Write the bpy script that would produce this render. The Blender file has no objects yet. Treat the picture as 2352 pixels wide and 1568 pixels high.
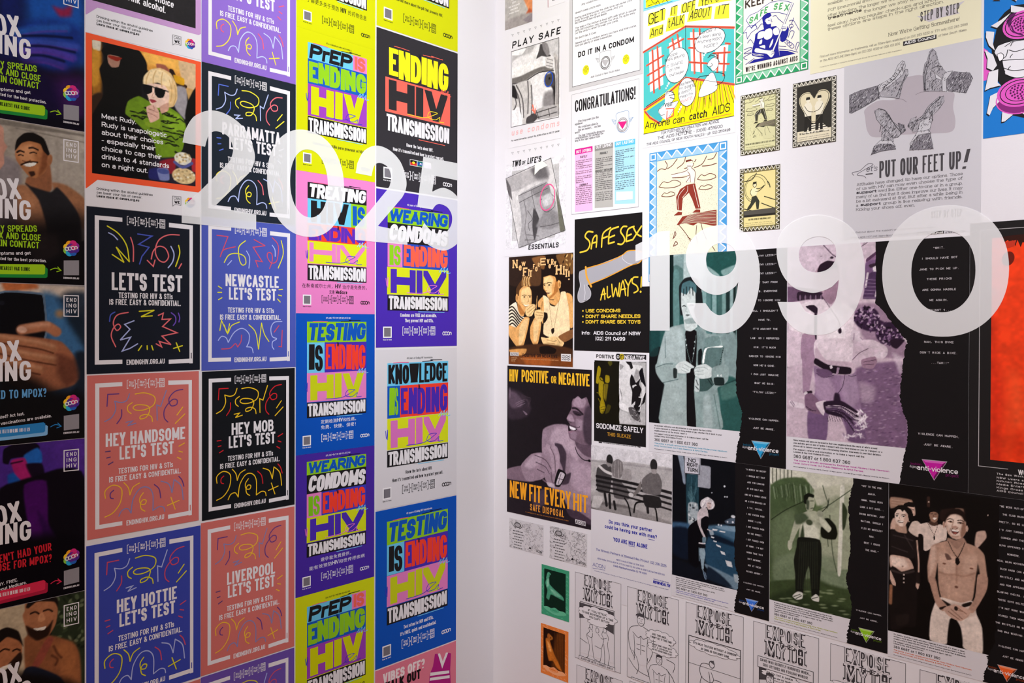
import bpy, math, random
import numpy as np
from mathutils import Matrix, Vector

# ------------------------------------------------------------------ camera, light, exposure
S = bpy.context.scene
C = S.collection
SC = 1.254                       # metres per unit of the calibration
CAMZ = 1.60
F_PX, YAW, PIT, ROL, SHY = 1888.385, 0.753337668, -0.00755409603, 0.00345531353, -26.7078
DX, DY = 1.78684437 * SC, 1.7484814 * SC      # right wall is x = DX, left wall is y = DY
fw = np.array([math.cos(YAW) * math.cos(PIT), math.sin(YAW) * math.cos(PIT), math.sin(PIT)])
rt = np.cross(fw, [0, 0, 1]); rt /= np.linalg.norm(rt)
up = np.cross(rt, fw)
RT = math.cos(ROL) * rt + math.sin(ROL) * up
UP = math.cos(ROL) * up - math.sin(ROL) * rt
cd = bpy.data.cameras.new('camera'); co = bpy.data.objects.new('camera', cd); C.objects.link(co)
cd.sensor_width = 36; cd.lens = F_PX / 2352 * 36; cd.shift_y = SHY / 2352
cd.clip_start = .05; cd.clip_end = 50
m = Matrix.Identity(4)
for i in range(3):
    m[i][0], m[i][1], m[i][2] = RT[i], UP[i], -fw[i]
m[2][3] = CAMZ
co.matrix_world = m
S.camera = co
vs = S.view_settings
vs.view_transform = 'Standard'; vs.look = 'None'; vs.gamma = 1; vs.use_curve_mapping = False
vs.exposure = 0.08
wd = bpy.data.worlds.new('world'); S.world = wd; wd.use_nodes = True
wd.node_tree.nodes['Background'].inputs[0].default_value = (1, .97, .98, 1)
wd.node_tree.nodes['Background'].inputs[1].default_value = 0.3


def spot(name, loc, tgt, power, size, angle, blend, col):
    l = bpy.data.lights.new(name, 'SPOT'); o = bpy.data.objects.new(name, l); C.objects.link(o)
    l.energy = power; l.shadow_soft_size = size; l.spot_size = math.radians(angle); l.spot_blend = blend; l.color = col
    o.location = loc
    o.rotation_euler = (Vector(tgt) - Vector(loc)).to_track_quat('-Z', 'Y').to_euler()
    return o


def area(name, loc, tgt, power, sx, sy, col):
    l = bpy.data.lights.new(name, 'AREA'); o = bpy.data.objects.new(name, l); C.objects.link(o)
    l.shape = 'RECTANGLE'; l.size = sx; l.size_y = sy; l.energy = power; l.color = col
    o.location = loc
    o.rotation_euler = (Vector(tgt) - Vector(loc)).to_track_quat('-Z', 'Y').to_euler()
    return o


for tgt, loc, pw, ang, col in (((2.2, 2.15, 2.5), (.9, .9, 2.9), 90, 110, (.95, 1, 1)), ((2.24, .85, 2.3), (.9, .3, 2.9), 32, 110, (.86, 1, 1.04)), ((.55, 2.19, 2.5), (.2, .9, 2.9), 21, 110, (.84, 1, 1.05)),
                               ((2.24, .3, 1.3), (1, -.2, 2.9), 63, 80, (.96, .97, 1.04)), ((2.2, 2.1, .9), (.8, .8, 2.9), 86, 70, (.88, 1, 1.08))):
    spot('track_light', loc, tgt, pw, .1, ang, 1, col)
area('warm_fill_light', (-1.8, .6, 2.97), (-1.8, .6, 0), 64, .7, .7, (1, .9, .76))  # unseen overhead area light, added as warm ambient fill for the walls


# ------------------------------------------------------------------ materials
def s2l(c):
    c = np.asarray(c, float) / 255.0
    return np.where(c <= .04045, c / 12.92, ((c + .055) / 1.055) ** 2.4)


def hx(c):
    return tuple(int(c[i:i + 2], 16) for i in (0, 2, 4))


_M = {}


def mat(c, rough=.5, spec=.1):
    if c in _M: return _M[c]
    m = bpy.data.materials.new('ink_' + c); m.use_nodes = True
    b = m.node_tree.nodes['Principled BSDF']
    r = s2l(hx(c))
    b.inputs['Base Color'].default_value = (*r, 1)
    b.inputs['Roughness'].default_value = rough
    b.inputs['Specular IOR Level'].default_value = spec
    _M[c] = m
    return m


def mat_attr():
    if 'photo' in _M: return _M['photo']
    m = bpy.data.materials.new('photo_print'); m.use_nodes = True
    nt = m.node_tree; b = nt.nodes['Principled BSDF']
    a = nt.nodes.new('ShaderNodeVertexColor'); a.layer_name = 'Col'
    nt.links.new(a.outputs[0], b.inputs['Base Color'])
    b.inputs['Roughness'].default_value = .5
    b.inputs['Specular IOR Level'].default_value = .1
    _M['photo'] = m
    return m


def mat_vinyl():
    m = bpy.data.materials.new('frosted_vinyl'); m.use_nodes = True
    nt = m.node_tree; b = nt.nodes['Principled BSDF']
    b.inputs['Base Color'].default_value = (1, .98, 1, 1)
    b.inputs['Roughness'].default_value = .5
    b.inputs['Specular IOR Level'].default_value = .25
    b.inputs['Alpha'].default_value = .63
    return m


def mat_wall(name, col, scale=260, dist=.0006):
    m = bpy.data.materials.new(name); m.use_nodes = True
    nt = m.node_tree; b = nt.nodes['Principled BSDF']
    b.inputs['Base Color'].default_value = (*s2l(hx(col)), 1)
    b.inputs['Roughness'].default_value = .6
    b.inputs['Specular IOR Level'].default_value = .25
    t = nt.nodes.new('ShaderNodeTexCoord'); n = nt.nodes.new('ShaderNodeTexNoise'); bp = nt.nodes.new('ShaderNodeBump')
    n.inputs['Scale'].default_value = scale; n.inputs['Detail'].default_value = 3
    bp.inputs['Strength'].default_value = .25; bp.inputs['Distance'].default_value = dist
    nt.links.new(t.outputs['Object'], n.inputs['Vector']); nt.links.new(n.outputs[0], bp.inputs['Height'])
    nt.links.new(bp.outputs[0], b.inputs['Normal'])
    return m


# ------------------------------------------------------------------ the room
def box(name, lo, hi, m, kind='structure'):
    x0, y0, z0 = lo; x1, y1, z1 = hi
    v = [(x0, y0, z0), (x1, y0, z0), (x1, y1, z0), (x0, y1, z0), (x0, y0, z1), (x1, y0, z1), (x1, y1, z1), (x0, y1, z1)]
    f = [(0, 3, 2, 1), (4, 5, 6, 7), (0, 1, 5, 4), (1, 2, 6, 5), (2, 3, 7, 6), (3, 0, 4, 7)]
    me = bpy.data.meshes.new(name); me.from_pydata(v, [], f); me.materials.append(m)
    o = bpy.data.objects.new(name, me); C.objects.link(o)
    if kind: o['kind'] = kind
    return o


WALLM = mat_wall('white_wall_paint', 'e3dee3')
CEIL = 3.0
B = -2.6
box('wall_left', (B, DY, 0), (DX + .1, DY + .1, CEIL), WALLM)['label'] = 'white wall carrying the 2025 posters'
box('wall_right', (DX, B, 0), (DX + .1, DY, CEIL), WALLM)['label'] = 'white wall carrying the 1990 posters'
box('wall_back', (B, B - .1, 0), (DX + .1, B, CEIL), WALLM)
box('wall_rear', (B - .1, B - .1, 0), (B, DY + .1, CEIL), WALLM)
box('ceiling', (B - .1, B - .1, CEIL), (DX + .1, DY + .1, CEIL + .1), mat_wall('ceiling_paint', 'e0dcdc'))
box('floor', (B - .1, B - .1, -.1), (DX + .1, DY + .1, 0), mat_wall('floor_warm_bounce', '8a6450', 30))  # out of view; warm brown chosen to bounce warm light onto the lower walls

# ------------------------------------------------------------------ from the photograph's rays to the wall planes (u to the right, v up)
OFF = .001


def wall_uv(side, x, y):
    d = fw * F_PX + RT * (x - 1176) - UP * (y - 784 - SHY)
    if side == 'L':
        t = (DY - OFF) / d[1]; return np.array([d[0] * t, d[2] * t])
    t = (DX - OFF) / d[0]; return np.array([-d[1] * t, d[2] * t])


VIEWS = dict(R1=(0, 0, 480 / 1568), R2=(0, 460, 480 / 1568), R3=(0, 900, 668 / 1568), R4=(440, 0, 480 / 1568), R5=(440, 460, 480 / 1568), R6=(440, 900, 668 / 1568),
             S1=(840, 0, 480 / 1568), S2=(840, 460, 480 / 1568), S3=(840, 900, 668 / 1568), S4=(1140, 0, 480 / 1568), S5=(1140, 460, 400 / 1568), S6=(1140, 820, 420 / 1568), S7=(1140, 1160, 408 / 1568),
             T1=(1460, 0, 400 / 1568), T2=(1460, 320, 400 / 1568), T3=(1480, 700, 380 / 1568), T4=(1520, 1030, 538 / 1568), T5=(1840, 0, 480 / 1568), T6=(1790, 460, 360 / 1507), T7=(1790, 780, 400 / 1568), T8=(1760, 1060, 508 / 1568), P=(0, 0, 1))


class Map:
    """authored coordinates -> wall (u, v); optionally carried from one rectangle of the wall to another"""
    def __init__(s, side, view, src=None, dst=None):
        s.side = side; s.vw = VIEWS[view] if isinstance(view, str) else view; s.src = src; s.dst = dst

    def __call__(s, x, y):
        ox, oy, k = s.vw
        p = wall_uv(s.side, ox + x * k, oy + y * k)
        if s.src is not None:
            a, b = s.src, s.dst
            p = np.array([b[0] + (p[0] - a[0]) / (a[2] - a[0]) * (b[2] - b[0]), b[1] + (p[1] - a[1]) / (a[3] - a[1]) * (b[3] - b[1])])
        return p

    def pts(s, q):
        return np.array([s(x, y) for x, y in q])

    def scale(s, x, y):
        return np.linalg.norm(s(x, y + 4) - s(x, y - 4)) / 8


class Loc:
    """poster-local coordinates: x 0..1 across, y 0..1 downwards, of a wall rectangle"""
    def __init__(s, side, r):
        s.side = side; s.r = r

    def __call__(s, x, y):
        a = s.r
        return np.array([a[0] + x * (a[2] - a[0]), a[3] - y * (a[3] - a[1])])

    def pts(s, q):
        return np.array([s(x, y) for x, y in q])

    def scale(s, x, y):
        return s.r[3] - s.r[1]


def rect(side, tl, br):
    a = wall_uv(side, *tl); b = wall_uv(side, *br)
    return (a[0], b[1], b[0], a[1])          # u0 v0 u1 v1


# ------------------------------------------------------------------ flat geometry helpers
def smooth(p, n=6, closed=False, k=.5):
    p = np.asarray(p, float)
    if len(p) < 3: return p
    out = []
    N = len(p)
    for i in range(N if closed else N - 1):
        if closed: a, b, c, d = p[i - 1], p[i], p[(i + 1) % N], p[(i + 2) % N]
        else: a, b, c, d = p[max(i - 1, 0)], p[i], p[i + 1], p[min(i + 2, N - 1)]
        for j in range(n):
            t = j / n
            u, w = (c - a) * k, (d - b) * k
            out.append(b + u * t + (3 * (c - b) - 2 * u - w) * t * t + (2 * (b - c) + u + w) * t ** 3)
    if not closed: out.append(p[-1])
    return np.array(out)


def strip(p, w, closed=False):
    """quads along a polyline, mitred"""
    p = np.asarray(p, float)
    keep = [0] + [i for i in range(1, len(p)) if np.hypot(*(p[i] - p[i - 1])) > 1e-7]
    p = p[keep]
    if closed and len(p) > 2 and np.hypot(*(p[0] - p[-1])) < 1e-7: p = p[:-1]
    if len(p) < 2: return []
    d = np.roll(p, -1, 0) - p if closed else p[1:] - p[:-1]
    d = d / np.hypot(d[:, 0], d[:, 1])[:, None]
    n = np.stack([-d[:, 1], d[:, 0]], 1)
    h = w / 2
    quads = []
    M = len(d)
    off0 = np.zeros_like(p); off1 = None
    L = []
    for i in range(len(p)):
        if closed: a, b = n[i - 1], n[i % M]
        else: a, b = n[max(i - 1, 0)], n[min(i, M - 1)]
        s = a + b; q = s @ s
        if q < .35:                       # very sharp: split
            L.append((a * h, b * h))
        else:
            o = s * (2 / q) * h
            L.append((o, o))
    K = len(p)
    for i in range(M):
        j = (i + 1) % K
        quads.append(np.array([p[i] + L[i][1], p[i] - L[i][1], p[j] - L[j][0], p[j] + L[j][0]]))
    for i in range(K):                    # bevel at split corners
        if L[i][0] is not L[i][1]:
            quads.append(np.array([p[i] + L[i][0], p[i] + L[i][1], p[i]])); quads.append(np.array([p[i] - L[i][0], p[i] - L[i][1], p[i]]))
    return quads


def clip(poly, lo, hi, ax):
    for lim, sg in ((lo, 1), (hi, -1)):
        out = []
        n = len(poly)
        for i in range(n):
            a, b = poly[i], poly[(i + 1) % n]
            da, db = (a[ax] - lim) * sg, (b[ax] - lim) * sg
            if da >= 0: out.append(a)
            if (da > 0 > db) or (da < 0 < db): out.append(a + (b - a) * (da / (da - db)))
        poly = out
        if len(poly) < 3: return []
    return poly


# ------------------------------------------------------------------ a stroke alphabet: strokes split by |; 'x,y' line, 'vx,y' / 'hx,y' quarter arcs leaving upright / level
GL = {
    'A': (.95, '0,0 .5,1|.5,1 1,0|.2,.28 .8,.28'), 'B': (.9, '0,0 0,1 .55,1 h.93,.77 v.55,.53 0,.53|.5,.53 .55,.53 h1,.26 v.55,0 0,0'), 'C': (.9, '1,.68 1,.7 v.5,1 h0,.65 0,.35 v.5,0 h1,.3 1,.32'),
    'D': (.93, '0,0 0,1 .45,1 h1,.6 1,.4 v.45,0 0,0'), 'E': (.78, '1,1 0,1 0,0 1,0|0,.52 .88,.52'), 'F': (.76, '1,1 0,1 0,0|0,.5 .85,.5'),
    'G': (.93, '1,.7 v.5,1 h0,.65 0,.35 v.5,0 h1,.3 1,.46 .55,.46'), 'H': (.95, '0,0 0,1|1,0 1,1|0,.52 1,.52'), 'I': (0, '.5,0 .5,1'), 'J': (.7, '1,1 1,.3 v.5,0 h0,.3'),
    'K': (.93, '0,0 0,1|1,1 0,.38|.3,.58 1,0'), 'L': (.72, '0,1 0,0 1,0'), 'M': (1.2, '0,0 0,1|0,1 .5,.1|.5,.1 1,1|1,1 1,0'), 'N': (.97, '0,0 0,1|0,1 1,0|1,0 1,1'),
    'O': (.95, '0,.35 0,.65 v.5,1 h1,.65 1,.35 v.5,0 h0,.35'), 'P': (.88, '0,0 0,1 .5,1 h1,.74 v.5,.46 0,.46'), 'Q': (.95, '0,.35 0,.65 v.5,1 h1,.65 1,.35 v.5,0 h0,.35|.6,.22 1,-.05'),
    'R': (.92, '0,0 0,1 .5,1 h1,.74 v.5,.46 0,.46|.5,.46 1,0'), 'S': (.88, '1,.7 1,.72 v.5,1 h0,.76 v.5,.51 h1,.25 v.5,0 h0,.28 0,.3'), 'T': (.86, '0,1 1,1|.5,1 .5,0'),
    'U': (.93, '0,1 0,.35 v.5,0 h1,.35 1,1'), 'V': (.93, '0,1 .5,0|.5,0 1,1'), 'W': (1.4, '0,1 .25,0|.25,0 .5,1|.5,1 .75,0|.75,0 1,1'), 'X': (.93, '0,0 1,1|0,1 1,0'),
    'Y': (.9, '0,1 .5,.45|1,1 .5,.45|.5,.5 .5,0'), 'Z': (.82, '0,1 1,1|1,1 0,0|0,0 1,0'),
    '0': (.85, '0,.35 0,.65 v.5,1 h1,.65 1,.35 v.5,0 h0,.35'), '1': (.45, '0,.76 .7,1|.7,1 .7,0'), '2': (.82, '0,.7 v.5,1 h1,.74 1,.66 0,0 1,0'), '3': (.82, '0,.75 v.5,1 h.95,.76 v.5,.53 h1,.26 v.5,0 h0,.25'),
    '4': (.9, '.75,0 .75,1|.75,1 0,.26|0,.26 1,.26'), '5': (.82, '.95,1 .08,1 .03,.5 .5,.6 h1,.3 v.5,0 h0,.22'), '6': (.85, '.92,.8 v.5,1 h0,.6 0,.3 v.5,0 h1,.3 v.5,.58 h0,.3'),
    '7': (.8, '0,1 1,1|1,1 .35,0'), '8': (.85, '.5,.53 h.05,.77 v.5,1 h.95,.77 v.5,.53 h0,.26 v.5,0 h1,.26 v.5,.53'), '9': (.85, '.08,.2 v.5,0 h1,.4 1,.7 v.5,1 h0,.7 v.5,.42 h1,.7'),
    'a': (.72, '.05,.56 v.5,.7 h.95,.5 .95,0|.95,.42 .5,.42 h0,.2 v.45,0 h.95,.2'), 'b': (.78, '0,1 0,0|0,.35 v.5,.7 h1,.4 1,.3 v.5,0 h0,.35'), 'c': (.7, '1,.5 v.5,.7 h0,.4 0,.3 v.5,0 h1,.2'),
    'd': (.78, '1,1 1,0|1,.35 v.5,.7 h0,.4 0,.3 v.5,0 h1,.35'), 'e': (.75, '0,.36 1,.36 1,.42 v.5,.7 h0,.42 0,.3 v.5,0 h.95,.17'), 'f': (.5, '1,.98 v.8,1 h.4,.8 .4,0|0,.68 .9,.68'),
    'g': (.78, '1,.7 1,-.05 v.5,-.28 h.05,-.12|1,.35 v.5,.7 h0,.4 0,.3 v.5,0 h1,.35'), 'h': (.76, '0,1 0,0|0,.4 v.5,.7 h1,.4 1,0'), 'i': (0, '.5,0 .5,.7|.5,.9 .5,1'), 'j': (.3, '.8,.7 .8,-.1 v.1,-.28|.8,.9 .8,1'),
    'k': (.75, '0,0 0,1|.95,.7 0,.25|.3,.42 1,0'), 'l': (0, '.5,0 .5,1'), 'm': (1.25, '0,0 0,.7|0,.4 v.25,.7 h.5,.45 .5,0|.5,.4 v.75,.7 h1,.45 1,0'), 'n': (.76, '0,0 0,.7|0,.4 v.5,.7 h1,.4 1,0'),
    'o': (.78, '0,.28 0,.42 v.5,.7 h1,.42 1,.28 v.5,0 h0,.28'), 'p': (.78, '0,-.28 0,.7|0,.35 v.5,.7 h1,.4 1,.3 v.5,0 h0,.35'), 'q': (.78, '1,-.28 1,.7|1,.35 v.5,.7 h0,.4 0,.3 v.5,0 h1,.35'),
    'r': (.5, '0,0 0,.7|0,.4 v.7,.7 1,.7'), 's': (.68, '.95,.54 v.5,.7 h.05,.53 v.5,.36 h1,.18 v.5,0 h0,.15'), 't': (.5, '.4,.95 .4,.2 v.75,0 1,0|0,.68 1,.68'), 'u': (.76, '0,.7 0,.3 v.5,0 h1,.3|1,.7 1,0'),
    'v': (.75, '0,.7 .5,0|.5,0 1,.7'), 'w': (1.15, '0,.7 .25,0|.25,0 .5,.7|.5,.7 .75,0|.75,0 1,.7'), 'x': (.72, '0,0 1,.7|0,.7 1,0'), 'y': (.75, '0,.7 .5,0|1,.7 .3,-.28'), 'z': (.68, '0,.7 1,.7|1,.7 0,0|0,0 1,0'),
    '.': (0, '.5,0 .5,.04'), ',': (.12, '.7,.08 .2,-.14'), ':': (0, '.5,.08 .5,.12|.5,.55 .5,.59'), '!': (0, '.5,1 .5,.3|.5,0 .5,.05'), '?': (.75, '0,.74 v.5,1 h1,.75 v.5,.44 .5,.3|.5,0 .5,.05'),
    "'": (0, '.5,1 .5,.74'), '"': (.3, '0,1 0,.72|1,1 1,.72'), '-': (.45, '0,.4 1,.4'), '&': (1.0, '1,.45 v.4,0 h0,.25 .75,.72 v.45,1 h.15,.78 1,0'), '(': (.28, '1,1.08 h0,.6 0,.3 v1,-.15'), ')': (.28, '0,1.08 h1,.6 1,.3 v0,-.15'),
    '/': (.6, '0,0 1,1'), '+': (.7, '.5,.12 .5,.8|0,.46 1,.46'), '=': (.7, '0,.3 1,.3|0,.62 1,.62'), '_': (.8, '0,0 1,0'), '[': (.35, '1,1 0,1 0,0 1,0'), ']': (.35, '0,1 1,1 1,0 0,0'), '*': (.5, '0,.45 1,.45|.5,.2 .5,.7'),
}


def glyph_strokes(ch, n):
    W, d = GL[ch]
    out = []
    for st in d.split('|'):
        pts = []
        for tk in st.split():
            k = tk[0]
            if k in 'vh': x, y = map(float, tk[1:].split(','))
            else: x, y = map(float, tk.split(','))
            if k in 'vh':
                x0, y0 = pts[-1]
                for i in range(1, n + 1):
                    a = i / n * math.pi / 2
                    s, c = math.sin(a) ** .88, 1 - max(math.cos(a), 0) ** .88
                    if k == 'v': pts.append((x0 + (x - x0) * c, y0 + (y - y0) * s))
                    else: pts.append((x0 + (x - x0) * s, y0 + (y - y0) * c))
            else: pts.append((x, y))
        out.append(pts)
    return out


def glyph_polys(ch, W, H, w, n=5, serif=0, pw=None):
    """polygons of one letter in a box W x H with stroke w (metres)"""
    if ch not in GL: return []
    if ch == 'V' and w > .3 * W and pw is None:
        w = min(w, W * .36); return [np.array([(0, H), (w, H), (W / 2 + w / 2, 0), (W / 2 - w / 2, 0)]), np.array([(W - w, H), (W, H), (W / 2 + w / 2, 0), (W / 2 - w / 2, 0)])]
    gs = glyph_strokes(ch, n)
    ys = [p[1] for s in gs for p in s]
    fx = lambda x: w / 2 + x * max(W - w, 0)
    fy = lambda y: w / 2 + y * (H - w)
    e0 = 0
    if pw is not None: e0 = (w - pw) / 2; w = pw
    y0, y1 = fy(min(ys)) - w / 2, fy(max(ys)) + w / 2
    polys = []
    for s in gs:
        p = np.array([(fx(x), fy(y)) for x, y in s])
        q = list(p)
        for e, (a, b) in ((0, (0, 1)), (-1, (-1, -2))):
            d = p[a] - p[b]; L = np.hypot(*d)
            if L < 1e-9: continue
            d = d / L; X, Y = s[a]
            ex = (Y >= max(ys) - 1e-6 and d[1] > .2) or (Y <= min(ys) + 1e-6 and d[1] < -.2) or (X >= .999 and d[0] > .5) or (X <= .001 and d[0] < -.5)
            if ex: q[e] = p[a] + d * w * 1.2
            if serif and abs(d[1]) > .7 and ch not in "'\"!:.,?" and (ex or Y in (0, 1, .7)):
                sy = y1 - w * .35 if d[1] > 0 else y0 + w * .35
                sx = w * (.5 + serif)
                polys.append(np.array([(p[a][0] - sx, sy - w * .3), (p[a][0] + sx, sy - w * .3), (p[a][0] + sx, sy + w * .3), (p[a][0] - sx, sy + w * .3)]))
        for t in strip(q, w):
            t = clip(list(t), y0, y1, 1)
            if len(t) > 2: t = clip(t, min(e0, W / 2 - w / 2), max(W - e0, W / 2 + w / 2), 0)
            if len(t) > 2: polys.append(np.array(t))
    return polys


_FONT = {}


def cjk_glyph(ch):
    if ch not in _FONT:
        c = bpy.data.curves.new('glyph', 'FONT'); c.body = ch; c.size = 1; c.resolution_u = 2; c.offset = .004
        o = bpy.data.objects.new('glyph', c); C.objects.link(o)
        bpy.context.view_layer.update()
        me = bpy.data.meshes.new_from_object(o.evaluated_get(bpy.context.evaluated_depsgraph_get()))
        v = np.array([tuple(a.co)[:2] for a in me.vertices]) if len(me.vertices) else np.zeros((0, 2))
        f = [np.array([v[i] for i in p.vertices]) for p in me.polygons]
        bpy.data.objects.remove(o); bpy.data.meshes.remove(me); bpy.data.curves.remove(c)
        _FONT[ch] = f
    return _FONT[ch]


# ------------------------------------------------------------------ things on a wall
def to_world(side, u, v, off):
    return (u, DY - off, v + CAMZ) if side == 'L' else (DX - off, -u, v + CAMZ)


LV = .00016


class Part:
    def __init__(s, P, name, label=None, parent=None, rng=0):
        s.P = P; s.name = name; s.label = label; s.parent = parent; s.polys = []; s.M = P.M; s.lev = P.lev; s.obj = None
        s.r = random.Random(len(P.parts) * 7 + rng)

    def add(s, q, col, lev=0):
        q = np.asarray(q, float)
        if s.P.clip_r is not None:
            a = s.P.clip_r
            if q[:, 0].min() < a[0] - 1e-9 or q[:, 0].max() > a[2] + 1e-9 or q[:, 1].min() < a[1] - 1e-9 or q[:, 1].max() > a[3] + 1e-9:
                q = clip(list(q), a[0], a[2], 0)
                if len(q) > 2: q = clip(q, a[1], a[3], 1)
                if len(q) < 3: return s
                q = np.asarray(q)
        x, y = q[:, 0], q[:, 1]
        if (x * np.roll(y, -1) - y * np.roll(x, -1)).sum() < 0: q = q[::-1]
        s.polys.append((q, col, s.lev + lev + (len(s.polys) % 41) * .016)); return s

    def poly(s, pts, col, lev=0, sm=0):
        q = s.M.pts(pts)
        if sm: q = smooth(q, sm if sm > 1 else 6, True)
        return s.add(q, col, lev)

    def line(s, pts, w, col, lev=0, sm=1, closed=False, cap=True):
        q = s.M.pts(pts); k = w * s.M.scale(*pts[len(pts) // 2])
        if sm and len(q) > 2: q = smooth(q, 6, closed)
        for t in strip(q, k, closed): s.add(t, col, lev)
        if cap and not closed and len(q) > 1:
            for e in (q[0], q[-1]): s.add([(e[0] + k / 2 * math.cos(a * .785), e[1] + k / 2 * math.sin(a * .785)) for a in range(8)], col, lev)
        return s

    def pen(s, pts, w, col, lev=0):
        return s.line(pts, w, col, lev, sm=0, cap=False)

    def ell(s, x, y, rx, ry, col, lev=0, rot=0, w=None, n=28, a0=0, a1=360):
        k = s.M.scale(x, y); c = s.M(x, y); r = math.radians(rot)
        pts = []
        for i in range(n + 1):
            a = math.radians(a0 + (a1 - a0) * i / n); X, Y = rx * k * math.cos(a), ry * k * math.sin(a)
            pts.append((c[0] + X * math.cos(r) - Y * math.sin(r), c[1] + X * math.sin(r) + Y * math.cos(r)))
        if w:
            for t in strip(pts[:-1] if a1 - a0 == 360 else pts, w * k, a1 - a0 == 360): s.add(t, col, lev)
        else: s.add(pts[:-1] if a1 - a0 == 360 else pts, col, lev)
        return s

    def frame(s, pts, w, col, lev=0):
        return s.line(pts, w, col, lev, sm=0, closed=True)

    def text(s, t, x0, y0, x1, y1, h, col, wt=.17, lev=0, track=.09, serif=0, slant=0, mono=0, jit=0, flat=True, seg=None, vary=0, up=None, space=.42, fit=True, asp=.5, pen=None):
        if y1 is None:
            v = s.M((x0 + x1) / 2, y0)[1]; a, b = np.array([s.M(x0, y0)[0], v]), np.array([s.M(x1, y0)[0], v])
        else: a, b = s.M(x0, y0), s.M(x1, y1)
        H = h * s.M.scale((x0 + x1) / 2, y0)
        d = b - a; L = np.hypot(*d)
        if flat and abs(d[1]) < .06 * L:
            y = (a[1] + b[1]) / 2; a = np.array([a[0], y]); d = np.array([d[0], 0.])
            L = abs(d[0])
        e = d / L; n = np.array([-e[1], e[0]])
        w = wt * H
        if seg is None: seg = 2 if h * s.M.scale(x0, y0) < .007 else (3 if H < .013 else 5)
        ws = []
        for ch in t:
            if mono: ws.append(1 if ch != ' ' else 1)
            elif ch == ' ': ws.append(space)
            elif ch in GL: ws.append(GL[ch][0])
            else: ws.append(1.5)
        g = track * H
        nz = sum(1 for ch, q in zip(t, ws) if q == 0)
        X = (L - (len(t) - 1) * g - nz * w) / max(sum(ws), .01)
        if not fit: X = asp * H
        X = max(X, .05 * H)
        x = 0.
        for ch, q in zip(t, ws):
            W = q * X if q else w
            if mono and ch in GL:
                W0 = X * min(1, .55 + .5 * GL[ch][0]); xo = x + (X - W0) / 2
                if GL[ch][0] == 0: W0 = w; xo = x + X / 2 - w / 2
            else: W0, xo = W, x
            hh, yo, sl = H, 0., slant
            if vary:
                hh = H * (1 - vary * s.r.random()); yo = (H - hh) * s.r.random(); sl = slant + vary * .35 * (s.r.random() - .5)
            if jit:
                yo += H * jit * (s.r.random() - .5); sl = slant + jit * (s.r.random() - .5)
            if ch in GL: pp = glyph_polys(ch, W0, hh, min(w, W0 * .42) if q and not mono else w, seg, serif, None if pen is None else pen * min(w, W0 * .42))
            elif ch != ' ':
                pp = [np.array([(0, 0)])] and [p * np.array([W0 / 1.0, H * 1.1]) for p in cjk_glyph(ch)]
            else: pp = []
            for p in pp:
                xx = xo + p[:, 0] + sl * p[:, 1]; yy = yo + p[:, 1]
                s.add(a + xx[:, None] * e + yy[:, None] * n, col, lev)
            x += W + g
        return s

    def para(s, lines, x0, y0, x1, dy, h, col, an='l', wt=.16, lev=0, **k):
        """a block of print; the longest line spans x0..x1, baseline of the first at (x0, y0)"""
        m = max(len(t) for t in lines)
        sp = s.M; a = sp(x0, y0); ub = sp(x1, y0)[0]
        class At:
            def __call__(q, x, y): return np.array([x, y])
            def scale(q, x, y): return 1.
        for i, t in enumerate(lines):
            if not t: continue
            v = sp(x0, y0 + i * dy)[1]; L = (ub - a[0]) * len(t) / m
            o = a[0] if an == 'l' else (a[0] + ub) / 2 - L / 2 if an == 'c' else ub - L
            s.M = At(); s.text(t, o, v, o + L, v, h * sp.scale(x0, y0), col, wt, lev, seg=2, **k); s.M = sp
        return s

    def build(s, root, org, side):
        if not s.polys: return None
        vs, fs, mi, cols = [], [], [], {}
        for q, col, lev in s.polys:
            off = s.P.z + .0005 + lev * LV
            b = len(vs)
            for u, v in q: vs.append(tuple(np.array(to_world(side, u, v, off)) - org))
            fs.append(tuple(range(b, b + len(q)))); mi.append(cols.setdefault(col, len(cols)))
        me = bpy.data.meshes.new(s.name); me.from_pydata(vs, [], fs)
        for c in cols: me.materials.append(mat(c))
        me.polygons.foreach_set('material_index', mi)
        o = bpy.data.objects.new(s.name, me); C.objects.link(o)
        if s.label: o['label'] = s.label
        o.parent = s.parent.obj if s.parent is not None and s.parent.obj else root
        s.obj = o
        return o


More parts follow.
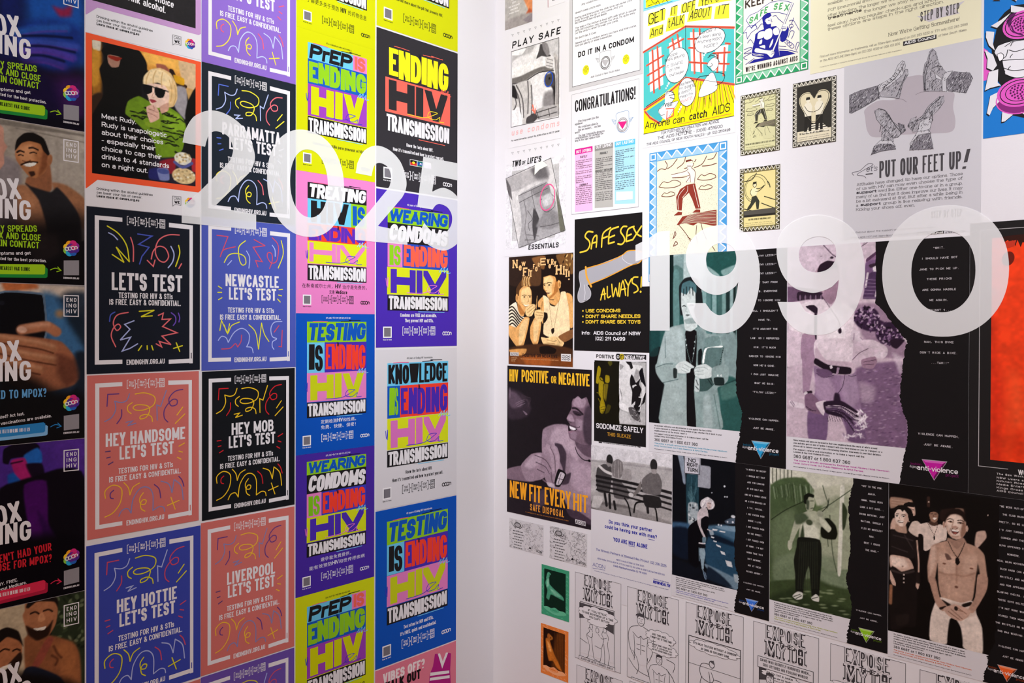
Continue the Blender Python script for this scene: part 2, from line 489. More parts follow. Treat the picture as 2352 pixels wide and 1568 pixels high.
class Photo:
    """a printed picture: a fine grid over a rectangle of the sheet, one printed colour per point"""
    def __init__(s, P, name, r, base='808080', cell=.0019, label=None, lev=None):
        s.P = P; s.name = name; s.M = P.M; s.r = r; s.label = label; s.parent = None; s.obj = None
        s.lev = P.lev if lev is None else lev
        s.nu = max(4, int(round((r[2] - r[0]) / cell))); s.nv = max(4, int(round((r[3] - r[1]) / cell)))
        u = np.linspace(r[0], r[2], s.nu + 1); v = np.linspace(r[1], r[3], s.nv + 1)
        s.U, s.V = np.meshgrid(u, v)
        s.A = np.zeros(s.U.shape + (3,)); s.A[:] = hx(base)
        s.rs = np.random.RandomState(7)

    def _mix(s, sl, al, col):
        c = np.array(hx(col), float) if isinstance(col, str) else np.asarray(col, float)
        s.A[sl] = s.A[sl] * (1 - al[..., None]) + c * al[..., None]

    def _sl(s, lo, hi, pad):
        r = s.r
        i0 = int((lo[0] - pad - r[0]) / (r[2] - r[0]) * s.nu) - 1; i1 = int((hi[0] + pad - r[0]) / (r[2] - r[0]) * s.nu) + 2
        j0 = int((lo[1] - pad - r[1]) / (r[3] - r[1]) * s.nv) - 1; j1 = int((hi[1] + pad - r[1]) / (r[3] - r[1]) * s.nv) + 2
        i0, j0 = max(i0, 0), max(j0, 0); i1, j1 = min(i1, s.nu + 1), min(j1, s.nv + 1)
        if i0 >= i1 or j0 >= j1: return None
        return (slice(j0, j1), slice(i0, i1))

    def poly(s, pts, col, bl=2, a=1, sm=1):
        q = s.M.pts(pts); k = s.M.scale(*pts[0]); b = max(bl * .6 * k, 1e-6)
        if sm: q = smooth(q, 4, True, .3)
        sl = s._sl(q.min(0), q.max(0), b)
        if sl is None: return s
        X, Y = s.U[sl], s.V[sl]
        ins = np.zeros(X.shape, bool); d2 = np.full(X.shape, 1e9)
        for i in range(len(q)):
            (x0, y0), (x1, y1) = q[i - 1], q[i]
            if y0 != y1:
                ins ^= ((y0 > Y) != (y1 > Y)) & (X < (x1 - x0) * (Y - y0) / (y1 - y0) + x0)
            L = (x1 - x0) ** 2 + (y1 - y0) ** 2
            t = np.clip(((X - x0) * (x1 - x0) + (Y - y0) * (y1 - y0)) / max(L, 1e-12), 0, 1)
            d2 = np.minimum(d2, (X - x0 - t * (x1 - x0)) ** 2 + (Y - y0 - t * (y1 - y0)) ** 2)
        sd = np.sqrt(d2) * np.where(ins, 1, -1)
        al = np.clip(.5 + sd / b * .5, 0, 1); al = al * al * (3 - 2 * al)
        s._mix(sl, al * a, col); return s

    def ell(s, x, y, rx, ry, col, bl=2, a=1, rot=0):
        k = s.M.scale(x, y); c = s.M(x, y); b = bl * .6 * k
        R = max(rx, ry) * k
        sl = s._sl(c - R, c + R, b)
        if sl is None: return s
        X, Y = s.U[sl] - c[0], s.V[sl] - c[1]; r = math.radians(rot)
        x2 = X * math.cos(r) + Y * math.sin(r); y2 = -X * math.sin(r) + Y * math.cos(r)
        e = np.sqrt((x2 / (rx * k)) ** 2 + (y2 / (ry * k)) ** 2)
        sd = (1 - e) * min(rx, ry) * k
        al = np.clip(.5 + sd / b * .5, 0, 1); al = al * al * (3 - 2 * al)
        s._mix(sl, al * a, col); return s

    def line(s, pts, w, col, bl=1, a=1, sm=1):
        q = s.M.pts(pts); k = s.M.scale(*pts[0]); h = w * k / 2; b = max(bl * .6 * k, 1e-6)
        if sm: q = smooth(q, 4)
        sl = s._sl(q.min(0) - h, q.max(0) + h, b)
        if sl is None: return s
        X, Y = s.U[sl], s.V[sl]; d2 = np.full(X.shape, 1e9)
        for i in range(1, len(q)):
            (x0, y0), (x1, y1) = q[i - 1], q[i]; L = (x1 - x0) ** 2 + (y1 - y0) ** 2
            t = np.clip(((X - x0) * (x1 - x0) + (Y - y0) * (y1 - y0)) / max(L, 1e-12), 0, 1)
            d2 = np.minimum(d2, (X - x0 - t * (x1 - x0)) ** 2 + (Y - y0 - t * (y1 - y0)) ** 2)
        al = np.clip(.5 + (h - np.sqrt(d2)) / b * .5, 0, 1)
        s._mix(sl, al * a, col); return s

    def lines(s, ls, w, col, bl=1, a=1, sm=1):
        for p in ls: s.line(p, w, col, bl, a, sm)
        return s

    def grain(s, amp, cell=1, pts=None, stretch=1):
        h, w = s.A.shape[:2]
        n = s.rs.randn(h // cell + 2, int(w / (cell * stretch)) + 2)
        jj = np.linspace(0, n.shape[0] - 1.01, h); ii = np.linspace(0, n.shape[1] - 1.01, w)
        j0, i0 = jj.astype(int), ii.astype(int); fj, fi = (jj - j0)[:, None], (ii - i0)[None]
        g = n[j0][:, i0] * (1 - fj) * (1 - fi) + n[j0 + 1][:, i0] * fj * (1 - fi) + n[j0][:, i0 + 1] * (1 - fj) * fi + n[j0 + 1][:, i0 + 1] * fj * fi
        f = 1 + .5 * amp * g
        if pts is not None:
            sv = s.A.copy(); s.poly(pts, 'ffffff', 4); k = (np.abs(s.A - sv).sum(2) > 1) ; s.A = sv
            f = np.where(k, f, 1)
        s.A = np.clip(s.A * f[..., None], 0, 255); return s

    def field(s, cell):
        h, w = s.A.shape[:2]; n = s.rs.randn(h // cell + 3, w // cell + 3)
        jj, ii = np.arange(h) / cell, np.arange(w) / cell; j0, i0 = jj.astype(int), ii.astype(int); fj, fi = (jj - j0)[:, None], (ii - i0)[None]
        fj, fi = fj * fj * (3 - 2 * fj), fi * fi * (3 - 2 * fi)
        return (n[j0][:, i0] * (1 - fj) + n[j0 + 1][:, i0] * fj) * (1 - fi) + (n[j0][:, i0 + 1] * (1 - fj) + n[j0 + 1][:, i0 + 1] * fj) * fi

    def mottle(s, amp=.03):
        s.A = np.clip((s.A - 7) * 1.03 * (1 + amp * s.field(9) + amp * s.field(3))[..., None], 0, 255)

    def build(s, root, org, side):
        s.mottle()
        off = s.P.z + .0005 + s.lev * LV
        n = s.U.size
        co = np.empty((n, 3))
        u, v = s.U.ravel(), s.V.ravel()
        if side == 'L': co[:, 0] = u; co[:, 1] = DY - off; co[:, 2] = v + CAMZ
        else: co[:, 0] = DX - off; co[:, 1] = -u; co[:, 2] = v + CAMZ
        co -= org
        idx = np.arange(n).reshape(s.U.shape)
        f = np.stack([idx[:-1, :-1], idx[:-1, 1:], idx[1:, 1:], idx[1:, :-1]], -1).reshape(-1, 4)
        me = bpy.data.meshes.new(s.name)
        me.vertices.add(n); me.vertices.foreach_set('co', co.ravel())
        me.loops.add(f.size); me.loops.foreach_set('vertex_index', f.ravel().astype(np.int32))
        me.polygons.add(len(f)); me.polygons.foreach_set('loop_start', np.arange(0, f.size, 4, dtype=np.int32))
        me.update(calc_edges=True)
        at = me.color_attributes.new('Col', 'FLOAT_COLOR', 'POINT')
        c = np.ones((n, 4), np.float32); c[:, :3] = s2l(np.clip(s.A, 0, 255)).reshape(-1, 3)
        at.data.foreach_set('color', c.ravel())
        me.materials.append(mat_attr())
        o = bpy.data.objects.new(s.name, me); C.objects.link(o)
        if s.label: o['label'] = s.label
        o.parent = root; s.obj = o
        return o


class Poster:
    n = 0

    def __init__(s, side, r, label, M=None, color='e3dee3', name='poster', cat='poster', group=None, z=.0003, shape=None, sheet='sheet'):
        s.side = side; s.r = r; s.label = label; s.z = z + (Poster.n % 23) * 5e-6; Poster.n += 1; s.name = name; s.cat = cat; s.group = group
        s.M = M if M is not None else Loc(side, r); s.parts = []; s.lev = 1; s.clip_r = None
        s.color = color; s.shape = shape; s.sheet = sheet

    def part(s, name, label=None, M=None, lev=None, parent=None):
        p = Part(s, name, label, parent)
        if M is not None: p.M = M
        if lev is not None: p.lev = lev
        s.parts.append(p); return p

    def photo(s, name, r=None, base='808080', cell=.0019, label=None, M=None, lev=None):
        p = Photo(s, name, r or s.r, base, cell, label, lev)
        if M is not None: p.M = M
        s.parts.append(p); return p

    def done(s):
        a = s.r; side = s.side
        root = bpy.data.objects.new(s.name, None); C.objects.link(root)
        org = np.array(to_world(side, (a[0] + a[2]) / 2, a[1], 0))
        root.location = org; root.empty_display_size = .05
        root['label'] = s.label; root['category'] = s.cat
        if s.group: root['group'] = s.group
        q = [(a[0], a[1]), (a[2], a[1]), (a[2], a[3]), (a[0], a[3])] if s.shape is None else [tuple(p) for p in s.shape]
        qa = np.array(q); x, y = qa[:, 0], qa[:, 1]
        if (x * np.roll(y, -1) - y * np.roll(x, -1)).sum() < 0: q = q[::-1]
        n = len(q); v = [tuple(np.array(to_world(side, u, w, s.z + .0005)) - org) for u, w in q] + [tuple(np.array(to_world(side, u, w, s.z)) - org) for u, w in q]
        f = [tuple(range(n))] + [(i, i + n, (i + 1) % n + n, (i + 1) % n) for i in range(n)] + [tuple(range(2 * n - 1, n - 1, -1))]
        me = bpy.data.meshes.new(s.sheet); me.from_pydata(v, [], f); me.materials.append(mat(s.color))
        o = bpy.data.objects.new(s.sheet, me); C.objects.link(o); o.parent = root
        for p in s.parts: p.build(root, org, side)
        s.root = root
        return root


# ================================================================== left wall: recent posters
W = 'e6e1e6'; NAVY = '171b26'; SALMON = 'd0706a'; BLUE = '4c58b2'; VIOLET = '8b68c6'
LIME = 'd0d206'; PINK = 'e47fc0'; PURP = '4a2cae'; ROYAL = '0a50b8'; CYAN = '6cc4ea'; GREEN = '8fc81e'; RED = 'f2402e'; BLACK = '1d1b1e'; MAGENTA = '9a3fb4'
PETALS = ('f5a623', 'f7c92b', '8cc540', '2aa7d8', '2a5fb8', '4b2a8c', '8c2a8f', 'd42a7a')


def badge(P, x, y, r, M=None):
    b = P.part('logo_badge', 'round many-petalled rainbow logo with white lettering')
    if M: b.M = M
    for k in range(8):
        a = math.radians(k * 45 + 112)
        b.ell(x + .62 * r * math.cos(a), y - .62 * r * math.sin(a), .44 * r, .44 * r, PETALS[k], 1, n=14)
    b.ell(x, y, .62 * r, .62 * r, '5a2a8c', 2)
    b.ell(x + .32 * r, y - .1 * r, .4 * r, .4 * r, 'c8286e', 2, n=14)
    word_logo(b, x - .78 * r, x + .78 * r, y + .2 * r, .42 * r, W, 3)
    return b


def word_logo(b, x0, x1, y, h, col, lev=2, M=None):
    """the rounded lower-case word mark"""
    if M: b.M = M
    L = x1 - x0; r = L * .135
    for i, k in enumerate((.13, .38, .64)):
        b.ell(x0 + L * k, y - r * .95, r, r, col, lev, w=r * .52, n=18, a0=0 if i != 1 else 40, a1=360 if i != 1 else 320)
    b.pen([(x0 + L * .255, y),(x0 + L * .255, y - 1.9 * r)], r * .5, col, lev)
    b.ell(x0 + L * .89, y - r * .9, r * .82, r * .82, col, lev, w=r * .52, n=10, a0=0, a1=180)
    for k in (.80, .98): b.pen([(x0 + L * k, y),(x0 + L * k, y - .9 * r)], r * .5, col, lev)


def equation(P, M, x0, x1, yl, yr, h, col):
    """[TEST OFTEN] + [TREAT EARLY] + [STAY SAFE] = END ING HIV"""
    b = P.part('slogan_brackets'); b.M = M
    def at(t): return x0 + (x1 - x0) * t, yl + (yr - yl) * t
    for (t0, t1),(wa, wb) in zip(((0, .22),(.29, .51),(.58, .80)),(('TEST', 'OFTEN'),('TREAT', 'EARLY'),('STAY', 'SAFE'))):
        (a, ya),(c, yc) = at(t0), at(t1); e = (x1 - x0) * .04; k = h * .07
        b.pen([(a + e, ya - h / 2),(a, ya - h / 2),(a, ya + h / 2),(a + e, ya + h / 2)], k, col)
        b.pen([(c - e, yc - h / 2),(c, yc - h / 2),(c, yc + h / 2),(c - e, yc + h / 2)], k, col)
        b.text(wa, a + e * 1.1, ya - h * .06, c - e * 1.1, yc - h * .06, h * .27, col, .17); b.text(wb, a + e * 1.1, ya + h * .3, c - e * 1.1, yc + h * .3, h * .27, col, .17)
    for t, s in ((.255, '+'),(.545, '+'),(.835, '=')):
        a, ya = at(t - .018); c, yc = at(t + .018); b.text(s, a, ya + h * .1, c, yc + h * .1, h * .24, col, .28)
    (a, ya),(c, yc) = at(.87), at(1.0)
    b.frame([(a, ya - h / 2),(c, yc - h / 2),(c, yc + h / 2),(a, ya + h / 2)], h * .08, col)
    for i, s in enumerate(('END', 'ING', 'HIV')):
        f = -.19 + i * .3; b.text(s, a + (c - a) * .14, ya + h * f, c - (c - a) * .14, yc + h * f, h * .22, col, .2)
    return b


def box_logo(P, M, x0, y0, x1, y1, col=W, dy=0):
    b = P.part('box_logo'); b.M = M; k = (y1 - y0)
    b.frame([(x0, y0),(x1, y0 + dy),(x1, y1 + dy),(x0, y1)], k * .045, col)
    for i, s in enumerate(('END', 'ING', 'HIV')):
        y = y0 + k * (.30 + .275 * i); b.text(s, x0 + (x1 - x0) * .17, y + dy * .15, x1 - (x1 - x0) * .13, y + dy * .85, k * .19, col, .17, track=.35)


# ---- column nearest the frame's edge: full-height photo posters
SA = [rect('L', (-97,258 - 340),(194,303)), rect('L', (-97,257.5),(194,655.3)), rect('L', (-97,657),(194,1005.6)), rect('L', (-97,1037),(194,1355.7)), None]
u1 = SA[1][2]; u0 = u1 - .2162 * SC; H0 = .3055 * SC
def vb(y): return wall_uv('L', 194, y)[1]
V0 = [vb(303), vb(655.3), vb(1005.6), vb(1355.7)]
SA = [(u0, V0[0] + .0006, u1, V0[0] + H0)] + [(u0, V0[i] + .0006, u1, V0[i - 1] - .0006) for i in (1,2,3)] + [(u0, V0[3] - H0, u1, V0[3] - .0006)]
M1 = Map('L', 'R1')


def pox(i, label, sub, small, btn, c_sub, c_btn, c_sh, paint):
    r = SA[i]; P = Poster('L', r, label, Map('L', 'R1'), '0c0a10'); P.clip_r = r
    ph = P.photo('photograph', (max(u0, wall_uv('L', -4,700)[0]), r[1], r[2], r[3]), '0c0a10', lev=0.5)
    paint(ph); ph.grain(.035)
    T = Map('L', 'R1', SA[0], r)
    h = P.part('headline'); h.M = T
    h.text('POX', -135,246,160,280,158, W, .18,1, track=.08); h.text('ING', -14,403,230,445,150, W, .18,1, track=.1)
    if sub:
        b = P.part('subheading'); b.M = T
        for s, x0, ya, x1, yb, hh in sub: b.text(s, x0, ya, x1, yb, hh * .8, c_sub, .15,1)
    b = P.part('body_text'); b.M = T
    for s, x0, ya, x1, yb, hh in small: b.text(s, x0, ya, x1, yb, hh * .8, W, .14,1)
    b = P.part('button'); b.M = T
    b.poly([(-60,765),(345,818),(357,830),(355,890),(343,896),(-60,840)], c_sh, 1)
    b.poly([(-60,740),(325,792),(338,806),(336,862),(325,868),(-60,815)], c_btn, 2)
    bt = P.part('button_text', parent=b, M=T)
    bt.text(btn, -40 if len(btn) > 18 else 0,794,222,826,28, 'f0eaf0' if c_btn != '9cc81c' else '1c2410', .17,3)
    a = P.part('arrow'); a.M = T
    a.line([(378,840),(415,832),(455,852)], 6, c_btn, 1); a.line([(432,825),(457,855),(425,860)], 6, c_btn, 1, sm=0)
    badge(P, 534,698,58, T)
    q = P.part('code_tile', 'blank pale tile'); q.M = T
    q.poly([(477,782),(592,796),(592,908),(477,893)], '8f8a90', 1)
    q.text('ENDINGHIV.ORG.AU', 475,920,592,938,14, W, .15,1)
    box_logo(P, Map('L', 'R2', SA[2], r),480,713,588,868, W, 3)
    P.done()


def paint0(p):
    p.poly([(150,-200),(640,-200),(640,500),(420,330),(200,200)], '1c50a0', 160)
    p.poly([(-20,-200),(190,-200),(170,150),(140,500),(-20,500)], '16205c', 120)
    p.poly([(400,50),(470,65),(540,40),(530,120),(450,125)], '8a2348', 40)
    p.poly([(160,180),(420,150),(600,220),(620,420),(500,540),(200,480)], '17307c', 80)
    for q, c in (([(120,250),(300,215),(500,210)], '24509c'),([(150,310),(350,320),(575,352)], '34489c'),([(160,380),(350,375),(545,432)], '4a3a98'),([(180,450),(330,445),(470,492)], '3a3488')):
        p.line(q, 58, c, 30); p.line([(x, y + 24) for x, y in q], 10, '7a3490', 18, .6)
    for q in ([(160,270),(330,268),(540,285)], [(170,345),(350,348),(560,392)], [(190,415),(330,418),(480,460)]): p.line(q, 16, '0a1034', 14)
    p.poly([(470,560),(640,600),(640,1000),(430,1000),(300,650)], '3c1650', 160)
    p.poly([(-20,450),(240,480),(420,640),(470,1000),(-20,1000)], '190c34', 120)
    p.poly([(-20,800),(640,900),(640,1000),(-20,1000)], '0a0716', 90)


def paint1(p):
    p.poly([(-20,860),(640,960),(640,1800),(-20,1800)], '9d9286', 10)
    p.poly([(330,960),(640,1010),(640,1520),(430,1480)], 'a89e93', 60)
    p.poly([(-20,900),(60,905),(640,1010),(640,1025),(-20,930)], '6e665e', 12, .8)
    p.line([(120,960),(640,1070)], 8, '7c736a', 8); p.line([(430,1010),(430,1400)], 20, '8a8178', 30, .5)
    p.poly([(-20,1180),(150,1240),(160,1500),(120,1800),(-20,1800)], '83797a', 40)
    p.poly([(-30,940),(25,960),(30,1060),(55,1100),(30,1150),(30,1230),(-30,1280)], 'bd8a78', 10)
    p.poly([(205,1330),(330,1290),(372,1220),(390,1420),(300,1460),(195,1390)], '8f5c40', 14)
    p.poly([(115,1420),(190,1390),(300,1480),(350,1620),(370,1760),(260,1840),(140,1840)], 'a06f50', 20)
    p.poly([(390,1370),(500,1390),(640,1500),(640,1720),(540,1640),(430,1480)], '9a6a4c', 20)
    p.poly([(190,1375),(240,1400),(380,1440),(430,1405),(520,1500),(600,1640),(600,2000),(380,2000),(350,1700),(290,1500)], '262427', 16)
    p.poly([(113,1150),(130,1075),(190,1040),(280,1050),(335,1090),(368,1170),(362,1240),(330,1300),(270,1335),(215,1320),(160,1255),(122,1200)], 'ab7049', 8)
    p.poly([(130,1150),(150,1100),(220,1080),(260,1110),(250,1200),(180,1240)], 'c48a60', 40)
    p.poly([(330,1100),(365,1160),(355,1250),(290,1320),(310,1200)], '7f4c30', 24)
    p.poly([(112,1130),(125,1050),(180,1000),(250,995),(330,1040),(372,1150),(358,1165),(325,1130),(300,1080),(220,1058),(160,1075)], '17110f', 8)
    p.ell(373,1200,18,42, '9a6443', 6,1,-10)
    p.lines([[(128,1142),(150,1130),(178,1140)], [(218,1110),(250,1108),(285,1125)]], 12, '1a1110', 5)
    p.lines([[(138,1165),(155,1160),(175,1168)], [(225,1148),(250,1142),(275,1150)]], 9, '241612', 4)
    p.poly([(185,1150),(205,1150),(222,1190),(200,1210),(176,1200)], 'c2885e', 8)
    p.line([(170,1205),(200,1215),(228,1202)], 7, '6f4028', 6)
    p.line([(160,1235),(215,1215),(280,1218)], 12, '2a1813', 6)
    p.poly([(175,1235),(220,1222),(272,1220),(262,1240),(215,1252)], 'e8e2da', 3)
    p.poly([(215,1290),(255,1285),(265,1310),(235,1325)], '3a231a', 10)
    p.poly([(-20,1480),(120,1480),(150,1760),(-20,1760)], '55494a', 80, .8)
    p.poly([(-30,1680),(300,1640),(650,1640),(650,2200),(-30,2200)], '0e0b0d', 200, .93)
    p.poly([(200,1780),(420,1760),(450,1900),(280,1980)], '241c1c', 60, .7)


def paint2(p):                                   # R2-style coordinates shifted by the caller's map
    p.poly([(-20,600),(640,640),(640,2000),(-20,2000)], '26384e', 30)
    p.poly([(-20,610),(640,640),(640,720),(330,720),(-20,700)], 'c3b2a4', 50)
    p.poly([(20,610),(260,620),(280,660),(120,680),(40,680)], 'b4683f', 30)
    p.poly([(320,700),(420,720),(520,900),(640,1050),(640,1200),(480,1150),(330,1000)], '3f6a94', 70)
    p.poly([(480,700),(640,690),(640,900),(540,860)], '2c3440', 60)
    p.ell(450,850,30,30, '9a7a5c', 40); p.poly([(500,880),(640,850),(640,1100)], '1c2836', 70)
    p.poly([(-20,690),(290,690),(335,720),(342,780),(342,1040),(-20,1020)], '5f7288', 5)
    p.poly([(-20,705),(280,705),(322,735),(328,1040),(-20,1020)], '0d0c10', 5)
    p.ell(15,770,18,18, '1c1c24', 4)
    p.poly([(-20,1010),(300,1030),(460,1060),(560,1170),(610,1300),(560,1380),(400,1430),(200,1440),(-20,1300)], '9a6146', 18)
    p.line([(165,970),(260,955),(350,945),(420,985)], 78, 'a96e50', 14); p.line([(165,955),(270,935),(360,930)], 30, 'c69073', 24)
    p.ell(165,970,34,24, 'd8ab94', 8,1,-15)
    for q in ([(-20,1030),(150,1055),(300,1080),(400,1110)], [(-20,1110),(150,1150),(300,1180),(420,1200)], [(-20,1200),(160,1240),(300,1270)]):
        p.line(q, 66, 'a06a4c', 18); p.line([(x, y - 16) for x, y in q], 22, 'c08d6c', 22, .8); p.line([(x, y + 36) for x, y in q], 9, '4a281c', 10)
    p.poly([(430,1150),(570,1200),(600,1330),(500,1400),(430,1300)], '6d4030', 50)
    p.poly([(560,1150),(650,1150),(650,1560),(470,1560),(590,1340)], '1c2430', 40)
    p.poly([(-20,1260),(250,1330),(420,1430),(650,1480),(650,2000),(-20,2000)], '100d0e', 110, .93)


def paint3(p):                                   # R3 coordinates
    p.poly([(-20,280),(460,240),(460,700),(-20,700)], '4c2c86', 20)
    p.poly([(280,240),(460,240),(460,420),(320,400)], '53308c', 60)
    p.poly([(40,450),(110,430),(120,520),(60,540)], '1c4f9c', 14)
    p.poly([(15,380),(20,310),(80,280),(190,275),(215,300),(190,350),(130,350),(60,360),(45,390)], '140c1c', 8)
    p.poly([(130,340),(200,300),(225,330),(225,380),(170,410),(130,390)], '2563b4', 12)
    p.poly([(60,370),(130,355),(150,390),(180,450),(170,500),(140,500),(80,440)], 'a02268', 10)
    p.poly([(140,390),(225,385),(240,450),(180,470)], '180c20', 12); p.line([(60,385),(95,378),(120,372)], 8, '2a0c24', 5)
    p.poly([(-20,560),(100,480),(200,450),(340,410),(460,470),(460,1200),(-20,1200)], '0f0a14', 14)
    p.poly([(130,500),(250,480),(260,700),(280,860),(190,860),(140,650)], '48105e', 14)
    p.poly([(200,640),(250,700),(330,830),(270,900)], '340c4a', 20)
    p.poly([(-20,820),(460,780),(460,1200),(-20,1200)], '0a060e', 70)


def paint4(p):                                   # R3 coordinates
    p.poly([(-20,1170),(140,1130),(140,1568),(-20,1568)], 'b9a78c', 16)
    p.poly([(280,1090),(460,1060),(460,1700),(300,1568)], '2c3424', 12)
    for k in range(46):
        x, y = 310 + p.rs.rand() * 140,1085 + p.rs.rand() * 300
        p.ell(x, y, 10 + 8 * p.rs.rand(),5 + 5 * p.rs.rand(),('5c6a4a', '3a4630', '1a2016', '71785c')[k % 4], 5, .8, p.rs.rand() * 180)
    p.poly([(130,1330),(270,1310),(390,1350),(430,1430),(430,1800),(180,1800)], '8a5638', 14)
    p.poly([(280,1360),(390,1350),(425,1450),(420,1560),(330,1500)], 'a0653f', 40)
    p.poly([(133,1180),(140,1130),(230,1105),(300,1120),(312,1180),(300,1250),(265,1310),(200,1340),(150,1300),(122,1210)], 'a86f4e', 7)
    p.poly([(140,1160),(160,1125),(260,1100),(310,1110),(312,1160),(290,1130),(200,1130),(155,1165)], '1d1512', 8)
    p.poly([(140,1260),(180,1275),(250,1270),(285,1230),(262,1310),(200,1340),(155,1310)], '2a1a13', 12)
    p.lines([[(165,1195),(190,1185),(210,1195)], [(235,1180),(262,1172),(282,1182)]], 8, '1a100d', 4)
    p.poly([(180,1275),(215,1270),(248,1262),(240,1280),(200,1285)], 'eadfd2', 3)
    p.poly([(215,1195),(232,1190),(244,1225),(220,1240),(205,1230)], 'c08762', 6)
    p.poly([(250,1330),(290,1330),(230,1450),(190,1500),(160,1500)], '8f4a3c', 6)
    p.poly([(-20,1390),(0,1310),(60,1300),(110,1330),(120,1400),(90,1470),(40,1560),(-20,1568)], 'a56a48', 7)
    p.poly([(-20,1350),(-10,1290),(40,1268),(100,1290),(125,1370),(100,1340),(40,1320),(0,1350)], '1a1311', 7)
    p.poly([(60,1450),(110,1400),(120,1440),(70,1568),(10,1580),(0,1520)], '2a1a14', 10)
    p.poly([(-5,1490),(40,1470),(60,1465),(40,1490),(5,1510)], 'e6dccf', 3); p.lines([[(0,1400),(25,1385),(50,1390)], [(70,1395),(90,1385),(108,1392)]], 8, '170e0b', 4)
    p.poly([(130,1500),(190,1480),(330,1540),(400,1700),(80,1700)], '1b2030', 10)
    p.lines([[(290,1370),(310,1410),(330,1430)], [(280,1420),(310,1440),(300,1470)]], 12, '4c2a1e', 8, .7)
    p.poly([(-20,1520),(460,1600),(460,2000),(-20,2000)], '120d0c', 60)


def at_view(f, view):
    def g(p):
        p.M = Map('L', view); f(p)
    return g


SUBA = [('EASILY SPREADS', -135,488,278,541,62),('SEX AND CLOSE', -70,548,305,607,62),('SKIN CONTACT', -60,606,292,664,62)]
SMA = [('symptoms and get', -55,672,230,706,30),('vaccinated for the best protection.', -95,712,346,768,30)]
pox(0, 'blue and purple photo poster of a spread hand, topmost of the photo column', SUBA, SMA, 'NEAREST VAX CLINIC', '9cc81c', '9cc81c', '1d8436', paint0)
pox(1, 'photo poster of a smiling man with short black hair in a dark tank top', SUBA, SMA, 'NEAREST VAX CLINIC', '9cc81c', '9cc81c', '1d8436', at_view(paint1, 'R1'))
SUBB = [('EXPOSED TO MPOX?', -225,500,346,592,82)]
pox(2, 'photo poster of a hand holding up a black mobile phone', SUBB, [('vaccinated? Act fast.', -95,672,180,700,30),('Mpox vaccinations are available.', -95,722,385,768,30)], 'SEXUAL HEALTH INFOLINK 1800 451 624', '5f9cd0', '2b7fc0', '7fb4e0', at_view(paint2, 'R2'))
SUBC = [("HAVEN'T HAD YOUR", -120,520,385,590,76),('DOSE FOR MPOX?', -60,600,385,668,76)]
pox(3, 'purple photo poster of a dark-haired man looking down in a dark jacket', SUBC, [('EASY. FREE.', -60,705,130,726,30),('without Medicare.', -55,745,195,770,30)], 'SEXUAL HEALTH INFOLINK 1800 451 624', 'c8202e', 'd42a4c', 'a81c3c', at_view(paint3, 'R3'))
pox(4, 'photo poster of two laughing bearded men, lowest of the photo column', None, [('x', -60,705,-40,706,10)], 'INFOLINK', 'c8202e', 'd42a4c', 'a81c3c', at_view(paint4, 'R3'))

# ---- the two drinking posters
HB = wall_uv('L', 197,73.5)[1] - wall_uv('L', 199,472.9)[1]
uL, uR = wall_uv('L', 196.6,75)[0], wall_uv('L', 461.6,142)[0]
RB1 = (uL, wall_uv('L', 199,472.2)[1], uR, wall_uv('L', 196.6,73.5)[1])
RB0 = (uL, RB1[3] + .0005, uR, RB1[3] + HB)


def drink(r, label, edge, paint, lines, big):
    P = Poster('L', r, label, Map('L', 'R1', RB1, r)); P.clip_r = r
    b = P.part('coloured_border')
    b.poly([(630,238),(1511,466),(1511,1430),(1490,1444),(732,1348),(648,1412),(630,1412)], edge, 0)
    ph = P.photo('photograph', (P.M(690,700)[0], P.M(690,1298)[1], P.M(1467,900)[0], P.M(690,295)[1]), '1c1a1c', lev=2)
    paint(ph); ph.grain(.03)
    h = P.part('message_text', lev=3)
    for s, x0, ya, x1, yb, hh in lines: h.text(s, x0, ya, x1, yb, hh, 'f2eef2', .15,1)
    s = P.part('small_print')
    s.text('Drinking within the alcohol guidelines', 725,1422,1146,1472,19, '2a2628', .14); s.text('can lower your risk of cancer.', 725,1450,1066,1491,19, '2a2628', .14)
    s.text('Learn more at canwe.org.au', 725,1478,1044,1513,20, '1c181a', .22)
    c = P.part('speech_logo', 'black outlined speech-bubble logo reading CAN WE')
    c.frame([(1295,1470),(1358,1476),(1358,1540),(1312,1534),(1296,1546)], 3, '3a3638')
    c.text('CAN', 1303,1497,1352,1502,20, '3a3638', .13); c.text('WE', 1308,1525,1348,1529,21, '1c181a', .26)
    badge(P, 1426,1520,37)
    return P.done()


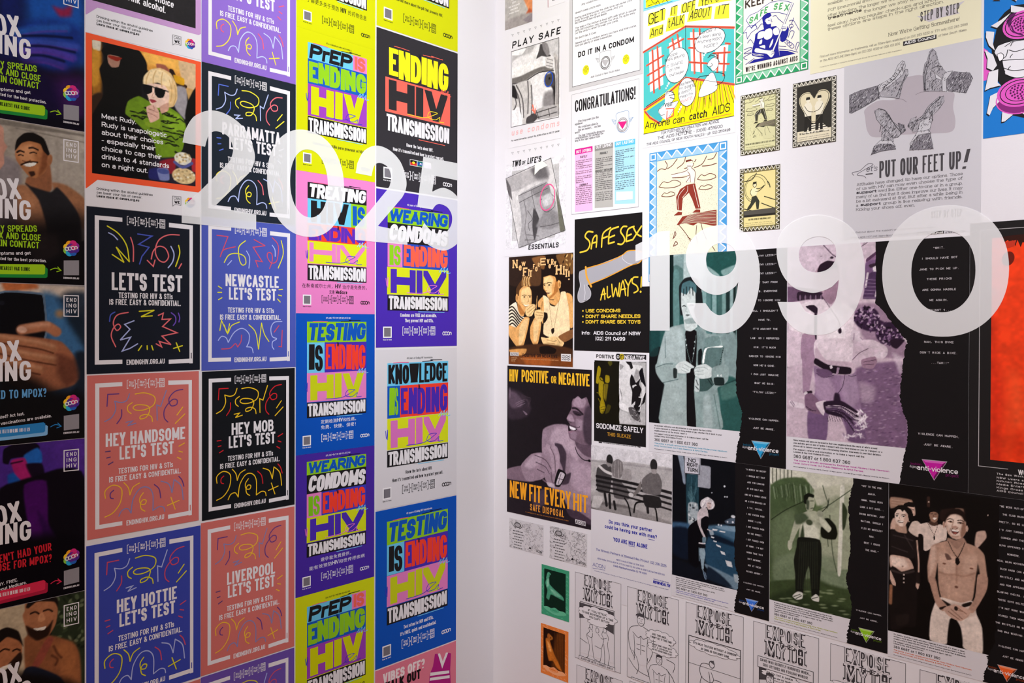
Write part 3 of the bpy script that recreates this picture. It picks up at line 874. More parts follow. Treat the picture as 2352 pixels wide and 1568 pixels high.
def rudy(p):
    p.poly([(680,290),(760,300),(760,700),(690,720)], 'a06a26', 30)
    p.poly([(690,300),(755,310),(750,380),(700,370)], 'd8cdb8', 8); p.poly([(690,380),(750,400),(740,620),(690,640)], 'c98f34', 24)
    p.line([(690,712),(750,696)], 6, 'a8773a', 3); p.poly([(690,720),(770,700),(800,900),(690,900)], '38261a', 20)
    p.poly([(900,330),(1480,470),(1480,700),(1290,660),(1100,520)], 'dc9a44', 16)
    p.poly([(1080,390),(1340,450),(1340,540),(1250,500),(1100,480)], 'f0b458', 30)
    p.poly([(1340,455),(1480,490),(1480,690),(1380,640)], 'd6b48c', 16)
    p.poly([(1170,480),(1240,490),(1290,560),(1200,560)], '9a5a48', 10); p.poly([(1270,520),(1300,525),(1330,600),(1280,600)], '2a1a14', 6)
    p.poly([(1310,610),(1400,640),(1395,665),(1310,650)], '3a2416', 6); p.poly([(1300,560),(1380,590),(1380,640),(1320,620)], 'd8a024', 8)
    p.poly([(1320,650),(1400,670),(1400,900),(1310,800)], '9b9498', 14); p.poly([(1400,660),(1480,690),(1450,740),(1420,770)], 'c89c60', 10)
    p.poly([(1410,760),(1480,660),(1480,1160),(1390,900)], '14110f', 10)
    # figure in black behind
    p.poly([(760,380),(800,335),(870,335),(920,350),(1040,375),(1100,470),(1100,560),(1060,640),(1060,760),(960,860),(950,1100),(690,1300),(680,900),(780,700),(745,520),(790,440)], '14110f', 8)
    p.poly([(810,410),(900,430),(890,500),(840,505),(812,470)], 'a77c6a', 6); p.poly([(815,415),(915,435),(880,460),(820,435)], '8e2a1c', 5)
    p.poly([(700,880),(1020,860),(1100,1200),(1100,1340),(690,1310)], '131012', 50)
    # jumper
    J = [(940,850),(960,760),(1040,720),(1120,760),(1260,800),(1350,860),(1395,950),(1370,1120),(1300,1180),(1180,1180),(1150,1050),(1000,900)]
    p.poly(J, '6f8f22', 8); p.poly([(1230,820),(1360,880),(1390,960),(1330,1000),(1240,930)], '83a62c', 24)
    z = random.Random(3)
    for k in range(34):
        t = z.random(); x = 970 + 400 * t; y = 760 + 130 * t + z.random() * (110 + 190 * t)
        p.line([(x, y),(x + 30, y - 12 + z.random() * 30),(x + 62, y + 16),(x + 84, y + 6 + 24 * z.random())], 9, '1c2010', 3)
    p.poly([(940,1180),(960,980),(1150,1080),(1130,1250)], '17140f', 30, .8)
    # head
    p.poly([(1075,610),(1090,560),(1130,520),(1200,510),(1280,550),(1325,640),(1330,740),(1300,800),(1250,800),(1230,700),(1200,620),(1120,630)], 'e0bc86', 8)
    p.poly([(1078,640),(1110,620),(1230,640),(1270,700),(1262,780),(1220,800),(1180,810),(1130,780),(1108,720)], 'ecc8b6', 6)
    p.poly([(1075,640),(1080,570),(1140,520),(1220,530),(1290,590),(1270,650),(1180,620),(1110,630)], 'edd2a4', 8)
    p.lines([[(1120,540),(1100,590),(1096,640)], [(1170,530),(1150,580),(1150,628)], [(1220,545),(1210,600),(1215,650)], [(1270,600),(1290,680),(1280,760)], [(1310,640),(1320,720),(1300,790)]], 6, 'b98a4e', 5, .7)
    p.poly([(1072,632),(1130,640),(1142,655),(1140,690),(1110,706),(1080,690)], '121012', 4); p.poly([(1158,665),(1170,652),(1230,672),(1240,690),(1225,730),(1190,735),(1165,710)], '121012', 4)
    p.line([(1066,630),(1140,650),(1262,688)], 9, '121012', 3)
    p.poly([(1122,745),(1160,750),(1175,762),(1140,772)], 'a4404c', 4); p.line([(1150,700),(1140,728),(1158,732)], 4, 'c08a78', 3)
    p.poly([(1200,800),(1265,770),(1262,830),(1210,850)], 'd0a08c', 6)
    p.poly([(1085,920),(1200,880),(1196,965),(1110,950)], '7f9a2a', 6)
    p.poly([(1100,800),(1150,785),(1190,830),(1195,890),(1130,920),(1105,860)], 'e0b2a0', 5)
    p.lines([[(1112,815),(1150,830),(1185,845)], [(1110,845),(1150,860),(1180,880)], [(1150,795),(1160,820)]], 4, '9c6658', 3)
    # cups and popcorn
    p.poly([(1130,1200),(1300,1180),(1470,1200),(1470,1390),(1130,1350)], '2a2430', 20)
    p.poly([(1200,1210),(1310,1190),(1310,1300),(1200,1290)], '8a2430', 14); p.poly([(1120,1270),(1200,1260),(1210,1350),(1120,1340)], '2a2c68', 10)
    p.poly([(1180,1265),(1260,1265),(1270,1350),(1200,1350)], '7c84b4', 8); p.ell(1225,1285,45,20, '4a5490', 6)
    p.poly([(1440,1190),(1475,1200),(1475,1290),(1440,1280)], 'a02c34', 8)
    for cx, cy, rx, ry, c in ((1372,1190,66,48, 'd8d2c4'),(1380,1320,90,60, 'd8bc8c')):
        p.ell(cx, cy, rx, ry, c, 6)
        for k in range(40):
            a, q = z.random() * 6.3, math.sqrt(z.random()); p.ell(cx + rx * .9 * q * math.cos(a), cy + ry * .85 * q * math.sin(a),9,7,('efe6cf', 'b79a6a', 'e4d0a0', '9c8560')[k % 4], 4, .8)
    p.line([(1310,1215),(1370,1255),(1440,1225)], 22, '565a90', 5)


drink(RB1, 'orange-bordered photo poster of a blond person in sunglasses and green jumper', 'f05a34', rudy,
      [('Meet Rudy.', 762,885,1020,934,36),('Rudy is unapologetic', 762,946,1250,1034,36),('about their choices', 762,1008,1224,1085,36),('- especially their', 762,1070,1166,1130,36),
       ('choice to cap their', 762,1128,1212,1196,36),('drinks to 4 standards', 762,1190,1268,1262,36),('on a night out.', 762,1252,1108,1298,36)], True)
M0 = Map('L', 'R1', RB1, RB0)
drink(RB0, 'lilac-bordered black poster about drinking alcohol, cut by the top of the picture', 'c295c8', lambda p: p.poly([(600,200),(1600,200),(1600,1500),(600,1500)], '2b282a', 1),
      [('Proud of their choice', 800,1150,1300,1270,52),('to rarely drink alcohol.', 700,1205,1240,1318,52)], True)

# ---- the testing posters
RB2 = rect('L', (199,473),(459,848.8)); RB3 = rect('L', (200.3,862.5),(456.5,1194.5)); RB4 = rect('L', (198.3,1254.5),(460.3,1560)); RB4 = (RB4[0], RB4[3] - (RB2[3] - RB2[1]), RB4[2], RB4[3])
RC1 = rect('L', (463.2,141.6),(679,518)); hC = RC1[3] - RC1[1]; RC0 = (RC1[0], RC1[3] + .0006, RC1[2], RC1[3] + .0006 + hC)
RC2 = rect('L', (463.2,497),(679.2,842.3)); RC3 = rect('L', (464.2,853.5),(676.6,1158)); RC4 = rect('L', (461.6,1201.5),(675.8,1483.6)); RC5 = (RC4[0], RC4[1] - .004 - hC, RC4[2], RC4[1] - .004)
RB5 = (RB4[0], RB4[1] - .006 - hC, RB4[2], RB4[1] - .006)


def testing(r, label, bg, lines, doodles, cols, fr=W, hx_=None):
    P = Poster('L', r, label, Map('L', 'R4', RC1, r), bg); P.clip_r = r
    T, B_ = Map('L', 'R4', RC1, r), Map('L', 'R4', RC0, r)
    f = P.part('frame_border', M=T)
    f.poly([(126,532),(297,572),(297,601),(126,562)], fr); f.poly([(588,646),(738,685),(738,715),(588,677)], fr)
    f.M = B_; f.poly([(126,380),(297,424),(297,453),(126,409)], fr); f.poly([(587,508),(738,543),(738,572),(587,537)], fr)
    for xa, xb in ((126,152),(717,738)):
        a = T(xa, 535 if xa < 400 else 685)
        f.add([(a[0], B_(xa, 408 if xa < 400 else 571)[1]),(T(xb, 600)[0], B_(xa, 408 if xa < 400 else 571)[1]),(T(xb, 600)[0], a[1]),(a[0], a[1])], fr, .1)
    equation(P, T, 327,562,597,652,58, fr)
    L = Loc('L', r); n = lambda m, x, y: ((m(x, y)[0] - r[0]) / (r[2] - r[0]),(r[3] - m(x, y)[1]) / (r[3] - r[1]))
    h = P.part('headline', M=L); b = P.part('body_text', M=T)
    if len(lines) == 1:
        h.text(lines[0][0], .205, .494, .83, .494, .108, fr, .185, track=.06)
        b.M = Map('L', 'R2', RB2, r)
        b.text('TESTING FOR HIV & STIs', 890,732,1296,743,42, fr, .155, track=.08); b.text('IS FREE, EASY & CONFIDENTIAL.', 820,781,1356,794,42, fr, .155, track=.08)
    else:
        for (s, a, b2), y in zip(lines, (n(T, 220,1004)[1], n(T, 268,1113)[1])): h.text(s, a, y, b2, y, .082 * (1.0 if len(s) < 13 else .95), fr, .175, track=.07)
        b.text('TESTING FOR HIV & STIs', 272,1205,617,1272,38, fr, .155, track=.08); b.text('IS FREE, EASY & CONFIDENTIAL.', 213,1248,667,1332,38, fr, .155, track=.08)
    b = P.part('web_address', M=B_); b.text('ENDINGHIV.ORG.AU', 323,467,562,528,35, fr, .16, track=.07)
    c = P.part('credit_text', M=B_); c.line([(728,500),(728,540)], 6, bg, 1, sm=0, cap=False)
    ds = [P.part('squiggle_pattern') for _ in range(4)]
    for m, q, k, sm in doodles:
        M_ = Map('L', m[0], m[1], r); yy = (r[3] - M_(*q[0])[1]) / (r[3] - r[1])
        d = ds[0] if yy < .35 else ds[2] if yy > .56 else ds[1 if M_(*q[0])[0] < (r[0] + r[2]) / 2 else 3]
        d.M = M_; d.line(q, 7.5 if m[0] != 'R2' else 9, cols[k], 1, sm=sm)
    P.done(); return P


DT, DB = ('R4', RC1),('R4', RC0)
SETB = [(DT, [(200,715),(205,632),(275,648)], 0,0),(DT, [(342,668),(325,708),(290,714),(248,692)], 2,1),(DT, [(248,692),(255,750),(230,800),(185,818)], 2,1),(DT, [(292,765),(290,815),(262,855)], 0,1),
        (DT, [(360,735),(332,752),(332,785),(352,810)], 1,1),(DT, [(378,680),(440,690),(500,735),(495,790),(440,808),(385,796),(365,772),(390,760),(450,782),(470,815),(450,862),(412,866),(412,845),(450,845),(480,870),(487,905)], 1,1),
        (DT, [(575,712),(540,815),(515,797),(517,905)], 2,0),(DT, [(680,735),(630,735),(592,775),(605,828),(640,830),(642,798),(610,790),(565,840),(562,900),(585,938)], 3,1),
        (DT, [(680,860),(643,905)], 1,0),(DT, [(693,912),(632,962)], 1,0),(DT, [(320,862),(360,865),(330,890),(382,887)], 2,0),
        (DT, [(190,1032),(220,1036)], 4,0),(DT, [(198,1078),(220,1078)], 4,0),(DT, [(208,1128),(237,1118)], 4,0),(DT, [(655,1130),(690,1118)], 5,0),(DT, [(655,1165),(677,1178)], 5,0),(DT, [(645,1205),(668,1225)], 5,0),
        (DB, [(190,215),(190,162),(240,145),(292,195),(285,285),(240,338),(187,347)], 1,1),(DB, [(242,182),(222,195),(222,225),(240,240)], 3,1),(DB, [(307,157),(335,205),(345,260)], 1,1),(DB, [(345,260),(365,215),(405,203)], 1,1),
        (DB, [(275,380),(295,348),(330,350),(352,392)], 2,1),(DB, [(352,392),(365,300),(410,243),(460,258),(490,320),(490,435)], 2,1),(DB, [(490,435),(530,425),(558,442),(565,473)], 2,1),
        (DB, [(430,283),(408,310),(412,352),(440,367),(448,345),(428,332),(412,352),(417,390),(440,417)], 1,1),(DB, [(500,255),(530,300),(540,367)], 3,1),(DB, [(542,250),(590,290),(612,362)], 2,1),(DB, [(612,362),(625,275)], 2,0),(DB, [(625,275),(670,340),(683,442)], 2,1),
        (DB, [(655,265),(675,300),(688,350)], 3,1),(DB, [(605,392),(632,488)], 1,0),(DB, [(583,440),(657,437)], 1,0)]
DA = ('R2', RB2)
SETA = [(DA, [(805,192),(890,250),(950,340),(970,460)], 1,1),(DA, [(970,460),(872,350),(930,465),(842,406)], 1,0),(DA, [(815,243),(850,262),(882,295)], 2,1),(DA, [(980,278),(1000,350),(1000,458)], 3,1),
        (DA, [(1033,252),(1140,268),(1040,330),(1118,352),(1065,420),(1047,477)], 0,0),(DA, [(1345,260),(1260,260),(1190,300),(1165,380),(1190,445),(1235,462),(1265,420),(1240,360),(1190,345),(1150,380),(1135,440)], 3,1),
        (DA, [(1105,450),(1150,495),(1163,448)], 3,0),(DA, [(1282,345),(1305,400),(1295,460),(1262,505)], 2,1),(DA, [(1340,338),(1348,400),(1318,495)], 1,1),(DA, [(1362,475),(1342,510)], 3,0),
        (DA, [(862,838),(830,860),(822,908)], 0,1),(DA, [(962,840),(880,860),(850,920),(875,975),(905,950),(885,928),(850,960),(835,1020),(868,1098)], 3,1),(DA, [(1045,832),(1158,824),(1058,872),(1142,866)], 1,0),
        (DA, [(1188,862),(1225,846),(1215,893),(1278,890),(1220,946),(1328,993),(1215,1018),(1283,1082),(1195,1058),(1212,1098),(1172,1076)], 3,0),(DA, [(1285,843),(1315,870),(1318,910),(1300,938)], 5,1),(DA, [(1338,846),(1348,880),(1342,912)], 5,1),
        (DA, [(1005,903),(935,930),(975,967),(902,1047),(980,1026),(917,1130),(975,1110),(1032,1076)], 2,0),(DA, [(1063,1090),(1038,1126)], 1,0),(DA, [(1104,1090),(1105,1118)], 1,0),(DA, [(1138,1090),(1148,1122)], 1,0),(DA, [(1322,1068),(1348,1132)], 1,0),(DA, [(1302,1110),(1368,1090)], 1,0)]
DC = ('R5', RC2)
SETC = [(DC, [(190,262),(273,272),(215,422)], 3,0),(DC, [(215,422),(240,372),(328,348)], 3,1),(DC, [(405,303),(355,350),(358,440),(380,485),(407,470),(395,420),(340,398),(280,410),(245,465)], 1,1),(DC, [(300,452),(270,485)], 2,1),(DC, [(412,380),(435,430),(430,508)], 2,1),
        (DC, [(470,295),(552,340),(462,352),(530,460),(480,452),(498,500)], 3,0),(DC, [(605,280),(650,340),(640,450),(600,470),(570,430),(572,395),(600,400),(605,450),(585,512)], 3,1),(DC, [(605,337),(625,370),(627,420)], 2,1),(DC, [(672,302),(688,400),(650,507)], 1,1),
        (DC, [(200,643),(226,660)], 1,0),(DC, [(197,690),(226,690)], 1,0),(DC, [(202,745),(228,730)], 1,0),(DC, [(655,670),(682,667)], 1,0),(DC, [(652,710),(675,716)], 1,0),(DC, [(645,740),(665,762)], 1,0),
        (DC, [(212,975),(224,900),(270,997),(285,925)], 1,0),(DC, [(245,935),(270,997),(300,940),(360,912)], 1,1),(DC, [(200,1050),(225,1020),(258,1030),(275,1065)], 2,1),(DC, [(275,1065),(320,990),(380,960),(430,1000),(430,1060),(412,1098)], 2,1),(DC, [(412,1098),(450,1105),(462,1143)], 2,1),
        (DC, [(375,1010),(370,1060),(345,1100)], 3,1),(DC, [(225,1115),(290,1108),(328,1075),(345,1100)], 3,1),(DC, [(430,933),(480,990),(502,1115)], 1,1),(DC, [(502,1115),(525,920)], 1,0),(DC, [(525,920),(545,1000),(580,1058)], 1,1),
        (DC, [(678,908),(620,915),(595,960),(605,1020),(638,1038),(608,1060),(605,1095),(618,1117)], 2,1),(DC, [(655,940),(620,988)], 3,1),(DC, [(680,975),(675,1098),(655,1096)], 3,0)]
PB, YE, RO, BL = 'a9b2e2', 'e8dc2a', 'e86a72', '4a58b8'
testing(RB2, 'navy testing poster with a pale tile among its lower squiggles, below the orange poster', NAVY, [("LET'S TEST", 0,1)], SETA, [BL, 'd8d02a', PB, 'e06a70', BL, '6a4ab0'])
testing(RB3, 'salmon pink testing poster headed HEY HANDSOME', SALMON, [('HEY HANDSOME', .152, .866),("LET'S TEST", .27, .758)], SETB, ['6a3f86', 'f0b83a', '8a86b8', '6a3f86', '5a3f78', 'f0b83a'])
testing(RB4, 'deep blue testing poster headed HEY HOTTIE', '3a46a8', [('HEY HOTTIE', .248, .776),("LET'S TEST", .27, .76)], SETB, ['c84a68', 'd8d02a', 'a9b2e2', 'c84a68', 'c84a68', 'c84a68'])
testing(RB5, 'salmon testing poster whose top edge alone shows below the HEY HOTTIE poster', SALMON, [("LET'S TEST", .27, .76)], [], [BL])
testing(RC0, 'violet testing poster cut by the top of the picture, above the PARRAMATTA poster', VIOLET, [('', .152, .866),("LET'S TEST", .27, .758)], SETB, ['e8607a', 'f0d84a', 'bfc6f4', 'e8607a', 'e8607a', 'e8607a'])
testing(RC1, 'dark navy testing poster headed PARRAMATTA', '1e2530', [('PARRAMATTA', .203, .823),("LET'S TEST", .275, .78)], SETB, ['5a72d8', 'f0e23a', 'b4c0f2', 'f0707c', '5a72d8', 'd8d4e0'])
testing(RC2, 'blue testing poster headed NEWCASTLE', BLUE, [('NEWCASTLE', .237, .805),("LET'S TEST", .272, .775)], SETC, ['c84a68', 'e2dc3a', 'aab4ee', 'd0506a', YE, YE])
testing(RC3, 'black testing poster headed HEY MOB with red and yellow squiggles', '14171c', [('HEY MOB', .3, .755),("LET'S TEST", .27, .775)], SETB, ['d0242c', 'f2c424', 'f2c424', 'd0242c', 'd0242c', 'd0242c'])
testing(RC4, 'salmon pink testing poster headed LIVERPOOL', SALMON, [('LIVERPOOL', .262, .779),("LET'S TEST", .27, .775)], SETB, ['6a3f86', 'f0b83a', '8a86b8', '6a3f86', '5a3f78', 'f0b83a'])
testing(RC5, 'purple testing poster cut by the bottom of the picture, under the LIVERPOOL poster', '6a4fa8', [("LET'S TEST", .27, .76)], SETB, ['d0506a', 'd8c83a', 'aab4ee', 'd0506a', 'd0506a', 'd0506a'])

# ---- the transmission posters
hD = wall_uv('L', 680,390)[1] - wall_uv('L', 680,719)[1]; uD0, uD1 = wall_uv('L', 679.9,700)[0], wall_uv('L', 860.8,700)[0]
vD = [wall_uv('L', 680, y)[1] for y in (390,719,1046,1373)]
RD1 = (uD0, vD[0], uD1, vD[0] + hD); RD0 = (uD0, RD1[3] + .0002, uD1, RD1[3] + hD); RD2 = (uD0, vD[1], uD1, vD[0] - .0003); RD3 = (uD0, vD[2], uD1, vD[1] - .0003); RD4 = (uD0, vD[3], uD1, vD[2] - .0003); RD5 = (uD0, vD[3] - hD, uD1, vD[3] - .0003)
uE0, uE1 = wall_uv('L', 863.8,700)[0], wall_uv('L', 1049.6,700)[0]
vy = lambda y: wall_uv('L', 863.8, y)[1]
RE1 = (uE0, vy(427.6), uE1, vy(61)); hE = RE1[3] - RE1[1]; RE0 = (uE0, vy(57), uE1, vy(57) + hE); RE2 = (uE0, vy(798), uE1, vy(432)); RE3 = (uE0, vy(1173), uE1, vy(803)); RE4 = (uE0, vy(1538), uE1, vy(1175)); RE5 = (uE0, vy(1541) - hE, uE1, vy(1541))
SQ = [([(.08, .02),(.02, .5),(.07, .45),(.03, .95)], 'side'),([(.0, .9),(.2, .55),(.35, .3),(.3, .75),(.5, .35),(.48, .8),(1, .9)], 'lu')]


def transmission(r, label, bg, rows, ink, lines, top=None, cjk=False, shirt=None, deco=('f0588c', '7fd0f4', '3a3cc0')):
    L = Loc('L', r); P = Poster('L', r, label, L, bg); P.clip_r = r
    w = P.part('lettering_panel')
    A = (r[3] - r[1]) / (r[2] - r[0])
    for y0, y1, cells in rows:
        for t, x0, x1, bgc, fg, sl in cells:
            if bgc: w.poly([(x0, y0),(x1, y0),(x1, y1),(x0, y1)], bgc, .2)
            H = (y1 - y0) * .9; pad = .012 if len(t) > 3 else .022
            if t == 'HIV' and H > .15: w.text(t, x0 + .04, y1 - H * .055, x1 - .03, y1 - H * .055, H, fg, .32,1, track=.05, vary=.05)
            elif t == 'PrEP': w.text('PrEP', x0 + .015, y1 - H * .05, x1 - .02, y1 - H * .05, H, fg, .25,1, track=.03, slant=.14)
            else: w.text(t, x0 + pad, y1 - H * .055, x1 - pad - max(sl, 0) * H / A * .8, y1 - H * .055, H, fg, .24 if len(t) < 9 else .25,1, track=.02, slant=sl, vary=.1)
    k = P.part('scribble_pattern'); a0, a1 = rows[0][0], rows[-1][1]
    def sq(pts, x, y, sx, sy, c, wd=.0042): k.line([(x + a * sx, y + b * sy) for a, b in pts], wd, c, 3)
    hv = rows[-2]
    sq([(0,1),(.45, .95),(.75, .3),(.8, .1),(.6, .15),(.55, .8),(.75, .9),(.88, .5),(.86,1),(1,1)], .36, hv[1] - .075, .46, .06, deco[2] if len(rows) != 3 else 'f2d42a')
    sq([(0, .9),(.25, .3),(.2, .9),(.5, .2),(.45, .95),(.75, .3),(.7, .95),(1, .9)], .76, hv[0] - .03, .15, .05, deco[1])
    sq([(0, .2),(.25, .9),(.5, .1),(.45,1)], rows[0][2][0][1] - .02, hv[0] + .06, .05, .07, deco[2])
    sq([(0, .4),(.5, .2),(1, .4)], .2, a0 - .004, .18, .008, deco[0]); sq([(0, .6),(.5, .3),(.42,0),(.7, .1),(1, .1)], .55, a0 - .012, .25, .016, '1c1a2a' if bg != NAVY and bg != '302d32' else deco[0])
    sq([(0,0),(.1,1),(.16, .1),(.22,1)], .5, rows[-3][0] if len(rows) > 2 else a0, .1, .03, '1c1a2a')
    sq([(0, .3),(1, .5)], .5, a1 + .004, .33, .006, deco[1])
    t = P.part('caption')
    if top: P.part('tagline').text(top, .36, rows[0][0] - .022, .68, rows[0][0] - .022, .013, ink, .13)
    for s, x0, x1, y, h in lines: t.text(s, x0, y, x1, y, h, ink, .17, track=.07)
    if bg == '302d32':
        for i, (a_, b_) in enumerate((('1a1718', 'c8302c'),('1c4f9c', '1f7a4a'),('e8e2e6', 'c8b8d8'))):
            f = P.part('flag', ('black and red flag with a yellow disc', 'blue and green flag with a white mark', 'pale many-coloured flag')[i]); x = .395 + .088 * i; y = .792
            f.poly([(x - .004, y - .003),(x + .084, y - .003),(x + .084, y + .037),(x - .004, y + .037)], W, 0); f.poly([(x, y),(x + .08, y),(x + .08, y + .034),(x, y + .034)], a_, 1)
            if i == 1: f.poly([(x, y),(x + .08, y),(x + .08, y + .006),(x, y + .006)], b_, 2).poly([(x, y + .028),(x + .08, y + .028),(x + .08, y + .034),(x, y + .034)], b_, 2).poly([(x + .028, y + .025),(x + .032, y + .01),(x + .048, y + .01),(x + .052, y + .025),(x + .04, y + .016)], W, 3)
            else: f.poly([(x, y + .017),(x + .08, y + .017),(x + .08, y + .034),(x, y + .034)], b_, 2)
            if i == 0: f.poly([(x + .04 + .018 * math.cos(k * .5236), y + .017 + .0085 * math.sin(k * .5236)) for k in range(12)], 'f2d22a', 3)
    equation(P, L, .31, .71, .897, .897, .055, ink)
    g = P.part('word_mark', M=Map('L', 'R5', RD3, r)); 
    g.M = L
    b = Loc('L', r)
    class Sq:                                    # square units on this sheet: one unit is its width
        def __call__(s, x, y): return np.array([r[0] + x * (r[2] - r[0]), r[3] - y * (r[2] - r[0])])
        def pts(s, q): return np.array([s(x, y) for x, y in q])
        def scale(s, x, y): return r[2] - r[0]
    g.M = Sq(); word_logo(g, .81, .925, .925 * A, .03, ink)
    q = P.part('code_tile', 'small white square with a blank grey middle')
    q.poly([(.08, .868),(.18, .868),(.18, .94),(.08, .94)], 'f0ecf0', 0); q.poly([(.092, .876),(.168, .876),(.168, .932),(.092, .932)], '77727a', 1)
    q.text('Scan for more', .08, .956, .18, .956, .009, ink, .2)
    P.done()


TR = ('TRANSMISSION', .13, .885, BLACK, W, 0)
def tr(x0=.13, x1=.885): return ('TRANSMISSION', x0, x1, BLACK, W, 0)
PREP = [(.085, .20, [('PrEP', .135, .70, CYAN, BLACK, .1),('IS', .70, .885, PINK, 'f4685a', 0)]),(.20, .375, [('ENDING', .135, .885, '1858b8', GREEN, 0)]),(.375, .60, [('HIV', .135, .885, MAGENTA, LIME, 0)]),(.605, .725, [tr(.135)])]
EG = 'Find out more about the pill that prevents HIV.'
transmission(RD0, 'lime poster with Chinese print, cut by the top of the picture', LIME, PREP, '24241a', [('了解更多关于预防 HIV 的药物信息', .12, .88, .80, .036)], None)
transmission(RD1, 'lime yellow poster lettered PrEP IS ENDING HIV with Spanish print, partly under numerals', LIME, PREP, '24241a', [('Conoce la pastilla para prevenir el VIH.', .2, .85, .80, .022)], '40 años trabajando para acabar con la transmisión')
transmission(RD2, 'pink poster lettered TREATING HIV IS ENDING HIV TRANSMISSION', PINK, [(.07, .185, [('TREATING', .135, .885, BLACK, W, .12)]),(.185, .36, [('HIV', .135, .68, CYAN, BLACK, .05),('IS', .68, .885, GREEN, '0e58b8', 0)]),(.36, .485, [('ENDING', .135, .885, RED, '5a2cb0', 0)]),(.485, .645, [('HIV', .135, .885, 'd8de1e', PINK, 0)]),(.65, .765, [tr(.135)])], '24201f', [('在新南威尔士州，HIV 治疗是免费的，', .07, .92, .815, .030),('无需 Medicare', .40, .63, .856, .028)])
TEST = [(.058, .207, [('TESTING', .13, .885, GREEN, '1054b8', .12)]),(.207, .425, [('IS', .13, .345, CYAN, BLACK, 0),('ENDING', .345, .885, '4a2cae', RED, 0)]),(.425, .632, [('HIV', .13, .885, PINK, 'c8d01a', 0)]),(.637, .745, [tr()])]
transmission(RD3, 'royal blue poster lettered TESTING IS ENDING HIV TRANSMISSION with Chinese print', ROYAL, TEST, 'ece8f0', [('定期检测HIV和性病。', .30, .78, .792, .028),('免费、快捷、保密！', .30, .78, .832, .028)], '抗击HIV传播的40年')
WEAR = [(.055, .15, [('WEARING', .13, .885, GREEN, '1054b8', .12)]),(.15, .285, [('CONDOMS', .13, .885, BLACK, W, .15)]),(.285, .455, [('IS', .13, .31, PINK, '7fc01a', 0),('ENDING', .31, .885, '3a3cb8', RED, 0)]),(.455, .632, [('HIV', .13, .885, 'd0d81a', PURP, 0)]),(.637, .735, [tr()])]
transmission(RD4, 'purple poster lettered WEARING CONDOMS IS ENDING HIV TRANSMISSION with Chinese print', '46289e', WEAR, 'e2dcec', [('避孕套免费提供，', .30, .72, .785, .028),('能有效预防HIV和性传播疾病', .16, .87, .83, .028)], '抗击HIV传播的40年', deco=('f0588c', '7fd0f4', 'f07ad0'))
transmission(RD5, 'lime poster lettered PrEP IS ENDING HIV, cut by the bottom of the picture', 'cfd612', PREP, '24241a', [('了解更多关于预防 HIV 的药物信息', .12, .88, .80, .036)], '抗击HIV传播的40年')
transmission(RE0, 'lime poster about the pill, at the top beside the bare white wall', LIME, PREP, '24241a', [(EG, .21, .80, .80, .02)])
transmission(RE1, 'charcoal poster lettered ENDING in yellow and HIV in black on orange', '302d32', [(.088, .30, [('ENDING', .13, .885, None, 'f8e81e', 0)]),(.295, .515, [('HIV', .10, .90, 'f4685a', '2e2b2e', .1)]),(.52, .645, [('TRANSMISSION', .10, .90, None, W, 0)])], W, [('Know the facts about HIV.', .35, .68, .712, .022),("How it's transmitted and how to protect yourself.", .19, .82, .755, .022)], deco=('f4685a', 'f4685a', 'f4685a'))
transmission(RE2, 'violet-blue poster lettered WEARING CONDOMS IS ENDING HIV with English print', PURP, [(.105, .205, [('WEARING', .13, .885, GREEN, '1054b8', .12)]),(.205, .33, [('CONDOMS', .13, .885, BLACK, W, .15)]),(.33, .485, [('IS', .13, .305, PINK, '8cc81e', 0),('ENDING', .305, .885, '2a4cb8', 'f4604a', 0)]),(.487, .663, [('HIV', .125, .885, 'd8de1e', PURP, .0)]),(.665, .765, [tr()])], W, [('Condoms are FREE and accessible.', .28, .73, .805, .023),('They prevent HIV and STIs.', .335, .69, .84, .023)], '40 years of Ending HIV transmission', deco=('f0588c', '7fd0f4', 'f07ad0'))
transmission(RE3, 'pale grey poster lettered KNOWLEDGE IS ENDING HIV TRANSMISSION', 'd9d4da', [(.087, .232, [('KNOWLEDGE', .13, .885, CYAN, BLACK, 0)]),(.232, .435, [('IS', .13, .28, '1858b8', '8cc81e', 0),('ENDING', .28, .885, RED, '4a2cae', 0)]),(.437, .633, [('HIV', .13, .885, 'd8de1e', 'd972bc', 0)]),(.637, .742, [tr()])], '2a262a', [('Know the facts about HIV.', .35, .68, .80, .022),("How it's transmitted and how to protect yourself.", .19, .82, .84, .022)], '40 years of Ending HIV transmission')
TE = [(.079, .23, [('TESTING', .13, .885, GREEN, '1054b8', .12)]),(.23, .425, [('IS', .13, .335, CYAN, BLACK, 0),('ENDING', .335, .885, '4a2cae', RED, 0)]),(.427, .625, [('HIV', .13, .885, PINK, 'c8d01a', 0)]),(.63, .742, [tr()])]
transmission(RE4, 'royal blue poster lettered TESTING IS ENDING HIV with English print, beside the white wall', ROYAL, TE, 'ece8f0', [('Test often for HIV and STIs.', .33, .70, .80, .023),("It's FREE. quick and confidential.", .29, .735, .84, .023)], '40 years of Ending HIV transmission')
# ================================================================== the frosted year numerals
def contour(side, segs):
    out = []
    for k, q in segs:
        p = np.array([wall_uv(side, x, y) for x, y in q])
        out.append(smooth(p, 8) if k == 's' else p)
    return np.concatenate(out)


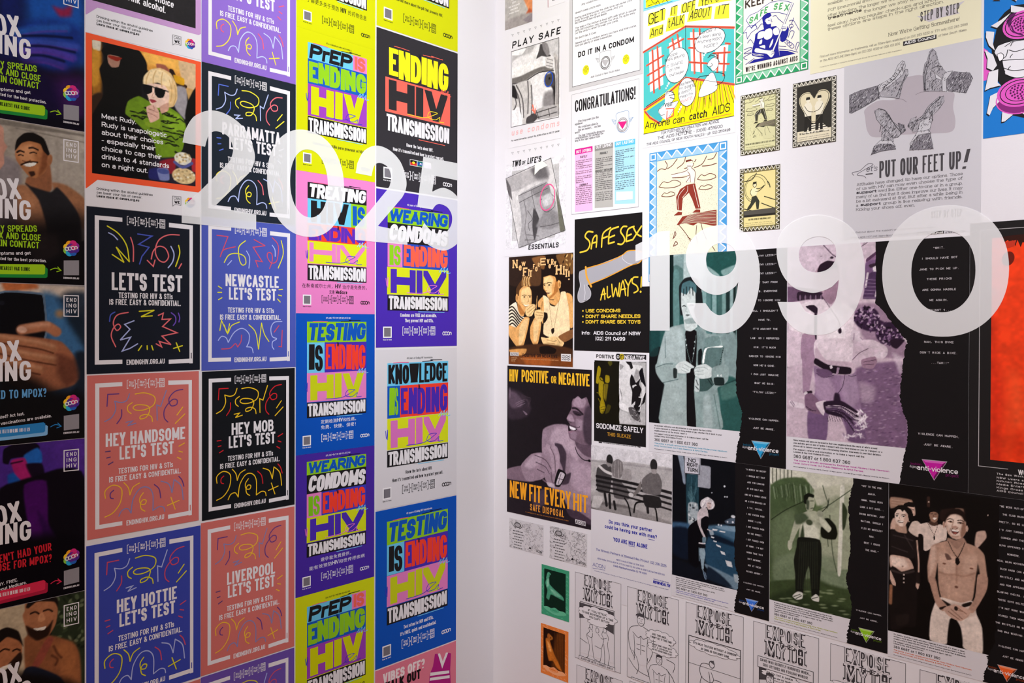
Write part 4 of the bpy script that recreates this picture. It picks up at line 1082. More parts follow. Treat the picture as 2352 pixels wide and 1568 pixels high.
def numeral(side, label, loops, group, src=None, dst=None):
    c = bpy.data.curves.new('numeral', 'CURVE'); c.dimensions = '2D'; c.fill_mode = 'FRONT'
    uv = []
    for q in loops:
        if src is not None:
            q = np.stack([dst[0] + (q[:, 0] - src[0]) / (src[2] - src[0]) * (dst[2] - dst[0]), dst[1] + (q[:, 1] - src[1]) / (src[3] - src[1]) * (dst[3] - dst[1])], 1)
        uv.append(q)
        sp = c.splines.new('POLY'); sp.points.add(len(q) - 1); sp.use_cyclic_u = True
        for i, (u, v) in enumerate(q): sp.points[i].co = (u, v, 0,1)
    o = bpy.data.objects.new('numeral', c); C.objects.link(o); bpy.context.view_layer.update()
    me = bpy.data.meshes.new_from_object(o.evaluated_get(bpy.context.evaluated_depsgraph_get()))
    bpy.data.objects.remove(o); bpy.data.curves.remove(c)
    a = uv[0]; org = np.array(to_world(side, a[:, 0].mean(), a[:, 1].min(),0))
    for v in me.vertices: v.co = Vector(np.array(to_world(side, v.co[0], v.co[1], .0020)) - org)
    me.name = 'numeral'; me.materials.clear(); me.materials.append(VINYL)
    me.update()
    o = bpy.data.objects.new('numeral', me); C.objects.link(o); o.location = org
    o['label'] = label; o['category'] = 'number'; o['group'] = group
    return o


VINYL = mat_vinyl()
G25, G90 = 'frosted numerals of 2025', 'frosted numerals of 1990'
TWO = contour('L', [('l', [(418.8,327)]),('s', [(424,300),(446,267),(486,253.5),(530,268),(566,302),(584,350),(582,378),(571,398)]),('l', [(492,474.5),(588,493),(588,527.8),(417,511.5),(417,477)]),
                    ('l', [(462,436),(520,378)]),('s', [(530,366),(535,341),(524,314),(498,301.5),(480,309),(470.6,337)])])
numeral('L', 'first frosted white 2 of 2025, over the orange and navy posters', [TWO], G25)
s2 = (TWO[:, 0].min(), TWO[:, 1].min(), TWO[:, 0].max(), TWO[:, 1].max())
d2 = (wall_uv('L', 815.3,450)[0], wall_uv('L', 815,551)[1], wall_uv('L', 935.6,450)[0], wall_uv('L', 864.5,333.7)[1])
numeral('L', 'second frosted white 2 of 2025, over the lime and charcoal posters', [TWO], G25, s2, d2)


def oval(side, l, t, r, b, n=72, e=2.15):
    a = wall_uv(side, *l); c = wall_uv(side, *r); T, B_ = wall_uv(side, *t)[1], wall_uv(side, *b)[1]
    cx, rx, cy, ry = (a[0] + c[0]) / 2,(c[0] - a[0]) / 2,(T + B_) / 2,(T - B_) / 2
    th = np.linspace(0,2 * math.pi, n, endpoint=False); co_, si = np.cos(th), np.sin(th)
    return np.stack([cx + rx * np.sign(co_) * abs(co_) ** (2 / e), cy + ry * np.sign(si) * abs(si) ** (2 / e)], 1)


numeral('L', 'frosted white 0 of 2025, between the navy and pink posters', [oval('L', (613,413),(694,297),(790,407),(715.5,544.8)), oval('L', (666,407),(709,343.5),(752.5,420),(709,499))[::-1]], G25)
FIVE = contour('L', [('l', [(972,359.7),(1066,378),(1066,417),(997.7,403.5),(992.5,438)]),('s', [(993,440),(1008,433),(1022,432),(1042,443),(1059,466),(1066,500),(1063,532),(1050,559),(1024,574.8),(1000,571),(976,556),(962,537)]),
                     ('s', [(974,512),(990,530),(1007,537),(1024,533),(1036,516),(1037.5,495),(1028,477),(1011.5,468.6),(1001,471),(993,481)]),('l', [(958,475)])])
FIVE[:, 0] = np.minimum(FIVE[:, 0], uE1)
numeral('L', 'frosted white 5 of 2025, over the violet-blue WEARING CONDOMS poster', [FIVE], G25)
ONE = contour('R', [('l', [(1538.6,530.5)]),('s', [(1524,530.5),(1508,535),(1490,547),(1460,563)]),('l', [(1460,601),(1493,590),(1493,759),(1538.6,759)])])
numeral('R', 'frosted white 1 of 1990, over the teal woman poster', [ONE], G90)
N1 = contour('R', [('l', [(1578,696),(1620.7,696)]),('s', [(1633,713),(1652,723.7),(1674,714),(1689,688),(1696,648)]),('s', [(1690,657),(1672,670),(1650,677),(1627,673),(1604,658),(1586,633),(1575.6,598),(1583,560),(1612,529),(1659,516.4),(1705,530),(1735,570),(1745.7,623.6),(1740,680),(1722,727),(1692,757),(1654.5,765.4),(1617,756),(1592,732),(1578,697)])])
numeral('R', 'first frosted white 9 of 1990, over the teal woman poster', [N1, oval('R', (1622,597),(1657,558),(1691.5,595),(1657,634))[::-1]], G90)
N2 = contour('R', [('l', [(1786.5,693),(1836.6,693.6)]),('s', [(1850,715),(1873.6,723.5),(1900,712),(1919,689),(1927.4,642)]),('s', [(1912,658),(1890,668),(1861.7,672),(1822,659),(1795,625),(1784,577),(1795,533),(1832,503),(1882,493),(1936,508),(1971,545),(1987,613),(1980,672),(1957,725),(1918,760),(1874.8,769.4),(1832,759),(1802,730),(1786.5,694)])])
numeral('R', 'second frosted white 9 of 1990, over the flower-holding person poster', [N2, oval('R', (1835.4,589),(1878,543),(1921,589),(1878,625))[::-1]], G90)
numeral('R', 'frosted white 0 of 1990, largest numeral, between the grey feet poster and the red poster', [oval('R', (2026.5,632),(2172,471.5),(2318,603),(2169.8,773)), oval('R', (2093.4,625),(2165,529.8),(2240.8,617.7),(2167.4,716.8))[::-1]], G90)
# ================================================================== right wall: drawn and lettered posters
INK = '262326'; PAPER = 'e5e0e5'


class SqLoc:
    """square units on a sheet: one unit is the sheet's width, y downwards from its top"""
    def __init__(s, r): s.r = r; s.w = r[2] - r[0]
    def __call__(s, x, y): return np.array([s.r[0] + x * s.w, s.r[3] - y * s.w])
    def pts(s, q): return np.array([s(x, y) for x, y in q])
    def scale(s, x, y): return s.w


def R(tl, br): return rect('R', tl, br)
def ru(x, y=740): return wall_uv('R', x, y)[0]
def rv(x, y): return wall_uv('R', x, y)[1]
def PR(r, label, view='P', color=PAPER, **k):
    P = Poster('R', r, label, Map('R', view), color, **k); P.clip_r = r; return P


def zigzag(P, r, bw, nx, ny, dark, mid, light, hatch=True):
    """border of teeth with a square in each corner"""
    M = SqLoc(r); A = (r[3] - r[1]) / (r[2] - r[0]); b = P.part('zigzag_border'); b.M = M; b.lev = 1
    for q in ([(0,0),(1,0),(1, bw),(0, bw)], [(0, A - bw),(1, A - bw),(1, A),(0, A)], [(0, bw),(bw, bw),(bw, A - bw),(0, A - bw)], [(1 - bw, bw),(1, bw),(1, A - bw),(1 - bw, A - bw)]): b.poly(q, mid, 0)
    def side(a, c, n, inn):
        a, c, inn = np.array(a), np.array(c), np.array(inn)
        for i in range(n):
            p, q = a + (c - a) * i / n, a + (c - a) * (i + 1) / n
            b.poly([p, q, (p + q) / 2 + inn * .78], dark, 1)
            w = bw * .13
            b.pen([p + inn * .08,(p + q) / 2 + inn * .82, q + inn * .08], w, light, 2)
    side((bw, 0),(1 - bw, 0), nx, (0, bw)); side((bw, A),(1 - bw, A), nx, (0,-bw)); side((0, bw),(0, A - bw), ny, (bw, 0)); side((1, bw),(1, A - bw), ny, (-bw, 0))
    for x in (0,1 - bw):
        for y in (0, A - bw):
            b.poly([(x, y),(x + bw, y),(x + bw, y + bw),(x, y + bw)], dark, 3)
            k = bw * .2; b.frame([(x + k, y + k),(x + bw - k, y + k),(x + bw - k, y + bw - k),(x + k, y + bw - k)], bw * .14, light, 4)
    k = bw * .04
    b.frame([(k, k),(1 - k, k),(1 - k, A - k),(k, A - k)], bw * .07, dark, 4); b.frame([(bw, bw),(1 - bw, bw),(1 - bw, A - bw),(bw, A - bw)], bw * .07, dark, 4)
    return M, A


# ---- torn sepia scrap and sliver at the top by the corner
P = PR(R((1160.3,-60),(1222.5,49)), 'sepia photo scrap cut by the top of the picture, nearest the corner', 'S4', 'b8b0aa')
ph = P.photo('photograph', base='b9b2ae')
ph.poly([(200,-20),(280,-20),(280,180),(200,190),(240,80)], 'd98a5c', 14).poly([(215,120),(250,60),(275,100),(240,165)], 'b85838', 16).poly([(60,160),(280,90),(280,230),(60,240)], 'a39a98', 20).poly([(200,150),(275,100),(275,170)], '8d8288', 10)
b = P.part('body_text'); b.M = Map('R', 'S4')
b.para(['CASUAL', 'SEX?', 'use a condom', 'and lube', 'every time'], 92,15,175,24,13, 'efeaea', 'c'); P.done()
P = PR(R((1258,-60),(1297,4)), 'small framed print cut by the top of the picture, right of the sepia scrap', 'S4')
b = P.part('body_text'); b.para(['STAY SAFE OUT THERE', 'and talk about it'], 415,-30,512,40,16, INK, 'c')
b = P.part('picture'); b.poly([(415,-60),(500,-85),(500,-20),(415,-5)], '8d888c', 0).line([(420,-20),(460,-45),(495,-40)], 8, INK, 1)
b = P.part('edge_line'); b.pen([(388,-40),(389,120)], 4, 'a4243a', 1); P.done()

# ---- PLAY SAFE
TRI = lambda b, pts, s=7: [b.frame([(x - s, y - s),(x + s, y - s - 3),(x + 1, y + s)], 1.6, INK) for x, y in pts]
P = PR(R((1170,72),(1288.5,317)), 'white poster headed PLAY SAFE with a bare torso ringed in blue', 'S4')
TRI(P.part('triangle_pattern'), [(122 + 343 * t / 8,266 - 112 * t / 8) for t in range(9)])
h = P.part('headline'); h.text('PLAY SAFE', 118,368,480,250,52, INK, .2, slant=.12, track=.3)
r0 = (ru(1140 + 112 * .30612), rv(1140 + 112 * .306,955 * .306), ru(1140 + 470 * .30612), rv(1140 + 470 * .306,282 * .306))
ph = P.photo('drawing', r0, 'e9e4e6', .0016)
ph.poly([(112,388),(230,350),(300,330),(250,400),(180,420),(112,470)], 'b9b4b6', 20).poly([(120,380),(220,360),(190,410),(120,415)], 'efecee', 8)
ph.poly([(340,320),(470,282),(470,460),(400,400),(360,370)], 'c9c4c6', 14).poly([(330,330),(360,340),(370,390),(410,415),(390,430),(340,420),(300,440),(320,380)], '4a4648', 8)
ph.poly([(345,310),(385,330),(400,400),(380,420),(350,370)], '8a8486', 8)
ph.poly([(112,590),(180,570),(300,510),(410,490),(425,530),(310,545),(210,610),(112,632)], '77716f', 14).poly([(112,520),(260,470),(400,450),(420,480),(330,500),(200,560),(112,585)], 'efeaea', 12)
ph.poly([(370,430),(420,425),(428,470),(420,515),(370,500)], 'd8d2d2', 8).lines([[(380,440),(425,452)], [(375,465),(425,480)], [(375,490),(420,500)]], 4, '5a5456', 2)
ph.line([(112,632),(210,612),(320,545),(430,530)], 7, '2c282a', 3)
ph.poly([(410,540),(440,560),(445,700),(440,800),(400,790),(425,680),(400,620)], '2f2b2d', 12).poly([(360,700),(420,680),(430,790),(350,800)], '8d8789', 30)
ph.poly([(370,560),(430,550),(440,640),(380,650),(360,610)], '4e494b', 20).ell(398,588,9,9, '1c181a', 4)
ph.poly([(430,400),(470,460),(468,860),(440,800),(446,620)], 'bdb6b4', 10).lines([[(440,430),(450,560),(455,780)], [(455,450),(462,560),(463,780)]], 5, '6a6466', 3)
ph.poly([(115,650),(240,600),(265,640),(270,830),(235,920),(190,940),(210,840),(160,800),(112,830)], 'cfc9c8', 8)
ph.lines([[(130,650),(170,740),(190,930)], [(150,640),(195,740),(205,880)], [(235,610),(240,700),(236,850)], [(262,640),(268,760),(262,880)], [(120,680),(150,780),(112,850)]], 9, '4a4547', 6)
ph.poly([(112,640),(140,650),(160,740),(112,720)], '2a2628', 10).poly([(112,830),(180,840),(195,945),(112,955)], 'f0ecee', 6)
ph.poly([(265,850),(330,810),(445,785),(462,870),(300,900),(250,920)], 'b3adae', 6).lines([[(260,860),(350,830),(450,800)], [(260,895),(350,870),(455,840)], [(300,830),(320,890)], [(390,815),(400,870)]], 6, '3a3638', 3)
ph.poly([(230,880),(290,850),(310,880),(280,915),(225,925)], '4c4749', 6); ph.grain(.05)
b = P.part('picture_frame'); b.frame([(112,388),(470,282),(468,878),(110,955)], 3.5, '3a3638', 3)
b = P.part('ring', 'hand-drawn blue ring'); b.ell(394,594,40,54, '1d4fc0', 4,-6, w=8)
b = P.part('arrow', 'small coral arrow'); b.line([(272,785),(288,845)], 12, 'f07a66', 4, cap=False); b.line([(268,820),(290,848),(296,815)], 9, 'f07a66', 4, sm=0)
b = P.part('caption', 'pink letterspaced caption'); b.text('use condoms', 114,1018,472,945,44, 'eab4b6', .17, slant=.12, track=.4)
b = P.part('small_print'); b.text('For more information, contact the ACON office on (02) 211 0499', 112,1062,472,990,13, INK, .2, slant=.1); P.done()

# ---- DO IT IN A CONDOM
P = PR(R((1307.8,-75),(1477,168.5)), 'grey-bordered white sheet lettered DO IT IN A CONDOM', 'S4', 'c9c4c7')
b = P.part('panel', 'white inner panel'); b.poly([(572,-300),(1078,-440),(1078,525),(570,653)], 'eae6ea').frame([(572,-300),(1078,-440),(1078,525),(570,653)], 3, '3a3638', 1)
b = P.part('body_text', lev=2)
for s, x0, y0, x1, y1 in (("Any condom being better than the one that's left", 640,30,1010,-70),("doesn't mean you're safe.", 592,102,785,45),('During anal intercourse the Aids virus can enter your', 590,138,1020,12),('body through the tip of your penis. And you', 590,160,950,52),("don't even need to have any open wounds.", 590,180,830,108),
                          ('The wall of the rectum is lined with cells which, in people', 592,218,1050,80),('with HIV infection, can contain the virus. It\'s quite easy', 592,238,1042,102),('for the virus to enter through your penis.', 592,258,915,160),("So don't risk it. Ever.", 592,295,752,250),('Always put on a condom before you have anal intercourse.', 592,332,1052,198),('And use plenty of water based lube.', 592,352,868,272)): b.text(s, x0, y0, x1, y1,14, '4a4648', .15, serif=1)
h = P.part('headline', lev=2); h.text('DO IT IN A CONDOM', 614,432,1033,315,42, INK, .22, track=.13)


def crest(P, x, y, k, line, tri, ring='3a3638', M=None):
    b = P.part('crest', 'winged shield crest with an inverted triangle'); b.lev = 2
    if M: b.M = M
    b.line([(x - 42 * k, y - 40 * k),(x - 40 * k, y - 72 * k),(x, y - 88 * k),(x + 38 * k, y - 92 * k),(x + 42 * k, y - 60 * k),(x + 44 * k, y),(x + 25 * k, y + 42 * k),(x, y + 52 * k),(x - 28 * k, y + 42 * k),(x - 44 * k, y),(x - 42 * k, y - 40 * k)], 2.2 * k, line)
    b.ell(x, y, 38 * k, 42 * k, ring, w=13 * k); b.ell(x, y, 38 * k, 42 * k, 'd8d4d6', 1, w=4 * k)
    b.poly([(x - 30 * k, y - 18 * k),(x + 30 * k, y - 24 * k),(x, y + 30 * k)], tri, 2)
    for s in (-1,1):
        for i in range(3): b.pen([(x + s * 44 * k, y - (34 - 10 * i) * k - s * 6 * k),(x + s * (72 - 8 * i) * k, y - (42 - 10 * i) * k - s * 9 * k)], 2.2 * k, line)
        b.pen([(x + s * 72 * k, y - 42 * k - s * 9 * k),(x + s * 52 * k, y - 8 * k - s * 9 * k)], 2.2 * k, line)


crest(P, 818,470,1, '6a666a', 'b9b4b8')
for x, y, w in ((672,526,0),(973,445,1)):
    b = P.part('yellow_spot', 'round yellow seal of tiny print', lev=2); b.ell(x, y, 31,37, 'ece22a')
    b.para(['CONDOMS', 'ARE', 'SAFER SEX', 'WITH LUBE', 'EVERY', 'TIME'], x - 20, y - 18, x + 20,8,5, '6a6420', 'c', lev=1)
b = P.part('caption', lev=2); b.text('Aids Council of New South Wales', 708,586,925,530,15, '4a4648', .13, slant=.2); P.done()

# ---- CONGRATULATIONS
P = PR(R((1313.4,217.5),(1466.5,475)), 'white poster headed CONGRATULATIONS with pink, grey and blue columns', 'S4', 'e4dfe4')
b = P.part('edge_line'); a = P.r; e = .0008
for q in ([(a[0], a[1]),(a[0] + e, a[1]),(a[0] + e, a[3]),(a[0], a[3])], [(a[2] - e, a[1]),(a[2], a[1]),(a[2], a[3]),(a[2] - e, a[3])], [(a[0], a[1]),(a[2], a[1]),(a[2], a[1] + e),(a[0], a[1] + e)], [(a[0], a[3] - e),(a[2], a[3] - e),(a[2], a[3]),(a[0], a[3])]): b.add(q, '77727a')
h = P.part('headline'); h.text('CONGRATULATIONS!', 590,842,1044,742,92, INK, .13, track=.05)
b = P.part('body_text')
for s, x0, y0, x1, y1 in (('Five long years into the', 615,918,768,884),('epidemic.', 590,940,650,928),('We could have given in.', 615,964,765,930),("But we haven't. . . and we", 615,985,783,948),("won't.", 590,1004,628,996),('The Gay Community deserves', 615,1028,812,985),('congratulations for showing the', 590,1048,803,1003),('way in the fight against Aids.', 590,1066,780,1026)): b.text(s, x0, y0, x1, y1,15, '3a3638', .15, serif=1)
crest(P, 947,935,1.12, '3f86b8', 'd6227c', '8a8488')
COLS = ((590,722,1120,1095, 'd41c8c', 'edb6dd', 'OUT LOVING:', 1162,1138),(738,876,1093,1068, '8f8a88', 'b5b0ac', 'OUT LIVING:', 1128,1100),(888,1042,1064,1040, '58b8dc', 'a6d4e8', 'OUT LASTING:', 1100,1076))
for i, (x0, x1, ya, yb, hd, bg, t, tb, tc) in enumerate(COLS):
    c = P.part('text_column', ('pink', 'grey', 'sky blue')[i] + ' column of print'); c.M = Map('R', 'S4')
    yl, yr = (1590 - 30 * i, 1578 - 26 * i)
    c.poly([(x0, ya),(x1, yb),(x1, yr),(x0, yl)], bg); c.poly([(x0, ya),(x1, yb),(x1, yb + 40),(x0, ya + 42)], hd, 1)
    c.text(t, x0 + 10, tb - 8, x1 - 8, tc - 8,23, 'efe9ee', .17,2)
    z = random.Random(i); y = ya + 66; sl = (yb - ya) / (x1 - x0)
    if i < 2: c.text(('SAFELY', 'PROUDLY')[i], x0 + 40, y + 38 * sl + 4, x1 - 40, None, 17, INK, .18,2); y += 22
    WD = 'most gay men are doing safe sex all of the time and being better about it we could have given in to depression and withdrawn to anxiety support others learn to love'.split()
    while y < yl - 46 - (62 if i == 2 else 0):
        if z.random() < .16: y += 10
        if i < 2 and abs(y - (ya + 265 - 80 * i)) < 8: c.text(('CARINGLY', 'PROUDLY WITH HIV')[i], x0 + (36,6)[i], y + 8, x1 - (36,6)[i], None, 16, INK, .18,2); y += 20
        s = ' '.join(z.choice(WD) for _ in range(4)); L = (x1 - x0 - 14) * (.45 + .55 * (z.random() < .8)) if z.random() < .9 else 60
        c.text(s, x0 + 7, y + 5, x0 + 7 + L, y + 5 + L * sl * .8,8.5, '4a4448', .16,2, serif=1); y += 14.2
    if i == 2: c.poly([(x0 + 12, yl - 92),(x1 - 18, yr - 92),(x1 - 18, yr - 32),(x0 + 12, yl - 26)], 'eae6ea', 2)
P.done()

# ---- TWO OF LIFE'S ESSENTIALS
P = PR(R((1160,343),(1299.5,579)), "white poster with tilted photo of denim jeans ringed in pink", 'S4')
TRI(P.part('triangle_pattern'), [(122 + 343 * t / 8,1152 - 64 * t / 8) for t in range(9)])
t4 = [(72,1340),(410,1185),(517.6,1726),(169.5,1859.5)]
r0 = (ru(1140 + 70 * .306), P.M(169,1862)[1], ru(1140 + 518 * .306), P.M(410,1180)[1])
ph = P.photo('photograph', r0, 'e4dfe4', .0016, lev=1.9)
ph.poly([(60,1100),(540,1100),(540,1900),(60,1900)], 'e4dfe4', 1, sm=0); ph.poly([(118,1285),(470,1225),(470,1590),(440,1779),(118,1810)], 'c4bfc0', 1, sm=0); ph.poly(t4, 'd6d0d0', 1, sm=0)
ph.poly([(250,1270),(370,1220),(400,1300),(380,1370),(300,1360),(180,1420),(90,1440),(75,1345)], 'b4aeaf', 16).poly([(260,1270),(360,1230),(390,1330),(300,1340)], '6f6a6c', 30).poly([(75,1345),(105,1400),(120,1500),(90,1450)], '6a6466', 8)
J = [(165,1470),(250,1415),(370,1360),(395,1395),(445,1530),(470,1640),(485,1735),(330,1795),(172,1858),(190,1700),(180,1560)]
ph.poly(J, 'a8a3a5', 6).poly([(270,1420),(385,1375),(400,1440),(300,1480)], '8b8688', 8).poly([(280,1560),(320,1640),(300,1760),(285,1800),(270,1700)], '4c484a', 10).poly([(380,1560),(460,1600),(470,1690),(400,1720),(300,1700),(330,1640)], '8d888a', 20)
ph.poly([(445,1420),(470,1500),(516,1720),(480,1735),(465,1620)], '6e6c60', 10).lines([[(165,1470),(270,1420),(375,1370)], [(172,1520),(275,1465),(385,1412)], [(262,1425),(272,1480),(290,1560),(320,1640)], [(235,1580),(270,1640),(240,1680),(250,1730)], [(330,1500),(420,1460),(440,1540),(380,1590),(340,1560),(330,1500)], [(330,1700),(400,1690),(470,1670)]], 3.5, '3c383a', 2)
ph.lines([[(205,1500),(225,1600),(215,1720),(240,1830)], [(300,1720),(290,1790)], [(225,1760),(320,1770)], [(215,1800),(300,1800)]], 5, '5a5557', 5, .8).poly([(345,1480),(410,1450),(420,1520),(360,1550)], 'c6c2c4', 4).grain(.06)
b = P.part('picture_frame', lev=2); b.frame(t4,4, '3a3638', 1)
b = P.part('ring', 'hand-drawn pink ring', lev=3); b.ell(384,1480,70,98, 'e85a92', 1,-14, w=9)
b = P.part('arrow', 'cream arrowhead', lev=3); b.poly([(290,1230),(345,1205),(388,1240),(325,1272),(287,1312)], 'f0ece4', 1)
h = P.part('headline', lev=3); h.text("TWO", 118,1253,184,1243,46, INK, .2, slant=.14, track=.12); h.text('OF', 192,1236,218,1232,28, INK, .2, slant=.14); h.text("LIFE'S", 232,1232,335,1214,46, INK, .2, slant=.14, track=.12)
b = P.part('caption', lev=3); b.M = Map('R', 'S5'); b.text('ESSENTIALS', 288,443,560,424,46, INK, .2, slant=.12, track=.14); P.done()

# ---- SAFE SEX ALWAYS!
uN = ru(1474); a = R((1319.9,503.9),(1493,810)); vN = rv(1480,658)
P = PR(a, 'black poster lettered SAFE SEX ALWAYS in yellow brush letters', 'S5', '181516', shape=[(a[0], a[1]),(a[2], a[1]),(a[2], vN),(uN, vN),(uN, a[3]),(a[0], a[3])])
P.clip_r = (a[0], a[1], uN, a[3]); Y = 'f2c83a'
h = P.part('headline', 'yellow brush lettering')
for q in ([(870,285),(825,282),(800,325),(835,365),(842,405),(815,450),(755,468)], [(855,435),(872,345),(905,318),(900,420)], [(862,385),(905,375)], [(948,420),(962,300),(1030,245)], [(950,345),(1000,325)], [(1010,390),(1025,275),(1100,238)], [(1018,335),(1065,315)], [(1010,390),(1062,375)], [(1175,235),(1140,238),(1120,280),(1150,330),(1155,365),(1130,395),(1095,392)], [(1170,370),(1185,265),(1240,235)], [(1178,320),(1215,305)], [(1170,370),(1225,355)], [(1235,245),(1265,300),(1305,325)], [(1308,232),(1270,290),(1228,355)]): h.line(q, 15, Y, 2)
for q in ([(940,895),(968,795),(978,890)], [(945,850),(985,840)], [(1000,775),(1002,870),(1030,862)], [(1040,755),(1052,865),(1075,790),(1095,860),(1110,745)], [(1110,865),(1140,725),(1165,855)], [(1120,805),(1165,795)], [(1160,715),(1190,770)], [(1218,705),(1190,770),(1185,860)], [(1275,690),(1235,695),(1225,740),(1265,770),(1275,810),(1240,832)], [(1308,690),(1303,780)]): h.line(q, 13, Y, 2)
h.ell(1300,822,10,10, Y, 2)
c = P.part('cartoon', 'pale grey cartoon of a sheathed shape outlined in orange')
c.poly([(752,640),(790,622),(830,610),(1130,495),(1180,458),(1250,450),(1310,460),(1310,530),(1270,570),(1200,590),(860,750),(820,765),(850,820),(840,880),(800,900),(770,918),(738,900),(735,840),(755,770),(745,690)], 'a9a5ac', 0, sm=2)
c.line([(815,610),(1000,555),(1130,495),(1180,458),(1250,450),(1310,462)], 9, 'f0a032', 1); c.line([(855,750),(1000,690),(1200,590),(1280,565),(1310,535)], 9, 'f0a032', 1)
c.line([(805,600),(815,690),(855,775)], 20, 'eaa43a', 1); c.line([(1135,490),(1140,530),(1200,572),(1270,570)], 4, 'e4e0e6', 1); c.line([(790,760),(800,830),(790,895)], 5, 'e4e0e6', 1); c.line([(752,640),(745,690),(755,770),(735,840),(738,900),(770,918),(840,880),(850,820),(815,760)], 4, 'd8d4da', 1)
P.clip_r = a
b = P.part('advice_text')
for s, x1, y in (('USE CONDOMS', 1118,1008),("DON'T SHARE NEEDLES", 1298,1058),("DON'T SHARE SEX TOYS", 1298,1108)):
    b.ell(780, y - 14,8,8, Y, 1); b.text(s, 805, y, x1, y + (x1 - 805) * .005,32, Y, .22,1, track=.08)
b = P.part('contact_text'); b.text('Info:  AIDS Council of NSW', 770,1208,1298,1214,32, W, .2,1, track=.08); b.text('(02) 211 0499', 892,1260,1160,1264,34, W, .2,1, track=.1); P.done()

# ---- partner poster text and bench photo handled with the photographs; patterned cards
for n, (tl, br, lb) in enumerate((((1169.9,1188.6),(1248,1275.8), 'pale maze-patterned card below the purple poster, nearest the corner'),((1262.8,1206.8),(1348,1302.6), 'pale maze-patterned card with darker lower edge, right of the other maze card'))):
    r = R(tl, br); P = PR(r, lb, 'S7', 'd2ccd0', name='card', cat='card', group='maze-patterned cards')
    M = SqLoc(r); A = (r[3] - r[1]) / (r[2] - r[0]); z = random.Random(n + 4)
    b = P.part('maze_pattern', M=M)
    for k in range(150 + 40 * n):
        x, y = z.random(), z.random() * A
        if .1 < x < .42 and .22 < y < .85: continue
        q = [(x, y)]
        for i in range(4): q.append((q[-1][0] + (z.random() - .5) * .1, q[-1][1] + (z.random() - .5) * .09))
        b.pen(q, .0045 + .001 * n, '8a8488' if n == 0 else '7d777b')
    b = P.part('logo_badge', M=M, lev=2); b.ell(.25, .12, .1, .06, '4a4648', 1); b.ell(.25, .12, .075, .04, 'a8a2a6', 2); b.line([(.1, .1),(.14, .16),(.2, .19)], .012, INK, 1); b.line([(.4, .1),(.36, .16),(.3, .19)], .012, INK, 1)
    b = P.part('body_text', M=M, lev=2); b.para(['when we talk to each', 'other about what we do', 'we learn how to', 'look after one another', 'so ask and tell', 'before you start', 'and carry what you', 'need when you go out', 'every single time', 'you do'][:9 + n], .1, .27, .42, .06, .026, INK, 'c', .24)
    b = P.part('small_logo', M=M, lev=2); b.poly([(.58, .98 * A - .06),(.62, .9 * A - .06),(.66, .98 * A - .06)], INK, 1); b.text('ACON', .8, .97 * A - .02, .96, .97 * A - .02, .05, INK, .14,1); P.done()

# ---- EXPOSE THE MYTH sheets
eM = R((1320.8,1312),(1426,1547)); eW, eH = eM[2] - eM[0], eM[3] - eM[1]
DKL = '3a3539'; PPR = 'dbd5da'


def cloud(b, x, y, rx, ry, col='e4dee3', w=.007, n=11):
    for k in range(n):
        a = 2 * math.pi * k / n; b.ell(x + rx * math.cos(a) * .86, y + ry * math.sin(a) * .8, rx * .28, ry * .36, DKL, 1, n=12)
    for k in range(n):
        a = 2 * math.pi * k / n; b.ell(x + rx * math.cos(a) * .86, y + ry * math.sin(a) * .8, rx * .28 - w, ry * .36 - w, col, 2, n=12)
    b.ell(x, y, rx * .95, ry * .9, col, 2)


def myth(tl, label, draw, body=None, foot=True):
    u, v = wall_uv('R', *tl); r = (u, v - eH, u + eW, v); P = PR(r, label, 'P', PPR, group='expose the myth sheets')
    M = SqLoc(r); A = eH / eW
    b = P.part('edge_line', M=M); b.pen([(.23, .006),(.006, .006),(.006, A - .006),(.994, A - .006),(.994, .006),(.77, .006)], .006, '5a555a')
    h = P.part('headline', 'outlined comic lettering', M=M)
    for t, x0, x1, yb, hh in (('EXPOSE', .20, .80, .215, .225),('MYTH', .20, .80, .465, .235)):
        h.text(t, x0, yb, x1, yb, hh, DKL, .25,1, track=.05, serif=.35, seg=4)
        h.text(t, x0, yb, x1, yb, hh, PPR, .25,2, track=.05, serif=.3, seg=4, pen=.52)
        h.text(t, x0, yb, x1, yb, hh, '8f898d', .25,3, track=.05, seg=4, pen=.12)
    h.text('THE', .4, .28, .62, .28, .065, PPR, .5,4); h.text('THE', .4, .28, .62, .28, .065, DKL, .2,5)
    d = P.part('cartoon', M=M, lev=2); draw(d)
    if body:
        t = P.part('body_text', M=M); t.para(body, .06,1.62, .94, .058, .036, '2e2a2e', 'c', .24)
        t = P.part('small_print', M=M); t.para(['For more information call the hotline', 'any day of the week', 'between ten and eight'], .25,1.86, .75, .035, .018, '4a464a', 'c', .2)
    if foot:
        t = P.part('footer_logo', 'four boxed outline letters', M=M)
        for i, c in enumerate('ACON'):
            x = .27 + .115 * i; t.frame([(x, 1.95),(x + .108,1.95),(x + .108,2.10),(x, 2.10)], .007, DKL); t.text(c, x + .018,2.085, x + .09,2.085, .12, DKL, .24,1); t.text(c, x + .028,2.076, x + .08,2.076, .10, PPR, .1,2)
        t.text('THE AIDS COUNCIL OF NEW SOUTH WALES', .27,2.135, .72,2.135, .016, '4a464a', .2)
    P.done()


def person(b, pts, w=.009, c=DKL):
    for q in pts: b.line(q, w, c, 1)


